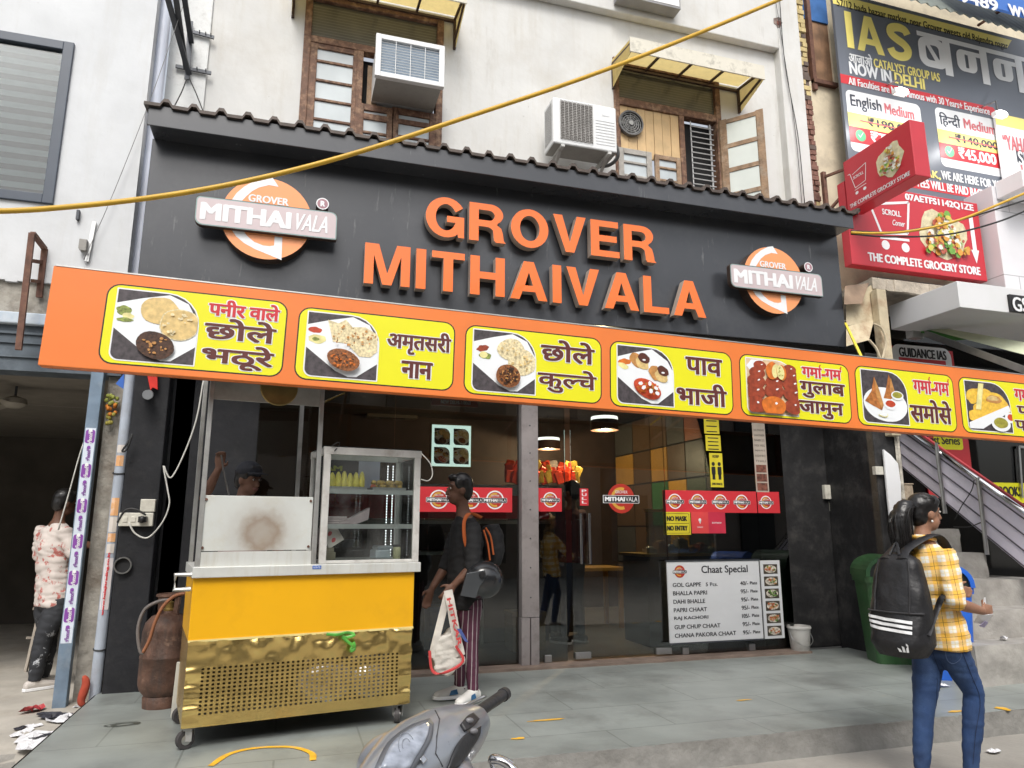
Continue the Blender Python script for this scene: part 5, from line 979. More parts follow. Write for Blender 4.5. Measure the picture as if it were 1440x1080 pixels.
x0, x1 = at(1072.5, 845, Ym2).x, at(1100, 845, Ym2).x; z1, z0 = at(1086, 788, Ym2).z, at(1086, 898, Ym2).z; W, H = x1 - x0, z1 - z0
b = B(); b.box(x0, x1, Ym2, Ym2 + .015, z0, z1); b.obj('panel', MATS['board_white'], pt)
CH = [mat('chaat_' + str(i), c, .45, v=.6, sc=45) for i, c in enumerate(((.40, .12, .05), (.06, .05, .035), (.55, .50, .42), (.12, .22, .05), (.45, .22, .08)))]
rnd = random.Random(5)
for i in range(6):
    b = B(); a = (x0 + .14 * W, x1 - .14 * W, z1 - H * (.05 + .158 * i) - H * .125, z1 - H * (.05 + .158 * i)); b.flat([(a[0], a[2]), (a[1], a[2]), (a[1], a[3]), (a[0], a[3])], .001, F5, 1)
    cx, cz, w_, h_ = (a[0] + a[1]) / 2, (a[2] + a[3]) / 2, a[1] - a[0], a[3] - a[2]; b.flat(circ(cx, cz, w_ * .42, h_ * .40, 18), .0015, F5, 2)
    for k in range(16): b.flat(circ(cx + rnd.uniform(-.3, .3) * w_, cz + rnd.uniform(-.25, .25) * h_, w_ * rnd.uniform(.05, .13), h_ * rnd.uniform(.06, .13), 8, 0, .3, k), .002 + .0002 * k, F5, rnd.choice((0, 0, 4, 3, 2) if i != 2 else (3, 1, 3, 1)))
    b.obj('dish_photo', CH, pt)
# ================================================================ SHOP INTERIOR
mosaic = thing('mosaic_wall', 'inner shop wall of framed grey, green and amber glass panels behind the doors', 'wall', (5.2, 8.8, 0))
MC = [mat('panel_' + n_, c, .35, v=.08) for n_, c in (('grey', (.085, .08, .075)), ('green', (.07, .10, .06)), ('amber', (.50, .26, .06)), ('rust', (.30, .10, .05)), ('brown', (.12, .07, .04)), ('yellow', (.75, .38, .02)), ('teal', (.05, .18, .06)))]
b = B(); b.box(5.2, 5.3, 6.75, 11, 0, 3.0); b.obj('backing', matt_black, mosaic)
ys = [6.76, 7.22, 7.72, 8.22, 8.72, 9.22, 9.72, 10.3, 10.95]; zs = [0.05, .72, 1.28, 1.92, 2.42, 2.93]
pick = [[4, 0, 1, 0, 4, 0, 6, 4], [0, 1, 4, 0, 5, 4, 4, 0], [1, 0, 0, 1, 5, 6, 4, 4], [1, 0, 1, 0, 4, 2, 4, 2], [0, 3, 0, 3, 0, 4, 4, 0]]
for i in range(8):
    for j in range(5): b = B(); b.box(5.18, 5.199, ys[i] + .012, ys[i + 1] - .012, zs[j] + .012, zs[j + 1] - .012); b.obj('panel', MC[pick[j][i]], mosaic)
warm = mat('lamp_glow', (1, .78, .42), .4, v=0, emit=5); rim = mat('lamp_rim', (1, .95, .88), .4, v=0, emit=2.2); shade = mat('lamp_shade', (.10, .045, .03), .6)
lamps = [((850, 597), 8.2, .175, 'larger pendant lamp with brown shade hanging inside the shop above the glass door'), ((771, 625), 10.2, .18, 'farther pendant lamp with brown shade inside the shop beside the steel pillar')]
for (p, Y, r, lab) in lamps:
    c = at(*p, Y); t = thing('pendant_lamp', lab, 'lamp', (c.x, Y, c.z), group='pendant lamps in the shop')
    b = B(); b.lathe(c, [(r * .99, -.075), (r, -.075), (r * .97, .055), (r * .95, .055)], 28); b.obj('lamp_shade', shade, t, smooth='auto')
    b = B(); b.lathe(c, [(r * .97, .056), (r * .955, .095), (r * .9, .098)], 28); b.obj('rim', rim, t, smooth='auto')
    b = B(); b.lathe(c, [(r * .98, -.070), (r * .5, -.074)], 28); b.obj('diffuser', warm, t)
    b = B(); b.tube([c + V((0, 0, .09)), (c.x, c.y, 2.95)], .006, 6); b.obj('cord', cable_black, t)
    l = bpy.data.lights.new('pendant_light', 'POINT'); l.energy = 60; l.color = (1, .74, .44); l.shadow_soft_size = .015; lo = bpy.data.objects.new('pendant_light', l); COL.objects.link(lo); lo.parent = t; lo.location = (0, 0, -.14)
# lit menu lightbox
Yx = 8.6; lx = thing('menu_lightbox', 'lit white menu lightbox with food photos hanging inside the shop, above the young man', 'lightbox', (1.6, Yx, 2)); FX8 = FR(Yx)
q = RQ((607, 627), (662, 628), (634, 598), (634, 656), Yx); b = B(); b.box(q[0] - .015, q[1] + .015, Yx, Yx + .06, q[2] - .015, q[3] + .015); b.obj('frame', mat('brass', (.30, .20, .06), .4, .6), lx)
b = B(); b.flat([(q[0], q[2]), (q[1], q[2]), (q[1], q[3]), (q[0], q[3])], .003, FX8); b.obj('screen', mat('screen_glow', (.75, .95, .88), .4, v=0, emit=1.1), lx)
W, H = q[1] - q[0], q[3] - q[2]
for (u, v, k) in ((.06, .52, 'chole'), (.55, .52, 'naan'), (.06, .06, 'pav'), (.55, .06, 'kulche')): b = B(); food(b, q[0] + u * W, q[0] + (u + .4) * W, q[2] + v * H, q[2] + (v + .40) * H, FX8, k, .005, False); b.obj('food_photo', FM, lx)
hs_ = B(); q = RQ((607, 560), (672, 575), (640, 553), (640, 571), 7.4); hs_.box(q[0], q[1], 7.4, 7.43, q[2], q[3]); hs_.text('NEW DELHI-110060', q[0] + .1, q[1] - .08, q[2] + .02, q[2] + .06, FR(7.4), .002, .004, 1); o = hs_.obj('hanging_sign', [mat('sign_rust', (.34, .075, .03), .5), MATS['sticker_white']]); tag(o, 'rust-red hanging sign with address just under the orange banner inside the shop', 'sign')
b = B(); c = atz(548, 588, 2.94); b.box(c.x - .38, c.x + .38, c.y - .35, c.y + .35, 2.90, 2.949); b.mi = 1
for d in (-.28, .28): b.box(c.x - .2, c.x + .2, c.y + d - .03, c.y + d + .03, 2.894, 2.9)
o = b.obj('ceiling_cassette', [mat('cassette', (.16, .13, .10), .6), matt_black]); tag(o, 'square ceiling air-conditioner panel inside the shop above the display case', 'air conditioner')
ct = thing('serving_counter', 'red fronted serving counter behind the glass with white boxes on top', 'counter', (1.6, 8.2, 0))
b = B(); b.box(.3, 2.9, 8.0, 8.5, 0, 1.30); b.obj('body', mat('counter_dark', (.05, .03, .03), .5), ct); b = B(); b.box(.28, 2.92, 7.97, 8.52, 1.30, 1.34); b.obj('top', steel, ct)
b = B(); b.box(.28, 2.9, 7.96, 7.985, 1.36, 1.62); b.obj('red_panel', redp, ct)
b = B(); b.box(.28, 2.9, 7.965, 7.985, 1.62, 1.74); b.obj('glass_guard', mat('paper_white', (.5, .52, .55), .6), ct)
wb = MATS['paper_white']
for (x, y, z, a, w_, lab) in ((1.85, 7.75, 1.02, .3, .18, 'white sweet box on the ledge behind the young man'),):
    b = B(); M_ = Matrix.Translation((x, y, z)) @ Matrix.Rotation(a, 4, 'Z'); b.box(-w_, w_, -.13, .13, 0, .16, M=M_); b.box(-w_ - .004, w_ + .004, -.134, .134, .16, .19, M=M_); o = b.obj('sweet_box', wb, bevel=.004); tag(o, lab, 'box')
b = B(); b.box(1.2, 2.1, 7.6, 7.95, .98, 1.015); b.box(1.25, 1.29, 7.65, 7.69, 0, .98); b.box(2.0, 2.04, 7.65, 7.69, 0, .98); o = b.obj('side_table', steel); tag(o, 'narrow steel side table behind the glass, right of the young man', 'table')
for i, (x, y, z, a) in enumerate(((1.0, 8.2, 1.345, .1), (1.35, 8.25, 1.345, -.2), (2.3, 8.2, 1.345, .05), (2.32, 8.22, 1.50, .2), (.7, 8.2, 1.345, 0))):
    b = B(); M_ = Matrix.Translation((x, y, z)) @ Matrix.Rotation(a, 4, 'Z'); b.box(-.14, .14, -.1, .1, 0, .13, M=M_); b.box(-.143, .143, -.103, .103, .13, .15, M=M_); o = b.obj('sweet_box', wb, bevel=.004); tag(o, 'white cardboard sweet box on the serving counter inside the shop', 'box', 'sweet boxes on the serving counter')
for i, (x, y, h_, m_) in enumerate(((.55, 7.5, .42, mat('crate_blue', (.05, .12, .35), .5)), (1.0, 7.45, .32, mat('crate_grey', (.30, .31, .33), .6)), (1.55, 7.3, .5, mat('crate_blue', (.05, .12, .35), .5)), (2.45, 7.5, .4, mat('sack_tan', (.38, .28, .16), .9)))):
    b = B(); b.box(x - .18, x + .18, y - .14, y + .14, .012, h_); b.box(x - .19, x + .19, y - .15, y + .15, h_ - .05, h_)
    for k in range(3): b.box(x - .183, x + .183, y - .143, y + .143, .06 + k * (h_ - .1) / 3, .085 + k * (h_ - .1) / 3)
    o = b.obj('storage_crate', m_, bevel=.006); tag(o, ('leftmost blue storage crate', 'low grey storage crate', 'taller blue storage crate by the young man', 'tan storage crate next to the steel pillar')[i] + ' on the floor behind the glass', 'crate')
# rack of snack packets
rk = thing('snack_rack', 'dark rack holding red and gold snack packets inside the shop', 'rack', (2.95, 8.6, 0)); b = B(); b.box(2.55, 3.55, 8.5, 8.9, 0, 1.78); b.obj('stand', matt_black, rk)
rnd = random.Random(11); PK = [mat('packet_' + n_, c, .25, .3, v=.3, sc=14) for n_, c in (('red', (.80, .07, .03)), ('gold', (.80, .50, .08)), ('white', (.62, .55, .5)))]
for i in range(42):
    x = 2.57 + .023 * i; z = 1.79 + .07 * (i % 3) + .03 * rnd.random(); b = B(); M_ = Matrix.Translation((x, 8.5 + .09 * (i % 3), z)) @ Matrix.Rotation(rnd.uniform(-.5, .5), 4, 'Y') @ Matrix.Rotation(rnd.uniform(-.4, .4), 4, 'Z')
    P = [(-.05, 0), (.05, 0), (.055, .15), (.02, .16), (-.02, .155), (-.055, .15)]; b.prism(P, -.02, .02, lambda u, v, d: M_ @ V((u, d, v))); o = b.obj('snack_packet', PK[0 if rnd.random() < .68 else rnd.choice((1, 2))], bevel=.008); tag(o, 'shiny red or gold snack packet crowded on the dark rack inside the shop', 'packet', 'snack packets on the rack')
# sweets display counter on the right, clutter in it
dc = thing('sweets_counter', 'low sweets display counter behind the glass above the price board', 'counter', (4.3, 7.5, 0))
b = B(); b.box(3.75, 5.1, 7.2, 7.8, 0, .95); b.obj('body', mat('counter_brown', (.05, .03, .02), .5), dc); b = B(); b.box(3.7, 5.1, 7.18, 7.8, .95, .98); b.obj('shelf', mat('counter_gold', (.40, .26, .07), .4, .5), dc); b = B(); b.box(4.98, 5.02, 7.2, 7.25, .98, 1.45); b.box(3.75, 5.0, 7.2, 7.23, 1.43, 1.46); b.obj('frame', MATS['counter_gold'], dc); b = B(); b.box(3.76, 4.98, 7.21, 7.22, .98, 1.43); b.obj('glass_front', gl, dc)
for k in range(9):
    x = 3.85 + k * .13; b = B(); hgt = (.06, .16, .09, .2, .07, .12, .05, .15, .08)[k]
    b.box(x, x + .11, 7.35, 7.5, .985, .985 + hgt * .7); b.ell((x + .055, 7.42, .985 + hgt * .7), (.05, .06, .03), 8); o = b.obj('sweet_tray', (PK[2], F_['bun'], F_['jamun'])[k % 3] if k != 2 else mat('blue_pack', (.1, .25, .55), .4), smooth='auto'); tag(o, 'small tray heaped with sweets in the display counter behind the glass', 'tray', 'sweet trays in the counter')
tb_ = B(); tb_.box(3.3, 4.2, 8.6, 9.2, .72, .76); 
for x in (3.35, 4.1): tb_.box(x, x + .05, 8.65, 8.7, 0, .72); tb_.box(x, x + .05, 9.1, 9.15, 0, .72)
o = tb_.obj('dining_table', mat('table_wood', (.45, .25, .06), .5)); tag(o, 'yellow-brown dining table inside the shop seen through the door', 'table')
# wall fittings and small objects outside
def socket(name, px0, py0, px1, py1, Y, lab, cat, holes):
    q = RC((px0, py0), (px1, py1), Y); t = thing(name, lab, cat, ((q[0] + q[1]) / 2, Y, q[2])); b = B(); b.box(q[0], q[1], Y - .03, Y + .02, q[2], q[3]); b.obj('plate', mat('switch_cream', (.62, .60, .52), .4, v=.06, dirt=(.25, .22, .18), dsc=9, damt=.5), t, bevel=.005)
    for k in holes:
        x = q[0] + (q[1] - q[0]) * k; zc = (q[2] + q[3]) / 2; b = B(); b.box(x - .018, x + .018, Y - .036, Y - .03, zc - .022, zc + .022); b.obj('switch', MATS['switch_cream'], t, bevel=.003)
    return t, q
so_, q = socket('socket_board', 169, 721, 215, 740, 6.53, 'wide cream switch and socket board with a black plug on the black pillar', 'socket', (.18, .42))
b = B(); b.box(q[1] - .10, q[1] - .04, 6.45, 6.5, q[2] + .03, q[3] - .03); b.ell((q[1] - .07, 6.45, (q[2] + q[3]) / 2), (.025, .03, .03), 8); b.obj('plug', black, so_, smooth='auto')
socket('junction_box', 199, 702, 218, 720, 6.53, 'small cream box mounted just above the wide socket board', 'socket', ())
socket('meter_box', 1157, 682, 1169, 702, 6.72, 'small upright white box on the black side wall', 'switch', (.5,)); socket('switch_board', 1167, 705, 1196, 719, 6.72, 'wide cream switch board on the black side wall below a small box', 'switch', (.25, .6))
socket('paper_tag', 1228, 656, 1240, 668, 5.99, 'tiny white and red paper label on the edge of the black side wall', 'label', ())
b = B(); c = at(173, 795, 6.53); b.lathe(c, [(.056, -.01), (.066, -.01), (.066, .02), (.056, .02)], 22, M=Matrix.Rotation(R(90), 4, 'X'), cap=False); b.mi = 1; b.flat(circ(c.x, c.z, .057, .057, 22), .012, FR(6.55)); o = b.obj('pipe_ring', [steel, matt_black], smooth='auto'); tag(o, 'open round pipe end set in the black pillar low on the left', 'pipe')  # black disc paints the dark hollow of the pipe
b = B(); c = at(206, 555, 6.5); b.tube([(c.x, 6.6, c.z + .02), (c.x + .03, 6.38, c.z - .02)], .04, 14); o = b.obj('pipe_stub', mat('pvc_dark', (.22, .23, .24), .5), smooth='auto'); tag(o, 'short grey pipe stub sticking out of the black pillar under the red cloth', 'pipe')
b = B(); P = [at(*p, 6.5) for p in ((206, 520), (221, 520), (222, 548), (215, 545), (212, 549), (209, 535))]; b.prism([(p.x, p.z) for p in P], -.015, .015, FR(6.5)); o = b.obj('red_cloth', mat('cloth_red', (.60, .03, .02), .8, v=.2)); tag(o, 'red cloth scrap hanging at the top of the black pillar', 'cloth')
fl = thing('flower_garland', 'dried marigold bunch hanging on the concrete pier', 'garland', (-1.5, 6.8, 2.2)); fc = at(155, 580, 6.8)
rnd = random.Random(2)
for k in range(3):
    b = B()
    for i in range(9): b.ell((fc.x + rnd.uniform(-.04, .04), 6.8 + rnd.uniform(-.03, .01), fc.z + .12 - .09 * k + rnd.uniform(-.05, .05)), (.017, .015, .02), 6)
    b.obj('flowers', (mat('flower_green', (.24, .26, .05), .8), mat('flower_orange', (.50, .17, .02), .8), mat('flower_olive', (.30, .26, .05), .8))[k], fl, smooth=True)
pbl = B(); P = [at(*p, 6.7) for p in ((163, 540), (175, 525), (175, 548))]; pbl.prism([(p.x, p.z) for p in P], 0, .01, FR(6.7)); o = pbl.obj('blue_flag', mat('flag_blue', (.03, .12, .45), .6)); tag(o, 'small blue plastic triangle tied at the top of the drain pipe', 'flag')
rr_ = B(); P = [at(*p, 6.52) for p in ((118, 950), (121, 962), (114, 985), (118, 993))]; rr_.tube(spl(P, 4), [.01, .02, .025, .028, .03, .03, .032, .03, .028, .026, .024, .02, .01][:len(spl(P, 4))], 8); o = rr_.obj('red_rag', mat('rag_red', (.38, .06, .03), .9, v=.3, bump=.3), smooth=True); tag(o, 'twisted red rag at the foot of the drain pipe', 'rag')
# ================================================================ AIR CONDITIONERS
fins = texmat('condenser_fins', 'wave', (.30, .38, .46), (.08, .12, .17), .4, (0, 0, 60), dir='Z', lo=.35, hi=.65)
under = mat('dirty_underside', (.34, .335, .31), .7, v=.12, sc=6, dirt=(.12, .11, .10), dsc=6, damt=.5)
a1 = thing('window_ac', 'white window air conditioner with blue fins jutting out of the left wooden window', 'air conditioner', (.95, 7.0, 5.82))
x0, x1, z0, z1, yf = .585, 1.312, 5.825, 6.315, 6.70
b = B(); b.box(x0 + .02, x1 - .02, yf + .055, 7.3, z0 + .02, z1 - .02); b.mi = 1; b.quad([(x0 + .02, yf + .055, z0 + .018), (x1 - .02, yf + .055, z0 + .018), (x1 - .02, 7.2, z0 + .018), (x0 + .02, 7.2, z0 + .018)]); b.obj('casing', [white_paint, under], a1, bevel=.004)
b = B(); e = .055
b.box(x0, x0 + e, yf, yf + .06, z0, z1); b.box(x1 - e, x1, yf, yf + .06, z0, z1); b.box(x0 + e, x1 - e, yf + .001, yf + .06, z1 - e, z1); b.box(x0 + e, x1 - e, yf + .001, yf + .06, z0, z0 + e); b.obj('bezel', white_paint, a1, bevel=.005)
b = B(); b.quad([(x0 + e, yf + .035, z0 + e), (x1 - e, yf + .035, z0 + e), (x1 - e, yf + .035, z1 - e), (x0 + e, yf + .035, z1 - e)]); b.obj('condenser', fins, a1)
b = B()
for i in range(5): x = x0 + e + (x1 - x0 - 2 * e) * i / 4; b.tube([(x, yf + .01, z0 + e), (x, yf + .01, z1 - e)], .004, 5)
for i in range(13): z = z0 + e + (z1 - z0 - 2 * e) * i / 12; b.tube([(x0 + e, yf + .012, z), (x1 - e, yf + .012, z)], .0028, 5)
b.obj('wire_grille', white_paint, a1)
a2 = thing('outdoor_ac', 'white split outdoor unit on brackets on the wall between the two old windows', 'air conditioner', (2.92, 6.9, 5.4))
x0, x1, z0, z1, yf = 2.535, 3.305, 5.395, 5.955, 6.70
b = B(); b.box(x0, x1, yf, yf + .30, z0, z1); b.mi = 1; b.quad([(x0 + .01, yf + .01, z0 - .002), (x1 - .01, yf + .01, z0 - .002), (x1 - .01, yf + .29, z0 - .002), (x0 + .01, yf + .29, z0 - .002)]); b.obj('casing', [white_paint, under], a2, bevel=.02, seg=3)
gm = mat('ac_grille', (.48, .47, .45), .5, v=.1); gd = mat('ac_dark', (.13, .12, .11), .6)
gx0, gx1, gz0, gz1 = x0 + .085, x0 + .47, z0 + .06, z1 - .035
b = B(); b.flat([(gx0, gz0), (gx1, gz0), (gx1, gz1), (gx0, gz1)], .002, FR(yf)); go = b.obj('fan_opening', gd, a2)
b = B()
for i in range(24): z = gz0 + (gz1 - gz0) * i / 23; b.tube([(gx0 + (gx1 - gx0) * k / 16, yf - .012 - .004 * (k % 2), z + .005 * (-1) ** k) for k in range(17)], .0032, 4)
for i in range(9): x = gx0 + (gx1 - gx0) * i / 8; b.tube([(x, yf - .014, gz0), (x, yf - .014, gz1)], .003, 4)
b.obj('wire_grille', gm, go)
b = B()
for i in range(9): z = z0 + .07 + .036 * i; b.box(x0 + .51, x1 - .03, yf - .004, yf, z, z + .006)
b.box(x0 + .59, x0 + .68, yf - .003, yf, z1 - .13, z1 - .115); b.obj('louvre', mat('louvre_white', (.62, .63, .64), .5), a2)
b = B(); b.quad([(x0 - .002, yf + .05, z0 + .06), (x0 - .002, yf + .26, z0 + .06), (x0 - .002, yf + .26, z1 - .05), (x0 - .002, yf + .05, z1 - .05)]); b.obj('side_grille', texmat('side_fins', 'wave', (.5, .5, .49), (.12, .12, .12), .5, (0, 0, 32), dir='Z'), a2)
for x in (x0 + .09, x1 - .12): b = B(); b.box(x, x + .04, yf - .01, 7.2, z0 - .035, z0 - .005); b.bar((x + .02, yf + .06, z0 - .02), (x + .02, 7.19, z0 - .28), .035, .012); b.box(x, x + .04, 7.17, 7.2, z0 - .32, z0); b.obj('bracket', mat('bracket_white', (.5, .5, .48), .5, dirt=(.25, .22, .18), dsc=8), a2)
b = B(); b.tube(spl([(x1 - .02, 6.85, z0 + .16), (x1 + .06, 6.86, z0 + .18), (x1 + .1, 6.9, z0 + .08), (x1 + .05, 7.0, z0 + .02), (x1 - .05, 7.1, z0 + .03)], 5), .022, 8); b.obj('hose', mat('insulation', (.12, .12, .12), .8), a2, smooth=True)
# ================================================================ FOOD CART
CA = R(9.5); cart = thing('food_cart', 'wheeled snack cart with yellow panel, perforated gold base, steel hood and glass case', 'cart', (-.52, 4.78, 0), (0, 0, CA))
def co(b, n, m, p=cart, **k): return b.obj(n, m, p, world=False, **k)
gold = mat('crumpled_gold', (.82, .60, .22), .27, 1, v=.08, sc=5, bump=.16, bsc=14, dirt=(.60, .42, .16), dsc=3, damt=.3)
W_ = 1.375; NX, NZ = 40, 12; us = [0, .045]; 
for i in range(NX + 1): us += [.085 + (1.30 - .085) * i / NX - (.0 if i == 0 else .0), .085 + (1.30 - .085) * i / NX + .0145] if i < NX else [1.30]
us += [1.34, W_]
zs_ = [.125, .155]
for j in range(NZ): zs_ += [.19 + .27 * j / NZ, .19 + .27 * j / NZ + .0115]
zs_ += [.46, .49, .52, .55, .575, .60]
ub = 2; b = B(); vv = {}
def gp(i, j):
    if (i, j) not in vv:
        u, z = us[i], zs_[j]; k = max(0, min(1, max((z - .45) / .06, (.10 - u) / .06, (u - 1.29) / .05)))
        vv[i, j] = b.bm.verts.new((u, -.004 + k * (.020 * noise.noise(V((u * 9, z * 15, 0))) + .018 * noise.noise(V((u * 24, z * 34, 4))) + .006 * noise.noise(V((u * 60, z * 60, 2)))) + .004 * noise.noise(V((u * 4, z * 4, 8))), z + (.01 * noise.noise(V((u * 12, 0, 0))) if j == len(zs_) - 1 else 0)))
    return vv[i, j]
for i in range(len(us) - 1):
    for j in range(len(zs_) - 1):
        ii, jj = i - 2, j - 2
        if 0 <= ii < 2 * NX and ii % 2 == 0 and 0 <= jj < 2 * NZ and jj % 2 == 0: continue
        b._f([gp(i, j), gp(i + 1, j), gp(i + 1, j + 1), gp(i, j + 1)])
co(b, 'perforated_panel', gold, smooth=True)
for u in (0, W_ - .012): b = B(); b.box(u, u + .012, .004, .74, .125, .60); co(b, 'side_panel', gold)
b = B(); b.box(.02, W_ - .02, .05, .72, .14, .16); b.box(.02, W_ - .02, .70, .73, .16, .6); co(b, 'base_tray', mat('cart_inside', (.07, .06, .05), .8))
b = B(); b.box(.70, 1.25, .10, .40, .16, .44); b.ell((.85, .12, .30), (.2, .1, .17), 10); b.ell((1.12, .12, .28), (.16, .1, .14), 10); o_ = co(b, 'foil_sack', mat('foil_sack', (.62, .60, .58), .25, .7, v=.3, sc=9, bump=.8, bsc=12), smooth='auto')
yel = mat('cart_yellow', (.78, .40, .006), .36, v=.06, sc=1.5, dirt=(.55, .27, .01), dsc=2.5, damt=.4, bump=.05, bsc=3)
grime(yel, (.20, .12, .03), 18, .68, .78, .4)
b = B(); b.box(-.002, W_ + .008, 0, .74, .60, .965); co(b, 'yellow_body', yel, bevel=.004)
b = B(); b.box(-.003, W_ + .009, -.005, 0, .596, .609); co(b, 'trim_strip', mat('pale_trim', (.72, .60, .25), .5))
st_dirty = mat('stained_steel', (.64, .65, .62), .42, .25, v=.06, sc=6, dirt=(.42, .36, .24), dsc=5, damt=.4, streak=True)
b = B(); b.box(-.012, 1.418, -.03, .78, .965, 1.028); co(b, 'counter_ledge', st_dirty, bevel=.004)
b = B(); b.box(.69, .745, -.0325, -.03, 1.0, 1.022); b.text('MODERN STEEL', .695, .74, 1.005, 1.016, FR(-.0325), .0006, 0, 1); co(b, 'maker_label', [mat('label_blue', (.05, .13, .42), .4), whitep])
# splash sheet with a burnt ring stain
SM = mat('splash_sheet', (.66, .68, .65), .4, .2, v=.05, sc=4, dirt=(.52, .45, .28), dsc=3, damt=.5); t_ = SM.node_tree; N_, L_ = t_.nodes, t_.links; pp = N_['Principled BSDF']; old = pp.inputs['Base Color'].links[0].from_socket
tc_ = N_.new('ShaderNodeTexCoord'); vs_ = N_.new('ShaderNodeVectorMath'); vs_.operation = 'DISTANCE'; vs_.inputs[1].default_value = (.375, 0, 1.225)
nz_ = N_.new('ShaderNodeTexNoise'); nz_.inputs['Scale'].default_value = 22; nz_.inputs['Detail'].default_value = 7; L_.new(tc_.outputs['Object'], nz_.inputs['Vector'])
ml = N_.new('ShaderNodeMath'); ml.operation = 'MULTIPLY_ADD'; L_.new(nz_.outputs[0], ml.inputs[0]); ml.inputs[1].default_value = .07; L_.new(tc_.outputs['Object'], vs_.inputs[0]); L_.new(vs_.outputs['Value'], ml.inputs[2])
rp = N_.new('ShaderNodeValToRGB'); L_.new(ml.outputs[0], rp.inputs[0]); els = rp.color_ramp.elements; els[0].position = .05; els[0].color = (.55,) * 3 + (1,); els[1].position = .30; els[1].color = (0, 0, 0, 1)
for p_, c_ in ((.085, .60), (.125, .75), (.155, .50), (.20, .2)): e_ = els.new(p_); e_.color = (c_,) * 3 + (1,)
mm = N_.new('ShaderNodeMix'); mm.data_type = 'RGBA'; L_.new(rp.outputs[0], mm.inputs[0]); L_.new(old, mm.inputs[6]); mm.inputs[7].default_value = (.24, .15, .085, 1); L_.new(mm.outputs[2], pp.inputs['Base Color'])
b = B(); b.box(.02, .68, .012, .02, 1.12, 1.455); sh = co(b, 'splash_sheet', SM, bevel=.002)
b = B(); b.box(.02, .685, .006, .02, 1.028, 1.115); co(b, 'lower_sheet', st_dirty)
for u, z in ((.035, 1.43), (.665, 1.43), (.035, 1.14), (.665, 1.14)): b = B(); b.lathe((u, .008, z), [(.009, -.004), (.007, .005)], 8, M=Matrix.Rotation(R(90), 4, 'X')); b.obj('screw', rust, sh)
for u, d in ((0, 0), (.688, 0), (0, .72), (.688, .72)): b = B(); b.box(u, u + .028, d, d + .028, 1.028, 2.62); co(b, 'post', alu, bevel=.003)
b = B(); b.box(.028, .688, .006, .018, 2.055, 2.45); co(b, 'hood_sheet', mat('hood_sheet', (.42, .41, .38), .5, .3, v=.1, dirt=(.2, .18, .15), dsc=4), bevel=.002)
b = B(); b.lathe((.42, .004, 2.16), [(.12, 0), (.115, .006)], 26, M=Matrix.Rotation(R(90), 4, 'X')); co(b, 'brass_disc', mat('brass_disc', (.36, .26, .10), .35, .7, v=.3))
b = B(); b.box(0, .72, 0, .75, 2.60, 2.63); co(b, 'hood_top', alu)
# display case
b = B(); f = .045; D0, D1, Z0, Z1, U0, U1 = 0, .44, 1.03, 1.79, .735, 1.41
for u in (U0, U1 - f):
    for d in (D0, D1 - .03): b.box(u, u + f, d, d + .03, Z0, Z1 - .05)
for d in (D0 - .002, D1 - .03): b.box(U0 - .004, U1 + .004, d, d + .034, Z1 - .05, Z1); b.box(U0 + f, U1 - f, d + .004, d + .026, Z0, Z0 + .02)
for u in (U0, U1 - f): b.box(u + .004, u + f - .004, .03, D1 - .03, Z1 - .045, Z1 - .005)
case = co(b, 'display_case', mat('case_alu', (.60, .59, .56), .45, .2, v=.12, sc=9, dirt=(.26, .21, .17), dsc=7, damt=.6), bevel=.003)
b = B(); b.box(U0, U1, 0, D1, Z1 + .001, Z1 + .008); b.obj('top_glass', glassmat('case_glass', (.95, .98, .97), .0, 1.30, dust=.08), case)
b = B(); b.box(U0 + f, U1 - f, .012, .016, Z0 + .02, Z1 - .05); b.box(U1 - .02, U1 - .016, .03, D1 - .03, Z0, Z1 - .05); b.box(U0 + .016, U0 + .02, .03, D1 - .03, Z0, Z1 - .05); b.obj('case_pane', MATS['case_glass'], case)
for z in (1.275, 1.505): b = B(); b.box(U0 + f, U1 - f, .02, .03, z - .022, z + .008); b.box(U0 + f, U1 - f, .03, D1 - .03, z - .006, z); b.obj('shelf', mat('shelf_steel', (.60, .61, .60), .35, .5, v=.1), case)
b = B()
for u in (1.285, 1.325):
    for i in range(34): z = 1.06 + i * .0195; b.box(u, u + .006, D1 - .06, D1 - .055, z, z + .005)
b.obj('led_strip', mat('led_dots', (.95, .97, 1), .3, v=0, emit=3), case)
b = B(); b.box(U0 + .05, U0 + .33, D1 - .03, D1 - .025, 1.52, 1.74); b.obj('back_poster', mat('poster_dark', (.05, .045, .05), .5), case); b = B(); b.text('JAM', U0 + .06, U0 + .22, 1.65, 1.70, FR(D1 - .03), .002, .008); b.obj('poster_lettering', mat('poster_lime', (.35, .38, .05), .5), case)
b = B(); b.box(U0 + .34, U0 + .50, D1 - .03, D1 - .025, 1.53, 1.74); b.obj('back_card', mat('card_lilac', (.42, .43, .52), .5), case)
b = B(); b.tube(spl([(U0 + .04, -.01, Z1), (U0 + .08, -.03, Z1 + .03), (U0 + .10, .02, Z1 + .015), (U0 + .06, -.025, Z1 - .03)], 5), .004, 5); b.obj('twisted_wire', cable_black, case)
b = B(); b.tube([(-.01, .02, .90), (-.10, .02, .90), (-.10, .02, .985), (-.01, .02, .985)], .014, 8); co(b, 'push_handle', alu)
b = B(); b.tube(spl([(.80, -.025, .598), (.87, -.035, .592), (.93, -.03, .60), (.98, -.035, .585), (.93, -.03, .57), (.90, -.028, .578), (.93, -.034, .55), (.965, -.03, .52), (.96, -.028, .485), (.985, -.03, .50), (.975, -.03, .54)], 4), [(.009, .003)] * 41, 6, side=(0, 0, 1)); co(b, 'green_strip', mat('strip_green', (.09, .36, .05), .35, v=.5, sc=20))  # thin curled green strip in front of the gold panel
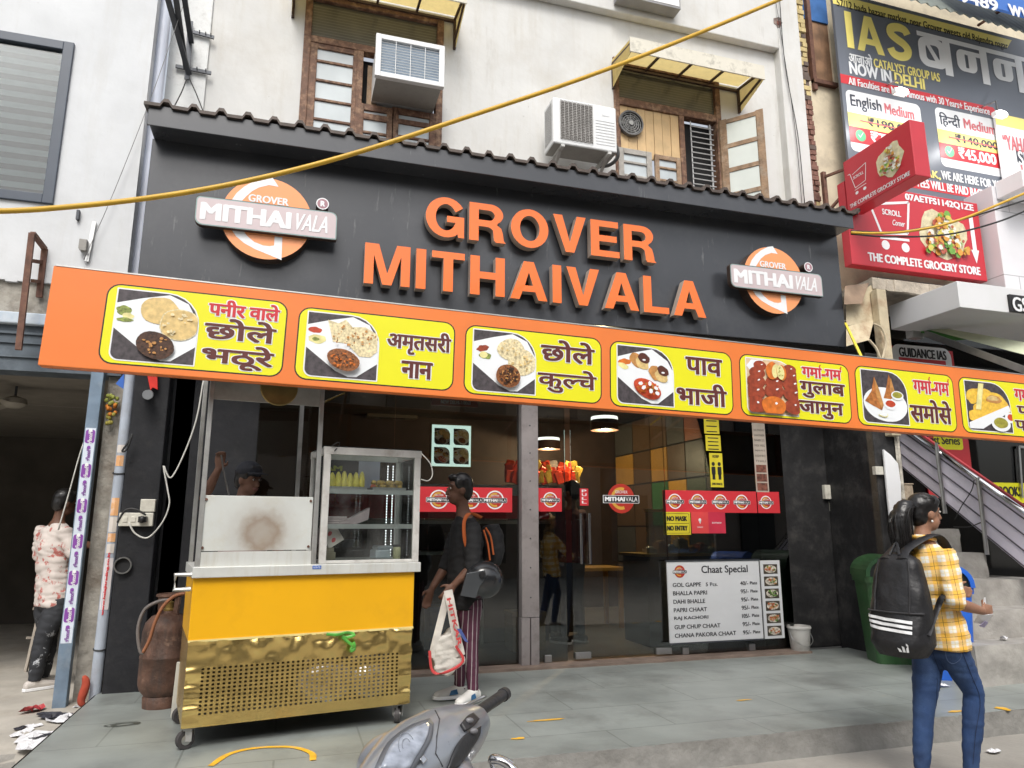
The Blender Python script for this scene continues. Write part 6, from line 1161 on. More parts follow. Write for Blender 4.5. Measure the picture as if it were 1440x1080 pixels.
rubber = mat('caster_rubber', (.05, .045, .045), .6, v=.2); 
for u, d in ((.06, .06), (1.31, .06), (.06, .68), (1.31, .68)):
    b = B(); Mx_ = Matrix.Rotation(R(90), 4, 'X') @ Matrix.Rotation(R(20 if u < .5 else 70), 4, 'Y')
    dx = -.03 if u < .5 else 0
    b.lathe((u + dx, d, .052), [(.030, -.018), (.050, -.018), (.052, -.012), (.052, .012), (.050, .018), (.030, .018)], 22, M=Mx_); wh = co(b, 'caster_wheel', rubber, smooth='auto')
    b = B(); b.lathe((u + dx, d, .052), [(.004, -.021), (.028, -.02), (.028, .02), (.004, .021)], 16, M=Mx_); b.obj('hub', steel, wh, smooth='auto')
    b = B(); b.box(u - .03, u + .03, d - .03, d + .03, .115, .127); Mr = Matrix.Translation((u + dx * .5, d, .085)) @ Matrix.Rotation(R(-20 if u < .5 else -70), 4, 'Z')
    b.box(-.022, .028, -.025, -.021, -.04, .03, M=Mr); b.box(-.022, .028, .021, .025, -.04, .03, M=Mr); b.box(-.022, .028, -.025, .025, .026, .03, M=Mr); co(b, 'fork', mat('fork_steel', (.45, .44, .42), .5, .6, dirt=(.7, .7, .68), dsc=10, damt=.7))
MC_ = Matrix.Translation((-.52, 4.78, 0)) @ Matrix.Rotation(CA, 4, 'Z')
def cw(u, d, z): return MC_ @ V((u, d, z))
tr_ = mat('tray_steel', (.6, .6, .6), .3, .8)
for (u0, u1, lab) in ((.80, 1.06, 'shallow steel tray holding upright yellow sweets in the glass case'), (1.10, 1.34, 'shallow steel tray of small fried sweets in the glass case')):
    b = B(); b.box(u0, u1, .10, .30, 1.506, 1.512, M=MC_); b.box(u0, u1, .10, .104, 1.512, 1.535, M=MC_); b.box(u0, u1, .296, .30, 1.512, 1.535, M=MC_); b.box(u0, u0 + .004, .104, .296, 1.512, 1.535, M=MC_); b.box(u1 - .004, u1, .104, .296, 1.512, 1.535, M=MC_); o = b.obj('sweet_tray', tr_); tag(o, lab, 'tray')
corn = mat('sweet_yellow', (.72, .62, .10), .5, v=.15, sc=30, bump=.3, bsc=60)
for i in range(6):
    c = cw(.83 + i * .041, .16, 1.515); b = B(); hh_ = .115 + .012 * ((i * 7) % 3) / 2; b.lathe(c, [(.016, 0), (.021, .02), (.021, hh_ * .55), (.016, hh_ * .85), (.007, hh_), (.002, hh_ + .002)], 12); o = b.obj('yellow_sweet', corn, smooth=True); tag(o, 'upright yellow cone-shaped sweet in the row on the top shelf of the glass case', 'sweet', 'yellow sweets in the glass case')
for i in range(14):
    c = cw(1.115 + (i % 7) * .032 + .012 * (i // 7), .15 + .03 * (i % 2), 1.54 + .030 * (i // 7)); b = B(); b.ell(c, (.020, .02, .019), 8); o = b.obj('fried_sweet', mat(('laddu_a', 'laddu_b')[i > 0], ((.40, .10, .05), (.55, .38, .12))[i > 0], .6, v=.4, sc=50, bump=.4), smooth=True); tag(o, 'small round fried sweet heaped in the right tray of the glass case' if i else 'red-brown round sweet leftmost in the right tray of the glass case', 'sweet', 'fried sweets in the glass case' if i else None)
paper = mat('napkin_pink', (.52, .42, .42), .8, v=.15)
for i in range(5):
    b = B(); M_ = MC_ @ Matrix.Translation((.86 + .02 * (i % 2), .18, 1.277 + .012 * i)) @ Matrix.Rotation(R(4 * (-1) ** i), 4, 'Z'); b.box(-.07, .07, -.06, .06, 0, .009, M=M_); o = b.obj('napkin_pack', paper); tag(o, 'thin pinkish napkin stack piled on the middle shelf of the glass case', 'napkins', 'napkin stacks in the glass case')
b = B(); M_ = MC_ @ Matrix.Translation((1.0, .16, 1.30)) @ Matrix.Rotation(R(-24), 4, 'Y'); b.prism([(-.1, -.01), (.08, -.02), (.12, .05), (-.1, .03)], -.04, .04, lambda u, v, d: M_ @ V((u, d, v))); o = b.obj('paper_pouch', mat('pouch', (.45, .36, .37), .7, v=.2)); tag(o, 'open paper pouch leaning on the napkins in the glass case', 'pouch')
b = B(); M_ = MC_ @ Matrix.Translation((.84, .12, 1.17)) @ Matrix.Rotation(R(-32), 4, 'Y'); b.box(-.04, .07, -.02, .02, -.03, .09, M=M_); b.mi = 1
for z in (0, .05): b.flat(circ(.01, z + .005, .018, .012, 10, .4, .3), .0215, lambda u, v, d: M_ @ V((u, -d, v)))
o = b.obj('printed_carton', [mat('carton', (.60, .54, .50), .7), redp]); tag(o, 'white carton with red prints tilted in the lower left of the glass case', 'carton')
b = B(); c = cw(1.285, .10, 1.05); b.lathe(c, [(.025, 0), (.027, .01), (.027, .07), (.022, .08)], 14); b.mi = 1; b.lathe(c, [(.026, .08), (.026, .095), (.01, .096)], 14); o = b.obj('small_jar', [mat('jar_cream', (.55, .52, .32), .3), black], smooth='auto'); tag(o, 'small cream jar with dark lid in the lower right of the glass case', 'jar')
b = B(); b.box(.78, .86, .08, .22, 1.05, 1.10, M=MC_); b.box(.785, .85, .09, .2, 1.10, 1.13, M=MC_); o = b.obj('steel_box', mat('tin_box', (.25, .22, .16), .5, .3), bevel=.004); tag(o, 'dull metal box on the floor of the glass case, lower left', 'box')
b = B(); b.box(1.15, 1.26, .15, .3, 1.05, 1.11, M=MC_); b.box(1.17, 1.28, .17, .32, 1.11, 1.135, M=MC_); o = b.obj('plastic_bag', mat('bag_clear', (.45, .5, .55), .3), bevel=.01); tag(o, 'pale plastic packet beside the small jar in the glass case', 'bag')
# ================================================================ GAS CYLINDER, PLANK, BUCKET, BINS
Yc = 6.0; cl_ = at(196, 930, Yc); cx_ = cl_.x + .165
gas = thing('gas_cylinder', 'rusty red-brown gas cylinder standing beside the cart on the left', 'gas cylinder', (cx_, Yc, 0))
cr = mat('cylinder_rust', (.115, .060, .040), .62, .1, v=.45, sc=9, bump=.3, dirt=(.045, .04, .038), dsc=3, damt=.85, streak=True)
grime(cr, (.30, .19, .13), 11, .58, .70, .6)
b = B(); b.lathe((cx_, Yc, 0), [(.12, .0), (.125, .07), (.118, .08), (.15, .12), (.163, .16), (.165, .20), (.165, .335), (.168, .34), (.168, .35), (.165, .355), (.163, .52), (.15, .58), (.11, .625), (.05, .645), (.045, .66)], 30); b.obj('body', cr, gas, smooth='auto')
b = B(); b.lathe((cx_, Yc, .64), [(.035, 0), (.04, .03), (.03, .04), (.03, .08), (.015, .09)], 14); b.obj('valve', mat('valve_brass', (.30, .20, .06), .45, .6, v=.3), gas, smooth='auto')
b = B()
for k in range(4): a = R(45 + 90 * k); b.bar((cx_ + .07 * math.cos(a), Yc + .07 * math.sin(a), .62), (cx_ + .08 * math.cos(a), Yc + .08 * math.sin(a), .76), .03, .008)
b.tube([(cx_ + .085 * math.cos(R(15 * i)), Yc + .085 * math.sin(R(15 * i)), .77) for i in range(25)], .012, 6); b.obj('guard_ring', cr, gas)
h = thing('gas_hose', 'grey and orange gas hoses looping from the cylinder valve to the cart', 'hose', (cx_ - .1, Yc - .1, .2))
b = B(); b.tube(spl([at(*p, 5.8) for p in ((240, 843), (222, 846), (203, 858), (194, 885), (197, 915), (203, 918))], 6), .012, 8); b.obj('grey_hose', mat('hose_grey', (.16, .14, .13), .6), h, smooth=True)
b = B(); b.tube(spl([at(*p, 5.75) for p in ((262, 834), (246, 838), (230, 852), (218, 875), (210, 900), (201, 918))], 6), .012, 8); b.obj('orange_hose', mat('hose_orange', (.28, .11, .05), .6), h, smooth=True)
pk = B(); P = [at(*p, 5.55) for p in ((249, 931), (263, 931), (261, 1011), (240, 1008))]; pk.prism([(p.x, p.z) for p in P], -.02, .02, FR(5.55)); o = pk.obj('board', mat('plank_grey', (.42, .41, .37), .8, v=.12, dirt=(.2, .18, .15), dsc=4), bevel=.003); tag(o, 'greyish white board standing on edge between gas cylinder and cart', 'board')
bc = atz(1126, 917, 0); bkt = thing('bucket', 'dirty white paint bucket standing against the black side wall', 'bucket', (bc.x, bc.y, 0))
b = B(); b.lathe(bc, [(.085, 0), (.09, .005), (.112, .235), (.120, .236), (.121, .25), (.114, .262), (.108, .262), (.085, .02), (.01, .02)], 26); b.obj('pail', mat('bucket_white', (.52, .51, .48), .5, v=.08, dirt=(.24, .21, .18), dsc=5, damt=.6), bkt, smooth='auto')
b = B(); b.tube(spl([bc + V((-.118, 0, .22)), bc + V((-.125, -.06, .14)), bc + V((-.03, -.125, .07)), bc + V((.08, -.1, .12)), bc + V((.118, 0, .22))], 6), .004, 5); b.obj('wire_handle', steel, bkt)
def bin_(name, lab, c, w, dpt, h, m, rot, domeh):
    t = thing(name, lab, 'bin', c, (0, 0, rot)); b = B(); k = .78
    n = 6; rings = []
    for (z, s_) in ((0, k), (.02, k + .01), (h * .93, .97), (h * .93, 1.04), (h, 1.05)):
        rings.append([b.bm.verts.new((u, v, z)) for u, v in rrect(-w / 2 * s_, w / 2 * s_, -dpt / 2 * s_, dpt / 2 * s_, .06)])
    for i in range(len(rings) - 1):
        m_ = len(rings[0])
        for q in range(m_): b._f([rings[i][q], rings[i][(q + 1) % m_], rings[i + 1][(q + 1) % m_], rings[i + 1][q]])
    b._f(rings[0][::-1]); b.obj('body', m, t, world=False, smooth='auto')
    b = B(); ns = 14; r0 = w / 2 * 1.04
    def dm(a, y, o=0): return V(((r0 - o) * math.cos(a), y, h + .0 + (domeh - o) * math.sin(a) ** .8 if math.sin(a) > 0 else h))
    for i in range(ns):
        a, c_ = math.pi * i / ns, math.pi * (i + 1) / ns
        b.quad([dm(a, -dpt / 2 * 1.04), dm(c_, -dpt / 2 * 1.04), dm(c_, dpt / 2 * 1.04), dm(a, dpt / 2 * 1.04)]); b.quad([dm(a, -dpt / 2 * 1.04), dm(c_, -dpt / 2 * 1.04), dm(c_, -dpt / 2 * 1.04, .035), dm(a, -dpt / 2 * 1.04, .035)]); b.quad([dm(a, -dpt / 2 * 1.03, .035), dm(c_, -dpt / 2 * 1.03, .035), dm(c_, dpt / 2, .035), dm(a, dpt / 2, .035)])
    b._f([b.bm.verts.new(dm(math.pi * i / ns, dpt / 2 * 1.03)) for i in range(ns + 1)]); b.obj('lid', m, t, world=False, smooth='auto')
    b = B(); b.flat([(dm(math.pi * i / ns, 0, .036).x, dm(math.pi * i / ns, 0, .036).z) for i in range(ns + 1)], 0, FR(-dpt / 2 * .9)); b.obj('dark_opening', mat('bin_hole', (.015, .018, .015), .6), t, world=False)  # near-black sheet paints the shade inside the lid opening
    return t
bin_('green_bin', 'dark green plastic litter bin with arched open lid beside the black side wall', (5.62, 5.86, 0), .46, .44, .80, mat('bin_green', (.035, .10, .035), .4, v=.2, sc=5, dirt=(.10, .11, .07), dsc=4, damt=.5), R(-24), .20)
bin_('blue_bin', 'blue plastic litter bin mostly hidden behind the woman', (5.50, 5.12, 0), .42, .40, .76, mat('bin_blue', (.02, .12, .55), .4, v=.12), R(-30), .2)
# ================================================================ LITTER
def scrap(c, r, m, lab, grp=None, seed=0, flat=.35, name='paper_scrap'):
    b = B(); rnd = random.Random(seed); n = 9; c = V(c); P = [[None] * n for _ in range(4)]
    a0 = rnd.random() * 6; el = rnd.uniform(.5, .8)
    for j in range(4):
        for i in range(n):
            a = 2 * math.pi * i / n; q = r * (j + .15) / 3 * (1 + .35 * noise.noise(V((a, seed, j)))); x, y = q * math.cos(a), q * el * math.sin(a)
            P[j][i] = b.bm.verts.new(c + V((x * math.cos(a0) - y * math.sin(a0), x * math.sin(a0) + y * math.cos(a0), .006 + flat * r * max(0, .25 + .9 * noise.noise(V((x * 6 / r, y * 6 / r, seed)))))))
    for j in range(3):
        for i in range(n): b._f([P[j][i], P[j][(i + 1) % n], P[j + 1][(i + 1) % n], P[j + 1][i]])
    b._f(P[0]); o = b.obj(name, m); tag(o, lab, 'litter', grp); return o
wp = mat('litter_white', (.70, .70, .72), .7, v=.12, sc=14, dirt=(.35, .35, .38), dsc=12, damt=.3); bp = mat('litter_black', (.03, .03, .04), .5, v=.4, sc=20); rp_ = mat('litter_red', (.36, .04, .045), .6, v=.3, sc=30)
k = 0
for (px, py, r, m, s_) in ((60, 1035, .16, wp, 1), (95, 1010, .16, wp, 2), (88, 990, .10, wp, 3), (30, 1030, .10, wp, 4), (45, 1020, .07, wp, 5), (110, 992, .10, wp, 6), (40, 1050, .12, wp, 7)):
    p = atz(px, py, -.12); scrap((p.x, p.y, -.135), r, m, 'torn white plastic scrap in the litter heap at the foot of the steel post', 'white scraps in the litter heap', s_)
for (px, py, r, s_) in ((80, 1008, .12, 11), (66, 1005, .07, 12), (28, 1024, .05, 13), (55, 1036, .07, 14)):
    p = atz(px, py, -.12); scrap((p.x, p.y, -.125), r, bp, 'torn black plastic scrap in the litter heap at the foot of the steel post', 'black scraps in the litter heap', s_)
p = atz(45, 1001, -.12); scrap((p.x, p.y, -.12), .09, rp_, 'crumpled red packet on top of the litter heap by the steel post', None, 21, .8)
p = atz(1326, 966); scrap((p.x, p.y, 0), .06, wp, 'crumpled white paper on the paving in front of the blue bin', None, 31, .6)
p = at(1408, 905, 4.95); scrap((p.x, 4.92, .315), .05, wp, 'crumpled white paper on the lowest concrete step', None, 32, .9)
p = atz(1398, 1058, -.15); scrap((p.x, p.y, -.15), .05, wp, 'small grey paper scrap on the road right of the woman', None, 33, .4)
# ================================================================ CABLES
def cable(pts, r, m, lab, name='cable', n=8, k=6):
    b = B(); b.tube(spl(pts, k), r, n); o = b.obj(name, m, smooth=True); tag(o, lab, 'cable'); return o
yc = mat('cable_yellow', (.60, .36, .03), .45, v=.12, sc=8)
cable([at(*p, 3.0) for p in ((-40, 298), (60, 294), (205, 279), (340, 256), (480, 221), (640, 170), (860, 95), (1090, 2), (1180, -40))], .0115, yc, 'thick yellow cable sagging across the front of the black sign')
cable([at(1197, 327, 5.7)] + [at(*p, Y) for p, Y in (((1230, 328), 5.65), ((1280, 325), 5.6), ((1350, 309), 5.4), ((1450, 268), 5.2))], .014, yc, 'short yellow cable running from the sign roof corner to the right edge')
cable([at(1197, 325, 5.72)] + [at(*p, Y) for p, Y in (((1260, 326), 5.7), ((1340, 312), 5.5), ((1450, 279), 5.3))], .010, cable_black, 'upper of two black cables from the sign roof corner to the right edge')
cable([at(1197, 329, 5.72)] + [at(*p, Y) for p, Y in (((1250, 333), 5.7), ((1330, 330), 5.5), ((1400, 313), 5.4), ((1450, 293), 5.3))], .010, cable_black, 'lower of two black cables from the sign roof corner to the right edge')
cable([at(*p, 7.04) for p in ((1096, -5), (1104, 90), (1122, 190), (1132, 290))], .006, cable_black, 'thin black wire running down the white pilaster by the brick edge, nearer the bricks', n=5)
cable([at(*p, 7.05) for p in ((1090, -5), (1100, 60), (1118, 180), (1128, 290))], .004, cable_black, 'thin black wire down the white pilaster, farther from the bricks', n=5)
cable([at(*p, 6.74) for p in ((262, -5), (215, 130), (160, 270), (118, 365))], .003, mat('wire_grey', (.2, .2, .2), .5), 'hair-thin wire slanting over the white wall on the left', n=5)
cable([at(*p, 7.05) for p in ((246, 148), (256, 128), (262, 112))], .006, cable_black, 'short dark stay wire from the bracket down to the sign roof, left', n=5)
cable([at(*p, 7.05) for p in ((266, 110), (276, 132), (285, 155))], .006, cable_black, 'short dark stay wire from the bracket down to the sign roof, right', n=5)
wcb = cable([at(*p, 6.5) for p in ((286, 535), (276, 590), (258, 640), (240, 672), (230, 655), (236, 690), (238, 710), (228, 735), (208, 756), (190, 750), (181, 735))], .0065, cable_white, 'white cable hanging in a loop from above down to the socket board', n=6)
cable([at(*p, 6.5) for p in ((165, 735), (176, 718), (190, 716), (205, 724))], .008, cable_black, 'short dark cable curling over the wide socket board', n=6)
cable([at(*p, 7.0) for p in ((128, 592), (112, 640), (98, 690), (82, 745))], .006, cable_white, 'white cord hanging in front of the man in the open shop', n=6)
cable([at(*p, 6.46) for p in ((186, 610), (180, 622), (172, 634), (178, 632), (186, 612))], .008, cable_black, 'black hose loop hooked beside the drain pipe', n=6)
cable([at(*p, 6.3) for p in ((592, 637), (605, 652), (608, 668), (602, 676), (592, 674))], .005, cable_white, 'thin white wire hanging beside the top of the glass case', n=5)
# ================================================================ PEOPLE
def fuse(b, name, mats, parent, vox=.012, sm=3, fold=0., fsc=14, seed=0, sub=None):
    me = bpy.data.meshes.new(name); bmesh.ops.recalc_face_normals(b.bm, faces=b.bm.faces); b.bm.to_mesh(me); b.bm.free()
    o = bpy.data.objects.new(name, me); COL.objects.link(o)
    r = o.modifiers.new('r', 'REMESH'); r.mode = 'VOXEL'; r.voxel_size = vox; s_ = o.modifiers.new('s', 'SMOOTH'); s_.iterations = sm; s_.factor = .5
    dg = bpy.context.evaluated_depsgraph_get(); nm = bpy.data.meshes.new_from_object(o.evaluated_get(dg)); o.modifiers.clear(); o.data = nm; nm.name = name; bpy.data.meshes.remove(me)
    if fold:
        for v in nm.vertices:
            p = v.co; n1 = noise.noise(V((p.x * fsc, p.y * fsc, p.z * fsc * .8 + seed))); n2 = noise.noise(V((p.x * fsc * .5 + 9, p.y * fsc * .5, p.z * fsc * 1.7 + seed)))
            v.co = p + v.normal * fold * (n1 * .5 + (abs(n2) ** .6) * .9 - .35)
    nm.shade_smooth()
    for m in (mats if isinstance(mats, (list, tuple)) else [mats]): nm.materials.append(m)
    o.parent = parent
    if parent is not None and parent.type == 'EMPTY': o.matrix_parent_inverse = Matrix.Translation(parent.location).inverted()
    return o
def lerp(a, c, t): return V(a).lerp(V(c), t)
def hand(b, wr, tip_dir, thumb_side, palm_n, s=1., curl=.5):
    d = V(tip_dir).normalized(); t = V(thumb_side); t = (t - d * t.dot(d)).normalized(); n = V(palm_n); n = (n - d * n.dot(d) - t * n.dot(t)); n = n.normalized() if n.length > .01 else d.cross(t)
    kn = V(wr) + d * .085 * s; b.tube([V(wr) - d * .01, V(wr) + d * .03 * s, V(wr) + d * .07 * s, kn + d * .005], [(.024 * s, .017 * s), (.034 * s, .017 * s), (.042 * s, .016 * s), (.038 * s, .011 * s)], 10, side=t)
    for k, (off, L) in enumerate(((.030, .072), (.010, .080), (-.011, .075), (-.031, .058))):
        p = kn + t * off * s; pts = [p - d * .015]; dd = d.copy(); a = curl * (.8 + .12 * k)
        for q in (.42, .33, .25):
            pts.append(pts[-1] + dd * L * s * q + (d * .015 if q == .42 else V((0, 0, 0)))); ca, sa = math.cos(a), math.sin(a); dd = (dd * ca + n * sa * 1.0).normalized()
        b.tube(pts, [.0105 * s, .0100 * s, .0092 * s, .0075 * s], 8)
    p = V(wr) + d * .025 * s + t * .028 * s; b.tube([p, p + (d * .5 + t * .75 + n * .3).normalized() * .038 * s, p + (d * .5 + t * .75 + n * .3).normalized() * .038 * s + (d * .85 + t * .2 + n * .5).normalized() * .032 * s], [.0135 * s, .012 * s, .0095 * s], 8)
def person(name, label, Jn, mats, f, s=1., bodyvox=.010, sleeves=.55, hair=True, long_trouser=True, gv=.013, fold=.012, shoes='shoe', shirt_ease=1.12, hem=0., grip=(.9, .9), female=False, group=None, hands=True):
    g = lambda k: Jn[k]; loc = (g('ankR') + g('ankL')) * .5; loc.z = min(g('ankR').z, g('ankL').z) - .08
    root = thing(name, label, 'person', loc, group=group); f = V(f).normalized()
    side = (g('shR') - g('shL')); side.normalize(); up = V((0, 0, 1)); hc = g('head'); hs_ = (f.cross(up)).normalized(); hu = Jn.get('headup', up); hu = V(hu).normalized(); hf = V(Jn.get('facing', f)); hf = (hf - hu * hf.dot(hu)).normalized(); hx = hf.cross(hu)
    MH = Matrix((hx, hf, hu)).transposed().to_4x4(); H = lambda x, y, z: hc + (hx * x + hf * y + hu * z) * s
    b = B()
    b.ell(H(0, -.012, .022), (.074 * s, .092 * s, .098 * s), 14, M=MH); b.ell(H(0, .022, -.055), (.055 * s, .062 * s, .062 * s), 12, M=MH); b.ell(H(0, .055, -.085), (.026 * s, .024 * s, .022 * s), 8, M=MH)
    b.tube([H(0, .078, .018), H(0, .096, -.015), H(0, .102, -.030), H(0, .078, -.036)], [.010 * s, .013 * s, .016 * s, .012 * s], 8)
    for q in (-1, 1): b.ell(H(q * .074, -.008, -.012), (.010 * s, .022 * s, .032 * s), 8, M=MH); b.ell(H(q * .030, .066, .030), (.026 * s, .016 * s, .010 * s), 8, M=MH)
    b.tube([H(-.02, .076, -.058), H(0, .084, -.060), H(.02, .076, -.058)], .009 * s, 6)
    nk = g('neck'); b.tube([H(0, -.02, -.04), lerp(H(0, -.02, -.06), nk, .5), nk - V((0, 0, .03))], [(.050 * s,) * 2, (.049 * s,) * 2, (.062 * s,) * 2], 12)
    ch, wa, pe = g('chest'), g('waist'), g('pelvis'); kw = .92 if female else 1.
    T_ = [pe - V((0, 0, .05)), pe, wa, ch, lerp(ch, nk, .62), nk]; TR = [(.145, .10), (.162 if not female else .168, .112), (.138 * kw, .098), (.162 * kw, .112), (.150 * kw, .085), (.062, .058)]
    b.tube(T_, [(a * s, c * s) for a, c in TR], 16, side=side)
    for q in 'LR':
        sh, el, wr = g('sh' + q), g('el' + q), g('wr' + q)
        b.tube([lerp(ch, sh, .7), sh, lerp(sh, el, .5), el, lerp(el, wr, .35), wr], [.058 * s, .056 * s, .047 * s, .039 * s, .039 * s, .026 * s], 10)
        if hands: hand(b, wr, Jn.get('hand' + q, wr - el), Jn.get('thumb' + q, f), Jn.get('palm' + q, (g('shL') - g('shR')) * (1 if q == 'R' else -1)), s, grip[0 if q == 'L' else 1])
        hp, kn, an = g('hip' + q), g('kn' + q), g('ank' + q)
        b.tube([hp + V((0, 0, .04)), hp, lerp(hp, kn, .5), kn, lerp(kn, an, .35), an], [.070 * s, .072 * s, .055 * s, .042 * s, .040 * s, .030 * s], 12)
        tdir = V(Jn.get('toe' + q, f)).normalized(); b.tube([an + V((0, 0, -.01)) - tdir * .04, an + tdir * .04 - V((0, 0, .035)), an + tdir * .13 - V((0, 0, .05))], [.036 * s, .036 * s, .024 * s], 8)
    fuse(b, 'body', mats['skin'], root, bodyvox, 3)
    b = B()
    for q in (-1, 1): b.ell(H(q * .030, .079, .010), (.014 * s, .007 * s, .008 * s), 8, M=MH)
    b.obj('eyes', mat('eye_white', (.55, .52, .48), .3), root, smooth=True)
    b = B()
    for q in (-1, 1): b.ell(H(q * .030, .0845, .010), (.007 * s, .003 * s, .0075 * s), 8, M=MH); b.tube([H(q * .014, .084, .034), H(q * .032, .081, .039), H(q * .048, .068, .034)], .0035 * s, 5)
    b.obj('brows', mat('dark_brow', (.012, .009, .008), .6), root, smooth=True)
    b = B(); b.tube([H(-.024, .078, -.0555), H(-.008, .090, -.0535), H(.008, .090, -.0535), H(.024, .078, -.0555)], .0058 * s, 6); b.tube([H(-.02, .078, -.0635), H(0, .089, -.0660), H(.02, .078, -.0635)], .0066 * s, 6); b.obj('lips', mats.get('lips', mat('lips', (.16, .06, .05), .5)), root, smooth=True)
    if hair:
        b = B(); b.ell(H(0, -.026, .044), (.083 * s, .094 * s, .094 * s), 14, M=MH); b.ell(H(0, -.055, -.005), (.078 * s, .062 * s, .085 * s), 12, M=MH)
        for q in (-1, 1): b.ell(H(q * .066, .004, .045), (.016 * s, .05 * s, .045 * s), 8, M=MH)
        b.ell(H(0, .045, .095), (.062 * s, .042 * s, .03 * s), 10, M=MH)
        if female: b.ell(H(0, .04, .075), (.076 * s, .05 * s, .045 * s), 10, M=MH)
        fuse(b, 'hair', mats['hair'], root, .008, 3, .003, 45)
    e = shirt_ease; b = B(); low = pe - V((0, 0, .05 + hem))
    b.tube([low, pe, wa, ch, lerp(ch, nk, .62), lerp(ch, nk, .93)], [(a * s * e * m_, c * s * e * m_) for (a, c), m_ in zip(TR, (1.18, 1.04, 1.1, 1.03, 1.03, 1.0))], 18, side=side)
    for q in 'LR':
        sh, el, wr = g('sh' + q), g('el' + q), g('wr' + q); pts = [lerp(ch, sh, .6) + V((0, 0, .02)), sh, lerp(sh, el, .5), el]; rr = [.072, .070, .066, .058]
        if sleeves < .5: pts = pts[:2] + [lerp(sh, el, .45), lerp(sh, el, .85)]
        if sleeves > 1: pts += [lerp(el, wr, (sleeves - 1) * .6), lerp(el, wr, sleeves - 1)]; rr += [.056, .048]
        b.tube(pts, [r * s for r in rr], 12)
    sh_o = fuse(b, 'shirt', mats['shirt'], root, gv, 3, fold, 13)
    b = B(); b.tube([pe - V((0, 0, .13)) * s, pe - V((0, 0, .04)), lerp(pe, wa, .5)], [(.150 * s, .105 * s), (.172 * s, .118 * s), (.150 * s, .105 * s)], 16, side=side)
    k_ = mats.get('leg', 1.)
    for q in 'LR':
        hp, kn, an = g('hip' + q), g('kn' + q), g('ank' + q)
        b.tube([hp + V((0, 0, .05)), hp, lerp(hp, kn, .45), kn, lerp(kn, an, .4), lerp(kn, an, 1.0)], [.096 * s, .100 * s, .084 * s * k_, .062 * s * k_, .058 * s * k_, .043 * s * k_], 14)
    fuse(b, 'trousers', mats['trousers'], root, gv * .85, 3, fold * .55, 14, 5)
    for q in 'LR':
        an = g('ank' + q); td = V(Jn.get('toe' + q, f)); td.z = 0; td.normalize(); gz = an.z - .075; sd_ = V((-td.y, td.x, 0)); p = V((an.x, an.y, gz))
        b = B(); b.tube([p - td * .075 + V((0, 0, .045)), p - td * .06 + V((0, 0, .042)), p + td * .02 + V((0, 0, .05)), p + td * .10 + V((0, 0, .038)), p + td * .17 + V((0, 0, .030)), p + td * .195 + V((0, 0, .026))], [(.022, .022), (.036, .04), (.040, .048), (.045, .034), (.038, .026), (.018, .016)], 12, side=sd_)
        b.tube([p + V((0, 0, .05)), an + V((0, 0, .01))], [.043, .041], 10)
        so_ = fuse(b, 'shoe', mats['shoe'], root, .008, 2)
        b = B(); P = []
        for (u, w_) in ((-.085, 0), (-.075, .03), (-.02, .040), (.10, .047), (.17, .040), (.200, .018), (.205, 0)): P.append((u, w_))
        P = P + [(u, -w_) for u, w_ in P[-2:0:-1]]; b.prism(P, 0.0, .024, lambda u, v, d: p + td * u + sd_ * v + V((0, 0, d))); b.obj('sole', mats.get('sole', whitep), so_, bevel=.004)
        if 'patch' in mats:
            b = B(); 
            for q2 in (-1, 1): b.quad([p + td * .02 + sd_ * .046 * q2 + V((0, 0, .035)), p + td * .09 + sd_ * .048 * q2 + V((0, 0, .03)), p + td * .075 + sd_ * .040 * q2 + V((0, 0, .062)), p + td * .03 + sd_ * .042 * q2 + V((0, 0, .07))])
            b.obj('shoe_patch', mats['patch'], so_)
    return root
skin_m = mat('skin_brown', (.13, .06, .036), .62, v=.2, sc=14, bump=.1, bsc=160); skin_d = mat('skin_dark', (.14, .066, .04), .62, v=.2, sc=14, bump=.1, bsc=160); skin_w = mat('skin_warm', (.30, .15, .09), .6, v=.15, sc=14, bump=.1, bsc=160)
hair_m = mat('black_hair', (.010, .009, .009), .36, v=.4, sc=40)
denim = mat('denim', (.016, .044, .125), .8, v=.35, sc=5, bump=.25, bsc=260, dirt=(.045, .09, .19), dsc=6, damt=.6)  # lighter blue layer paints the highlights on the cloth
def plaid():
    M = mat('plaid_cotton', (.82, .80, .73), .8, v=.03, bump=.15, bsc=120); t = M.node_tree; N, L = t.nodes, t.links; p = N['Principled BSDF']; c = p.inputs['Base Color'].links[0].from_socket; tc = N.new('ShaderNodeTexCoord')
    def bands(d, per, lo, hi, col, prev, fac):
        dp = N.new('ShaderNodeVectorMath'); dp.operation = 'DOT_PRODUCT'; L.new(tc.outputs['Object'], dp.inputs[0]); dp.inputs[1].default_value = V(d) / per
        fr_ = N.new('ShaderNodeMath'); fr_.operation = 'PINGPONG'; fr_.inputs[1].default_value = .5; L.new(dp.outputs['Value'], fr_.inputs[0])
        mr = N.new('ShaderNodeMapRange'); mr.inputs[1].default_value = lo; mr.inputs[2].default_value = hi; mr.inputs[4].default_value = fac; L.new(fr_.outputs[0], mr.inputs[0])
        mm = N.new('ShaderNodeMix'); mm.data_type = 'RGBA'; L.new(mr.outputs[0], mm.inputs[0]); L.new(prev, mm.inputs[6]); mm.inputs[7].default_value = (*col, 1); return mm.outputs[2]
    h, z, yl, dk = (.80, -.60, .05), (-.12, .06, 1), (.80, .43, .015), (.10, .06, .02)
    for d in (h, z): c = bands(d, .078, .20, .27, yl, c, .74)
    for d in (h, z): c = bands(d, .078, .475, .485, dk, c, .75)
    for d in (h, z): c = bands(d, .078, .03, .02, (.80, .62, .2), c, .6)
    L.new(c, p.inputs['Base Color']); return M
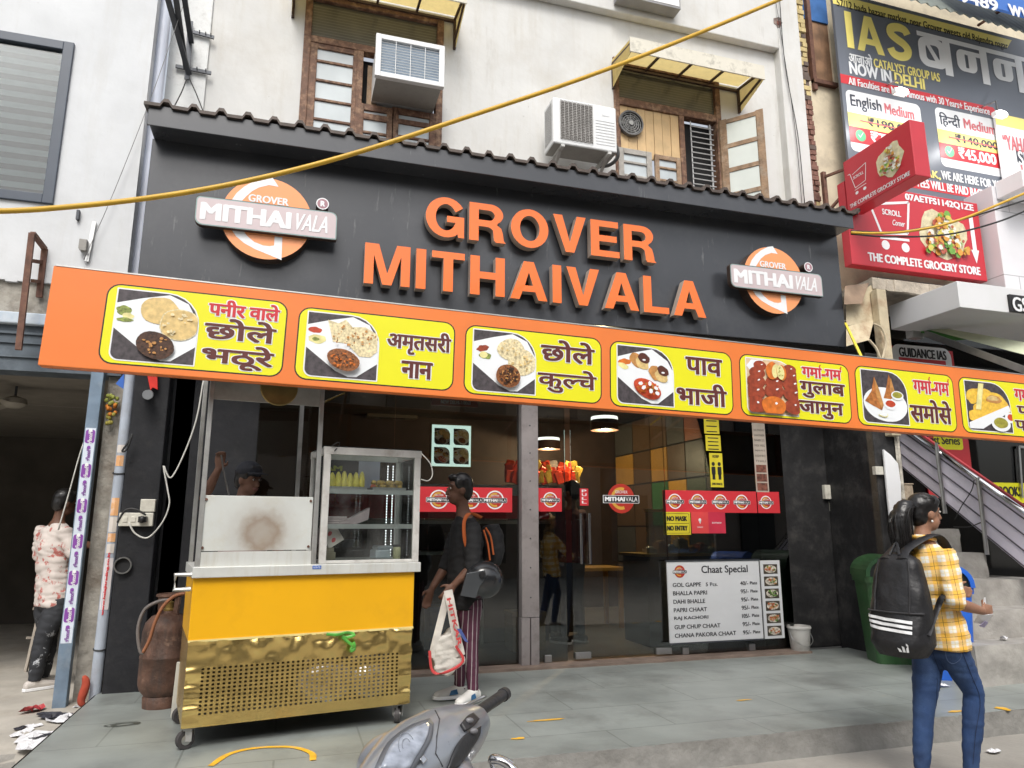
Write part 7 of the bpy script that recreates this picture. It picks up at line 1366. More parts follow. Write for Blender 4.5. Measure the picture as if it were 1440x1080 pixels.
# ---- woman with backpack
Y0 = 3.42; f = V((.97, .24, 0)); r = V((.24, -.97, 0))
q = lambda px, py, o=0.: at(px, py, Y0 - o * .97)
Jw = dict(head=q(1301, 722), neck=q(1296, 757), shR=q(1329, 779, .13), shL=q(1279, 772, -.12), chest=q(1304, 808), waist=q(1312, 850), pelvis=q(1322, 893), elR=q(1344, 848, .20), wrR=q(1381, 859, .14), elL=q(1318, 838, -.2), wrL=q(1346, 831, -.12),
 hipR=q(1338, 912, .07), hipL=q(1306, 912, -.07), knR=q(1370, 976, .08), knL=q(1299, 1000, -.06), ankR=q(1364, 1083, .06), ankL=q(1296, 1083, -.05), handR=f + V((0, 0, -.05)), handL=f + V((0, 0, -.1)), thumbR=V((0, 0, 1)), thumbL=V((0, 0, 1)), palmR=-r, palmL=r, facing=V((.97, -.20, -.10)), toeR=V((.9, .3, 0)), toeL=V((.85, .45, 0)))
for k in ('ankR', 'ankL'): Jw[k].z = -.15 + .085
pl_ = plaid()
wo = person('person', 'woman with a ponytail in a yellow plaid shirt and jeans carrying a black backpack', Jw, dict(skin=skin_w, shirt=pl_, trousers=denim, hair=hair_m, shoe=mat('woman_shoe', (.25, .22, .2), .6), leg=1.02), f, .90, female=True, sleeves=1.12, hem=.02, fold=.014, grip=(.35, 1.15), bodyvox=.008)
hc = Jw['head']; hu = V((0, 0, 1)); hf = Jw['facing'].normalized(); hf = (hf - hu * hf.dot(hu)).normalized(); hx = hf.cross(hu); H = lambda x, y, z: hc + hx * x * .9 + hf * y * .9 + hu * z * .9
tie = H(0, -.10, .04); tail = spl([tie, tie + V((-.045, 0, -.005)), tie + V((-.075, 0, -.06)), tie + V((-.088, 0, -.14)), tie + V((-.085, 0, -.22)), tie + V((-.06, .01, -.30))], 5)
b = B(); b.tube(tail, [(.026 + .030 * math.sin(math.pi * min(1, .12 + .88 * i / len(tail))) ** .6) * (1 if i < len(tail) - 3 else .6) for i in range(len(tail))], 12); fuse(b, 'ponytail', hair_m, wo, .008, 2, .006, 40)
rnd = random.Random(4); b = B()
for k in range(90):                                            # loose strands along the ponytail
    a0 = rnd.random() * 6.28; rr_ = rnd.uniform(.7, 1.25); P = []
    end = rnd.randint(int(len(tail) * .7), len(tail))
    for i in range(0, end, 2):
        t_ = i / len(tail); w_ = (.026 + .032 * math.sin(math.pi * min(1, .12 + .88 * t_)) ** .6) * rr_; a1 = a0 + .5 * math.sin(3 * t_ + k); P.append(tail[i] + V((w_ * math.cos(a1), w_ * math.sin(a1), .3 * w_ * math.cos(a1))))
    b.tube(P, [.0025] * (len(P) - 1) + [.0008], 4)
for k in range(150):                                           # combed strands from the hairline to the tie
    a = rnd.uniform(-1.9, 1.9); P = []
    for i in range(9):
        t_ = i / 8; ph = .95 - 2.35 * t_ * (1 if abs(a) < 1.2 else .9); sx = math.sin(a) * (1 - t_ ** 3); x = .086 * sx * math.cos(ph * .45); 
        y = -.026 + .098 * math.sin(ph) * (abs(math.cos(a)) * .5 + .5); z = .044 + .098 * math.cos(ph) * max(.15, math.cos(a * .72)) * (1 - .1 * t_); P.append(H(x, y, z).lerp(tie, t_ ** 4))
    b.tube(P, .0022, 4)
b.obj('hair_strands', hair_m, wo, smooth=True)
b = B(); b.ell(q(1311, 733, .075), (.006, .006, .008), 8); b.obj('earring', mat('pearl', (.75, .73, .70), .2), wo, smooth=True)
b = B(); b.tube([Jw['neck'] + V((.066 * math.cos(R(20 * i)), .064 * math.sin(R(20 * i)), -.004 + .014 * math.cos(R(20 * i) + 2.7))) for i in range(19)], .014, 8); b.obj('collar', pl_, wo, smooth=True)
from mathutils.bvhtree import BVHTree
jeans = [c_ for c_ in wo.children if c_.name.startswith('trousers')][0]; bvj = BVHTree.FromObject(jeans, bpy.context.evaluated_depsgraph_get())
def jline(pts, nm, m_, r_=.0022):
    P = []
    for p in spl([V((*p, 0)) for p in pts], 6):
        h_, n_, _, _ = bvj.ray_cast(V((0, 0, HC)), ray(p.x, p.y).normalized())
        if h_ is not None: P.append(h_ + n_ * .0012)
    if len(P) > 2: b = B(); b.tube(P, r_, 4); b.obj(nm, m_, jeans)
stitch = mat('denim_stitch', (.055, .085, .16), .8); seam_d = mat('denim_seam', (.006, .016, .05), .8)
jline(((1347, 902), (1366, 950), (1378, 985), (1372, 1030), (1368, 1075)), 'side_seam', seam_d); jline(((1330, 902), (1331, 925), (1340, 933), (1351, 925), (1350, 905)), 'back_pocket', stitch); jline(((1308, 905), (1316, 930), (1323, 948)), 'seat_seam', seam_d); jline(((1318, 955), (1316, 1000), (1312, 1050)), 'inner_seam', seam_d)
# backpack as a shaped surface
bagm = mat('bag_black', (.011, .011, .013), .5, v=.25, sc=12, bump=.7, bsc=9)
bc0 = q(1290, 848) - f * .10; bx, by, bz = r, -f, V((0, 0, 1))
def bagp(h, t_, o=0.):                                         # h 0..1 height, t angle around
    z = -.27 + .56 * h; w_ = .160 * (1 - .40 * max(0, h - .45) ** 1.4 * 2) * (1 - .25 * max(0, .12 - h) / .12); d_ = .125 * (1.1 - .62 * h) * (1 - .35 * max(0, .12 - h) / .12)
    if h > .9: k = 1 - ((h - .9) / .1) ** 2 * .75; w_ *= k; d_ *= k
    c, s_ = math.cos(t_), math.sin(t_); e = .72
    x = (w_ + o) * math.copysign(abs(c) ** e, c); y = (d_ + o) * math.copysign(abs(s_) ** e, s_)
    wr_ = .007 * noise.noise(V((x * 14, y * 14, z * 9))) + .006 * noise.noise(V((x * 30, y * 30, z * 20)))
    lean = .05 * (h - .5)
    return bc0 + bx * (x * (1 + wr_ * 3)) + by * (.06 + y + wr_ - lean) + bz * z
pack = thing('backpack', 'black backpack with three white stripes on the woman, hanging on her back', 'backpack', bc0)
b = B(); nh, nt_ = 26, 36
G_ = [[b.bm.verts.new(bagp(i / nh, 2 * math.pi * k / nt_)) for k in range(nt_)] for i in range(nh + 1)]
for i in range(nh):
    for k in range(nt_): b._f([G_[i][k], G_[i][(k + 1) % nt_], G_[i + 1][(k + 1) % nt_], G_[i + 1][k]])
b._f(G_[0][::-1]); b._f(G_[nh]); b.obj('bag_body', bagm, pack, smooth=True)
b = B()
for i in range(3):
    h0 = .335 - .047 * i
    for k in range(18):
        a, c = R(52 + 116 * k / 18), R(52 + 116 * (k + 1) / 18); sk = lambda t_: .010 * math.sin(t_) * 0 - .02 * (math.cos(t_))
        b.quad([bagp(h0 + sk(a), a, .004), bagp(h0 + sk(c), c, .004), bagp(h0 + .028 + sk(c), c, .004), bagp(h0 + .028 + sk(a), a, .004)])
b.obj('stripe', whitep, pack)
b = B(); 
for i, (x0_, hh_) in enumerate(((-.030, .016), (-.008, .028), (.014, .042))):
    def lg(u, v): t_ = R(68) + u / .17; return bagp(.06 + v / .56, t_, .004)
    b.quad([lg(-x0_, 0), lg(-x0_ - .018, 0), lg(-x0_ - .004 - hh_ * .1, hh_), lg(-x0_ + .010 - hh_ * .1, hh_ + .006)])
b.obj('bag_logo', whitep, pack)
b = B(); b.tube([bagp(.42, R(20 + 140 * i / 16), .006) for i in range(17)], .005, 5); b.tube([bagp(.42 + .5 * i / 10, R(60 - 10 * i / 10), .006) for i in range(11)], .005, 5); b.tube([bagp(.42 + .5 * i / 10, R(118 + 10 * i / 10), .006) for i in range(11)], .005, 5); b.obj('seam', mat('seam_black', (.03, .03, .033), .5), pack)
def strap(pts, w_, th, name): b = B(); P = spl(pts, 5); b.tube(P, [(w_, th)] * len(P), 8, side=r); b.obj(name, bagm, pack, smooth='auto')
shR = Jw['shR']; shm = lerp(Jw['shR'], Jw['neck'], .42)
strap([bagp(.93, R(70)), q(1275, 772, .06), shm + V((-.03, .0, .065)), shm + V((.05, 0, .045)), shm + f * .14 + V((0, 0, -.06)), shm + f * .15 + V((0, 0, -.2))], .034, .010, 'shoulder_strap')
strap([bagp(.22, R(10)), q(1318, 856, .15), q(1326, 838, .16), shm + f * .12 + V((0, 0, -.25))], .018, .006, 'lower_strap')
shl = lerp(Jw['shL'], Jw['neck'], .42); strap([bagp(.93, R(110)), shl + V((-.03, 0, .06)), shl + V((.05, 0, .04)), shl + f * .13 + V((0, 0, -.1))], .034, .010, 'shoulder_strap')
b = B(); b.tube(spl([bagp(.97, R(75)), bagp(1, R(90)) + V((0, 0, .05)), bagp(.97, R(105))], 6), .008, 6); b.obj('top_loop', bagm, pack)
b = B(); c = q(1385, 868, .14); b.quad([c + V((-.05, 0, .01)), c + V((.04, -.02, .02)), c + V((.035, .03, -.045)), c + V((-.045, .04, -.03))]); b.quad([q(1382, 856, .13), q(1387, 856, .13), q(1386, 840, .13), q(1384, 840, .14)]); b.mi = 1; b.quad([c + V((0, 0, -.02)), c + V((.03, .01, -.03)), c + V((.02, .03, -.06)), c + V((-.02, .03, -.05))])
o = b.obj('folded_paper', [mat('paper', (.72, .72, .75), .7), mat('paper_lilac', (.40, .36, .55), .6)]); sm_ = o.modifiers.new('thick', 'SOLIDIFY'); sm_.thickness = .002; tag(o, 'crumpled white paper held in the right hand of the woman', 'paper')
# ---- young man in black with helmet and tote bag
Y0 = 5.52; f = V((-.98, -.16, 0)); q = lambda px, py, o=0.: at(px, py, Y0 - o)
Jm = dict(head=q(645, 689), neck=q(652, 721), shL=q(664, 741, .17), shR=q(647, 738, -.17), chest=q(656, 764), waist=q(652, 800), pelvis=q(654, 838), elL=q(665, 797, .22), wrL=q(638, 823, .20), elR=q(628, 795, -.2), wrR=q(607, 828, -.16), hipL=q(660, 852, .09), hipR=q(649, 852, -.09), knL=q(662, 908, .1), knR=q(650, 905, -.08), ankL=q(665, 969, .1), ankR=q(646, 964, -.06),
 handL=V((-.5, -.1, -.6)), handR=V((-.35, 0, -1)), thumbL=f, thumbR=f, palmL=V((0, 1, 0)), palmR=V((0, -1, 0)), toeL=V((-.75, -.65, 0)), toeR=V((-1, -.05, 0)), facing=V((-1, -.12, -.05)))
for k in ('ankR', 'ankL'): Jm[k].z = .085
stripe_tr = texmat('striped_cloth', 'wave', (.085, .022, .045), (.42, .38, .38), .8, (9, 9, 0), dir='X', lo=.93, hi=.97, v=.15)
blk_shirt = mat('shirt_black', (.010, .010, .011), .85, v=.3, sc=8)
man = person('person', 'young man in black shirt and striped trousers facing left beside the glass, with helmet and tote bag', Jm, dict(skin=skin_m, shirt=blk_shirt, trousers=stripe_tr, hair=hair_m, shoe=mat('sneaker', (.62, .61, .58), .5), patch=mat('patch_blue', (.03, .12, .25), .4), leg=.92), f, 1.0, sleeves=1.25, hem=.04, grip=(1.2, .5))
man['label'] = 'young man in black shirt and striped trousers standing sideways at the glass shopfront'
hel = thing('helmet', 'black motorcycle helmet hooked on the arm of the man in black', 'helmet', q(679, 815, .22)); hm = mat('helmet_black', (.014, .0145, .016), .25, v=.2, coat=.5); c = q(680, 815, .24)
b = B(); b.ell(c, (.15, .125, .14), 16); b.ell(c + V((-.09, 0, -.05)), (.075, .11, .08), 12); fuse(b, 'shell', hm, hel, .012, 3)
b = B(); b.prism([(-.20, -.10), (-.155, .055), (-.02, .075), (-.01, .02), (-.06, -.04), (-.09, -.12)], 0, .01, lambda u, v, d: c + V((u, -.112 - d + .25 * (u + .06) ** 2 * 2, v))); b.obj('visor', mat('visor_smoke', (.07, .075, .08), .15, .2), hel, bevel=.004)
b = B(); b.lathe(c + V((-.045, -.128, .045)), [(.024, 0), (.022, .012), (.01, .014)], 16, M=Matrix.Rotation(R(90), 4, 'X')); b.obj('pivot', black, hel, smooth='auto')
tote = thing('tote_bag', 'white cloth shopping bag with red edges and printing held by the man in black', 'bag', q(627, 930, .24))
cloth = mat('tote_cloth', (.58, .55, .50), .85, v=.1, sc=8, bump=.6, bsc=14, dirt=(.40, .37, .33), dsc=6, damt=.5)
Tq = lambda px, py, o=.22: q(px, py, o)
b = B(); P = [Tq(*p) for p in ((636, 884), (625, 893), (616, 893), (608, 906), (605, 922), (610, 945), (626, 950), (652, 931), (646, 903), (641, 884))]
b.prism([(p.x, p.z) for p in P], -.075, .075, FR(P[0].y)); fuse(b, 'pouch', cloth, tote, .011, 4, .022, 15, 3)
def ribbon(pts, w_, m, name, d=.004, side=(1, 0, 0)): b = B(); P = spl(pts, 5); b.tube(P, [(w_, d)] * len(P), 6, side=side); return b.obj(name, m, tote, smooth='auto')
ribbon([Tq(629, 836, .26), Tq(621, 868, .27), Tq(613, 900, .29), Tq(607, 925, .29)], .026, cloth, 'strap'); ribbon([Tq(630, 830, .27), Tq(634, 850, .29), Tq(640, 885, .30), Tq(648, 922, .30)], .032, cloth, 'strap')
tr_red = mat('tote_red', (.50, .05, .05), .7)
ribbon([Tq(604, 915, .31), Tq(608, 943, .315), Tq(625, 946, .33), Tq(651, 930, .325), Tq(641, 908, .325)], .010, tr_red, 'red_edge')
b = B(); TB = lambda u, v, d: Tq(641, 880, .335) + V((.0, -.0 - d, 0)) + V((.26, 0, -.96)) * u + V((.96, 0, .26)) * v
b.text('HITKAR', -.20, .14, -.02, .012, TB, .002, .006); b.obj('red_print', tr_red, tote); b = B(); b.prism([(.02, .0), (.12, .035), (.14, .06), (.03, .03)], .001, .004, TB); b.obj('blue_print', mat('tote_blue', (.05, .08, .25), .7), tote)
obag = thing('shoulder_bag', 'black backpack with orange straps worn by the man in black', 'backpack', q(688, 770))
b = B(); b.tube([q(690, 738), q(692, 752), q(694, 775), q(692, 795)], [(.06, .11), (.085, .13), (.09, .13), (.06, .10)], 14, side=(1, 0, 0)); fuse(b, 'bag_body', blk_shirt, obag, .014, 2, .012)
om = mat('strap_orange', (.42, .09, .015), .7)
for pts in (((683, 742), (690, 755), (694, 780)), ((680, 745), (686, 765), (689, 788))): b = B(); P = spl([q(x, y, .155) for x, y in pts], 5); b.tube(P, [(.007, .005)] * len(P), 6, side=(1, 0, 0)); b.obj('orange_cord', om, obag)
b = B(); P = spl([q(677, 728, .15), q(661, 722, .21), q(653, 733, .225), q(653, 755, .22), q(657, 772, .20)], 5); b.tube(P, [(.014, .005)] * len(P), 8, side=(1, .1, .2)); b.obj('orange_strap', om, obag, smooth='auto')
# ---- cook behind the cart
Y0 = 5.72; f = V((.45, -.85, 0)); q = lambda px, py, o=0.: at(px, py, Y0 - o)
Jc = dict(head=q(350, 675), neck=q(340, 705), shR=q(309, 719, .05), shL=q(372, 719, -.02), chest=q(341, 745), waist=q(342, 795), pelvis=q(343, 835), elR=q(287, 700, .12), wrR=q(307, 660, .16), elL=q(392, 778, .1), wrL=q(380, 800, .28), hipR=q(330, 850), hipL=q(358, 850), knR=q(330, 900), knL=q(358, 900), ankR=q(330, 960), ankL=q(358, 960), handR=V((.12, -.1, 1)), thumbR=V((.9, -.2, 0)), palmR=V((.3, -1, 0)), headup=V((.10, -.10, 1)), facing=V((.72, -.62, -.25)))
for k in ('ankR', 'ankL'): Jc[k].z = .085
ck = person('person', 'cook in a dark cap and pale shirt behind the cart, one arm raised', Jc, dict(skin=skin_d, shirt=mat('shirt_pink', (.55, .42, .42), .8, v=.08), trousers=mat('trouser_dark', (.03, .03, .035), .8), hair=hair_m, shoe=black), f, .98, sleeves=.4, grip=(.6, 1.3), fold=.01)
hc = Jc['head']; hu = Jc['headup'].normalized(); hf = Jc['facing']; hf = (hf - hu * hf.dot(hu)).normalized(); hx = hf.cross(hu); MH = Matrix((hx, hf, hu)).transposed().to_4x4(); H = lambda x, y, z: hc + hx * x + hf * y + hu * z
capm = mat('cap_navy', (.018, .02, .028), .8, v=.2); cap = thing('cap', 'dark baseball cap worn by the cook behind the cart', 'cap', H(0, 0, .1))
b = B(); b.ell(H(0, -.012, .068), (.089, .104, .075), 14, M=MH); fuse(b, 'crown', capm, cap, .009, 2)
b = B(); P = [H(x, .07 + .085 * math.cos(x / .09 * 1.35), .062 - 1.2 * x * x) for x in [-.085 + .17 * i / 12 for i in range(13)]]; Q = [H(x, .055, .068 - 1.0 * x * x) for x in [-.085 + .17 * i / 12 for i in range(13)]]
for i in range(12): b.quad([Q[i], Q[i + 1], P[i + 1], P[i]])
vo = b.obj('visor', capm, cap, smooth=True); sm_ = vo.modifiers.new('thick', 'SOLIDIFY'); sm_.thickness = .006
b = B(); b.tube([q(311, 640, .2), q(314, 660, .2), q(322, 696, .2)], .006, 6); o = b.obj('ladle', steel); tag(o, 'thin metal skewer gripped in the raised hand of the cook', 'skewer')
# ---- painter in the open shop on the left
Y0 = 7.5; f = V((.80, .60, 0)); q = lambda px, py, o=0.: at(px - 9, py, Y0 - o)
Jp = dict(head=q(101, 707), neck=q(91, 733), shR=q(101, 748, .12), shL=q(70, 744, -.10), chest=q(84, 770), waist=q(84, 805), pelvis=q(84, 835), elR=q(112, 782, .16), wrR=q(128, 770, .0), elL=q(63, 785, -.1), wrL=q(95, 790, -.3), hipR=q(93, 848, .06), hipL=q(74, 848, -.06), knR=q(70, 896, .08), knL=q(78, 896, -.08), ankR=q(58, 950, .08), ankL=q(70, 945, -.08), headup=V((.15, 0, 1)))
for k in ('ankR', 'ankL'): Jp[k].z = -.115 + .085
floral = mat('floral_shirt', (.58, .52, .48), .85, v=.06, sc=5, dirt=(.42, .10, .08), dsc=11, damt=.9); _m = [n_ for n_ in floral.node_tree.nodes if n_.type == 'MAP_RANGE'][-1]; _m.inputs[1].default_value = .55; _m.inputs[2].default_value = .58
paint_tr = mat('paint_splashed', (.025, .027, .032), .8, v=.3, sc=6, dirt=(.5, .52, .55), dsc=10, damt=.9); _m = [n_ for n_ in paint_tr.node_tree.nodes if n_.type == 'MAP_RANGE'][-1]; _m.inputs[1].default_value = .60; _m.inputs[2].default_value = .63
person('person', 'man in a floral shirt and paint-splashed black trousers in the open shop behind the post', Jp, dict(skin=skin_m, shirt=floral, trousers=paint_tr, hair=hair_m, shoe=mat('sandal', (.52, .48, .44), .7), leg=1.25), f, .95, sleeves=1.3, hem=.06, fold=.02)
b = B(); b.bar(at(36, 945, 7.8), at(58, 850, 7.9), .02, .05); b.bar(at(37, 897, 7.82), at(48, 897, 7.85), .02, .02); b.bar(at(46, 856, 7.86), at(56, 856, 7.88), .02, .02); o = b.obj('plank', mat('plank_pale', (.35, .31, .26), .9)); tag(o, 'narrow pale plank leaning behind the man in the open shop', 'plank')
# ---- customers inside
def standing(label, px, head_y, Y, zf, f, mats, s=1., grp=None):
    c = at(px, head_y, Y); f = V(f).normalized(); sd_ = f.cross(V((0, 0, 1))); z = lambda k: V((c.x, c.y, zf + (c.z - zf) * k)); J = dict(head=c, neck=z(.90), chest=z(.76), waist=z(.65), pelvis=z(.555))
    for k, sg in (('R', 1), ('L', -1)):
        o_ = sd_ * sg; J['sh' + k] = z(.86) + o_ * .185 * s; J['el' + k] = z(.68) + o_ * .24 * s; J['wr' + k] = z(.56) + o_ * .2 * s + f * .12; J['hip' + k] = z(.51) + o_ * .085 * s; J['kn' + k] = z(.28) + o_ * .09 * s + f * .02; J['ank' + k] = z(.05) + o_ * .10 * s + f * (-.04 * sg); J['ank' + k].z = zf + .085
    return person('person', label, J, mats, f, s, bodyvox=.016, gv=.02, fold=.01, sleeves=1.6)
standing('customer in a maroon top and jeans inside the shop behind the glass door handles', 803, 692, 7.65, .012, (-.5, .8, 0), dict(skin=skin_d, shirt=mat('maroon_top', (.085, .012, .018), .85, v=.2), trousers=mat('dark_jeans', (.02, .03, .055), .8), hair=hair_m, shoe=black))
standing('customer in a tan top half hidden by the steel pillar inside the shop', 768, 704, 8.1, .012, (.6, .7, 0), dict(skin=skin_d, shirt=mat('tan_top', (.22, .15, .08), .85, v=.2), trousers=mat('grey_trousers', (.03, .03, .035), .8), hair=hair_m, shoe=black))
standing('dark-haired person in a grey shirt inside the shop behind the BOOKS strip', 1385, 660, 7.9, .2, (-.6, .6, 0), dict(skin=skin_d, shirt=mat('grey_shirt', (.30, .31, .33), .85), trousers=mat('grey_trousers', (.03, .03, .035), .8), hair=hair_m, shoe=black))
# ================================================================ SCOOTER in the foreground (handlebar in view, the rest below the frame)
from mathutils.bvhtree import BVHTree
sc_ = thing('scooter', 'grey motor scooter with handlebar and speedometer cut off by the bottom edge', 'scooter', (.3, 1.7, -.15))
def sp_(px, py, D): d = ray(px, py); return V((0, 0, HC)) + d * (D / d.dot(_fw))
grip_e, grip_i = sp_(711, 975, 2.30), sp_(670, 1003, 2.12)
body_g = mat('scooter_grey', (.30, .32, .355), .30, .45, v=.08, sc=6, coat=.4, dirt=(.34, .35, .36), dsc=7, damt=.4); dkp = mat('scooter_black', (.022, .022, .024), .45, v=.3, sc=12, bump=.12)
grime(body_g, (.09, .095, .10), 30, .62, .70, .4)
axis = (grip_e - grip_i).normalized(); ax0 = V((axis.x, axis.y, 0)).normalized(); fw_ = V((0, 0, 1)).cross(ax0).normalized()
C0 = grip_i - axis * .29 + V((0, 0, .010))
CP = lambda u, v, w_: C0 + axis * u + fw_ * v + V((0, 0, 1)) * w_   # u along the bar to the right grip, v forward, w up
b = B(); P = [(-.29, 0), (-.28, 0), (-.17, .005), (-.08, .012), (0, .015), (.08, .012), (.16, .005), (.22, 0), (.262, 0), (.28, 0)]
rad = [(.03, .03), (.045, .046), (.082, .072), (.105, .085), (.112, .088), (.106, .086), (.088, .074), (.066, .058), (.05, .046), (.03, .03)]
b.tube([CP(u, v - .012, -.02) for u, v in P], rad, 22, side=fw_); b.ell(CP(0, .055, -.05), (.13, .13, .08), 12); b.ell(CP(0, -.055, -.07), (.09, .09, .05), 12)
cowl = fuse(b, 'handlebar_cowl', body_g, sc_, .008, 5)
bv = BVHTree.FromObject(cowl, bpy.context.evaluated_depsgraph_get())
def on(px, py, off=.003):
    d = ray(px, py).normalized(); h_, n_, _, _ = bv.ray_cast(V((0, 0, HC)), d)
    if h_ is None: h_, n_, _, _ = bv.find_nearest(sp_(px, py, 2.08))
    return h_ + n_ * off
def patch(name, A, Bq, m, off, parent, th=.004, n=10):
    A, Bq = spl([V((*p, 0)) for p in A], n // (len(A) - 1) + 1), spl([V((*p, 0)) for p in Bq], n // (len(Bq) - 1) + 1); k = min(len(A), len(Bq)); b = B(); g_ = []
    for i in range(k):
        a_, c_ = A[round(i * (len(A) - 1) / (k - 1))], Bq[round(i * (len(Bq) - 1) / (k - 1))]; g_.append([b.bm.verts.new(on(*(a_.lerp(c_, j / 6))[:2], off)) for j in range(7)])
    for i in range(k - 1):
        for j in range(6): b._f([g_[i][j], g_[i + 1][j], g_[i + 1][j + 1], g_[i][j + 1]])
    o = b.obj(name, m, parent, smooth=True); s_ = o.modifiers.new('thick', 'SOLIDIFY'); s_.thickness = th; s_.offset = 0; return o
mt = patch('meter_bezel', ((526, 1084), (545, 1048), (575, 1024), (604, 1013)), ((580, 1086), (594, 1062), (606, 1040), (609, 1020)), mat('bezel_dark', (.15, .16, .18), .35, .3), .004, sc_)
ln = patch('meter_lens', ((534, 1084), (552, 1050), (578, 1030), (600, 1020)), ((572, 1084), (586, 1062), (598, 1042), (603, 1025)), mat('meter_lens', (.33, .36, .42), .12, .1, v=.3, sc=30), .008, sc_)
for k in range(2):
    b = B(); P = [on(570 + (8 + 7 * k) * math.cos(a) * .7, 1054 + (9 + 8 * k) * math.sin(a), .0125) for a in [R(150 + 12 * i) for i in range(16)]]; b.tube(P, .0009, 4); b.obj('dial_mark', mat('dial_grey', (.22, .24, .28), .4), ln)
patch('switch_panel', ((646, 1020), (654, 1011), (663, 1006)), ((652, 1030), (662, 1024), (671, 1014)), dkp, .006, sc_, .008)
for (x, y) in ((656, 1018), (661, 1031)): b = B(); c = on(x, y, .012); b.ell(c, (.012, .008, .008), 8); b.obj('switch', mat('switch_grey', (.16, .16, .17), .4), sc_, smooth=True)
patch('under_cover', ((652, 1034), (640, 1050), (630, 1074), (627, 1084)), ((674, 1022), (671, 1036), (656, 1060), (644, 1080)), dkp, .004, sc_, .006)
b = B(); c = on(600, 997, .004); b.lathe(c, [(.010, -.004), (.009, .008), (.004, .010)], 12); b.obj('mirror_plug', black, sc_, smooth='auto')
patch('badge', ((588, 1070), (593, 1064)), ((592, 1076), (598, 1070)), chrome, .007, sc_, .004)
b = B(); b.tube([on(x, y, .002) for x, y in ((622, 1078), (612, 1060), (614, 1036), (618, 1012), (612, 1000), (604, 992))], .0016, 4); b.obj('seam', mat('seam_dark', (.05, .05, .055), .5), cowl)
b = B(); gi = grip_i - axis * .035
b.tube([gi, gi + axis * .012, gi + axis * .013, grip_i + axis * .02, grip_i + axis * .02, grip_e - axis * .022, grip_e - axis * .021, grip_e], [.026, .026, .019, .019, .0175, .018, .021, .020], 16); b.obj('right_grip', dkp, sc_, smooth='auto')
b = B(); gl_ = CP(-.32, 0, -.01); b.tube([CP(-.27, 0, -.015), CP(-.30, 0, -.01), CP(-.42, 0, .0)], [.024, .018, .018], 14); b.obj('left_grip', dkp, sc_, smooth='auto')
for sg in (1, -1):
    b = B(); b.tube(spl([CP(sg * .25, .03, -.02), CP(sg * .30, .065, -.012), CP(sg * .40, .06, -.012), CP(sg * .435, .045, -.008)], 5), .006, 6); b.obj('brake_lever', steel, sc_, smooth=True)
gp = spl([sp_(696, 1086, 1.95), sp_(689, 1069, 1.97), sp_(697, 1063, 2.0), sp_(718, 1072, 2.02), sp_(723, 1086, 2.0)], 6); b = B(); b.tube(gp, .006, 8); b.tube(spl([sp_(690, 1068, 1.95), sp_(705, 1070, 1.94), sp_(722, 1082, 1.93), sp_(738, 1096, 1.9)], 6), .012, 8)
b.obj('grab_rail', chrome, sc_, smooth=True)
# lower body, out of the photo
G0 = V((C0.x, C0.y, -.15)); L = lambda v, u, z: G0 + fw_ * v + ax0 * u + V((0, 0, z))
b = B(); b.tube([L(0, 0, .78), L(.10, 0, .42), L(.22, 0, .2)], .035, 10); b.obj('steering_stem', dkp, sc_, smooth='auto')
b = B(); 
for (v0, z0, w0), (v1, z1, w1) in zip(((.03, .74, .10), (.10, .55, .2), (.13, .32, .2)), ((.10, .55, .2), (.13, .32, .2), (.02, .24, .18))): b.quad([L(v0, -w0, z0), L(v0 + .05, 0, z0), L(v1 + .05, 0, z1), L(v1, -w1, z1)]); b.quad([L(v0 + .05, 0, z0), L(v0, w0, z0), L(v1, w1, z1), L(v1 + .05, 0, z1)])
o = b.obj('leg_shield', body_g, sc_, smooth=True); s_ = o.modifiers.new('thick', 'SOLIDIFY'); s_.thickness = .02
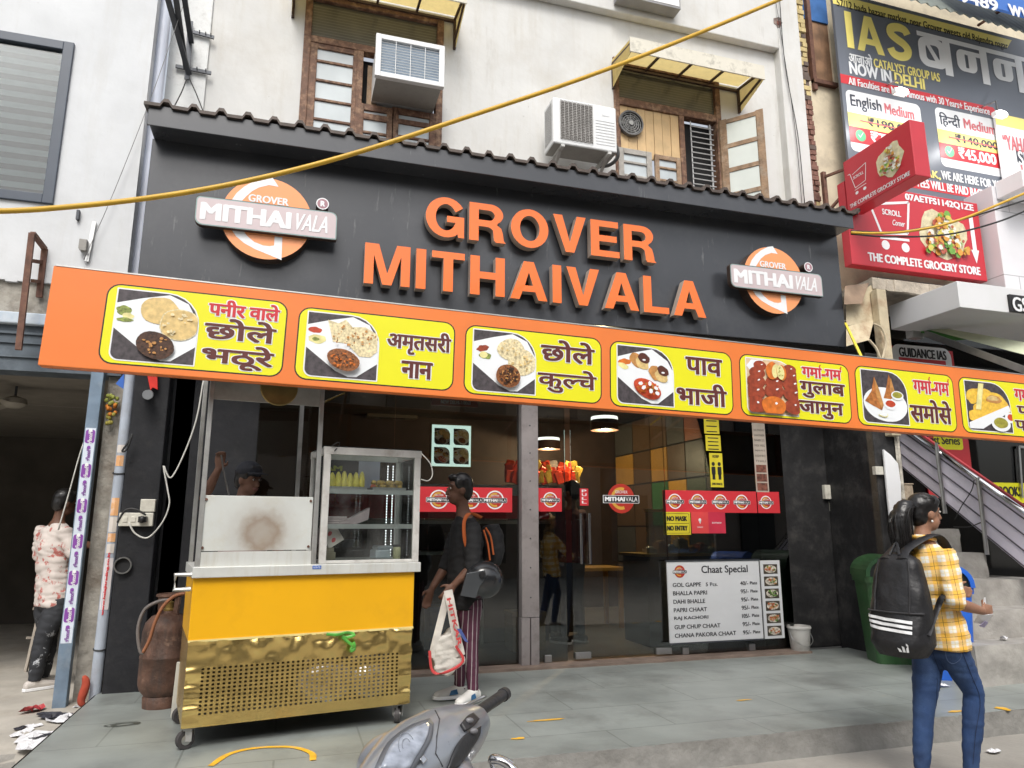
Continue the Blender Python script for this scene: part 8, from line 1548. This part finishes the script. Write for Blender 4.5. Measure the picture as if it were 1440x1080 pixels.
b = B(); b.tube([L(.05, 0, .24), L(-.35, 0, .22)], [(.17, .03), (.16, .03)], 12, side=ax0); b.obj('floorboard', dkp, sc_, smooth='auto')
b = B(); b.tube([L(-.32, 0, .40), L(-.45, 0, .50), L(-.8, 0, .52), L(-1.05, 0, .56), L(-1.12, 0, .6)], [(.10, .12), (.15, .15), (.16, .16), (.12, .10), (.04, .04)], 16, side=ax0); fuse(b, 'rear_body', body_g, sc_, .02, 4)
b = B(); b.tube([L(-.34, 0, .66), L(-.45, 0, .68), L(-.75, 0, .70), L(-1.0, 0, .72), L(-1.06, 0, .70)], [(.06, .03), (.13, .05), (.15, .05), (.12, .045), (.05, .03)], 14, side=ax0); fuse(b, 'seat', dkp, sc_, .016, 3)
for v in (.26, -.85):
    Mw = Matrix((fw_, V((0, 0, 1)), ax0)).transposed(); b = B(); b.lathe(L(v, 0, .215), [(.13, -.04), (.20, -.045), (.215, -.02), (.215, .02), (.20, .045), (.13, .04)], 26, M=Mw); wh = b.obj('wheel', rubber, sc_, smooth='auto'); b = B(); b.lathe(L(v, 0, .215), [(.03, -.05), (.135, -.042), (.135, .042), (.03, .05)], 20, M=Mw); b.obj('rim', steel, wh, smooth='auto')
b = B(); b.tube([L(.26 + .25 * math.cos(R(a)), 0, .215 + .25 * math.sin(R(a))) for a in range(20, 170, 15)], [(.06, .012)] * 10, 10, side=ax0); b.obj('front_fender', body_g, sc_, smooth='auto')
import OpenImageIO as oiio,numpy as np,sys
b=oiio.ImageBuf('/workdir/render_main.png'); a=b.get_pixels(oiio.UINT8)
for n,(x,y) in dict(wallL=(110,20),cream=(500,60),creamR=(760,80),board=(400,200),boardTop=(250,170),pave=(640,725),paveFar=(640,680),orange=(75,300),yellow=(560,350),pillar=(130,600),blackR=(800,560),steel=(230,500),cartY=(300,600),gold=(200,700),road=(700,762),rail=(930,470),glass=(470,620),iaswhite=(870,110)).items():
    print(n,a[y-2:y+3,x-2:x+3,:3].mean((0,1)).round())
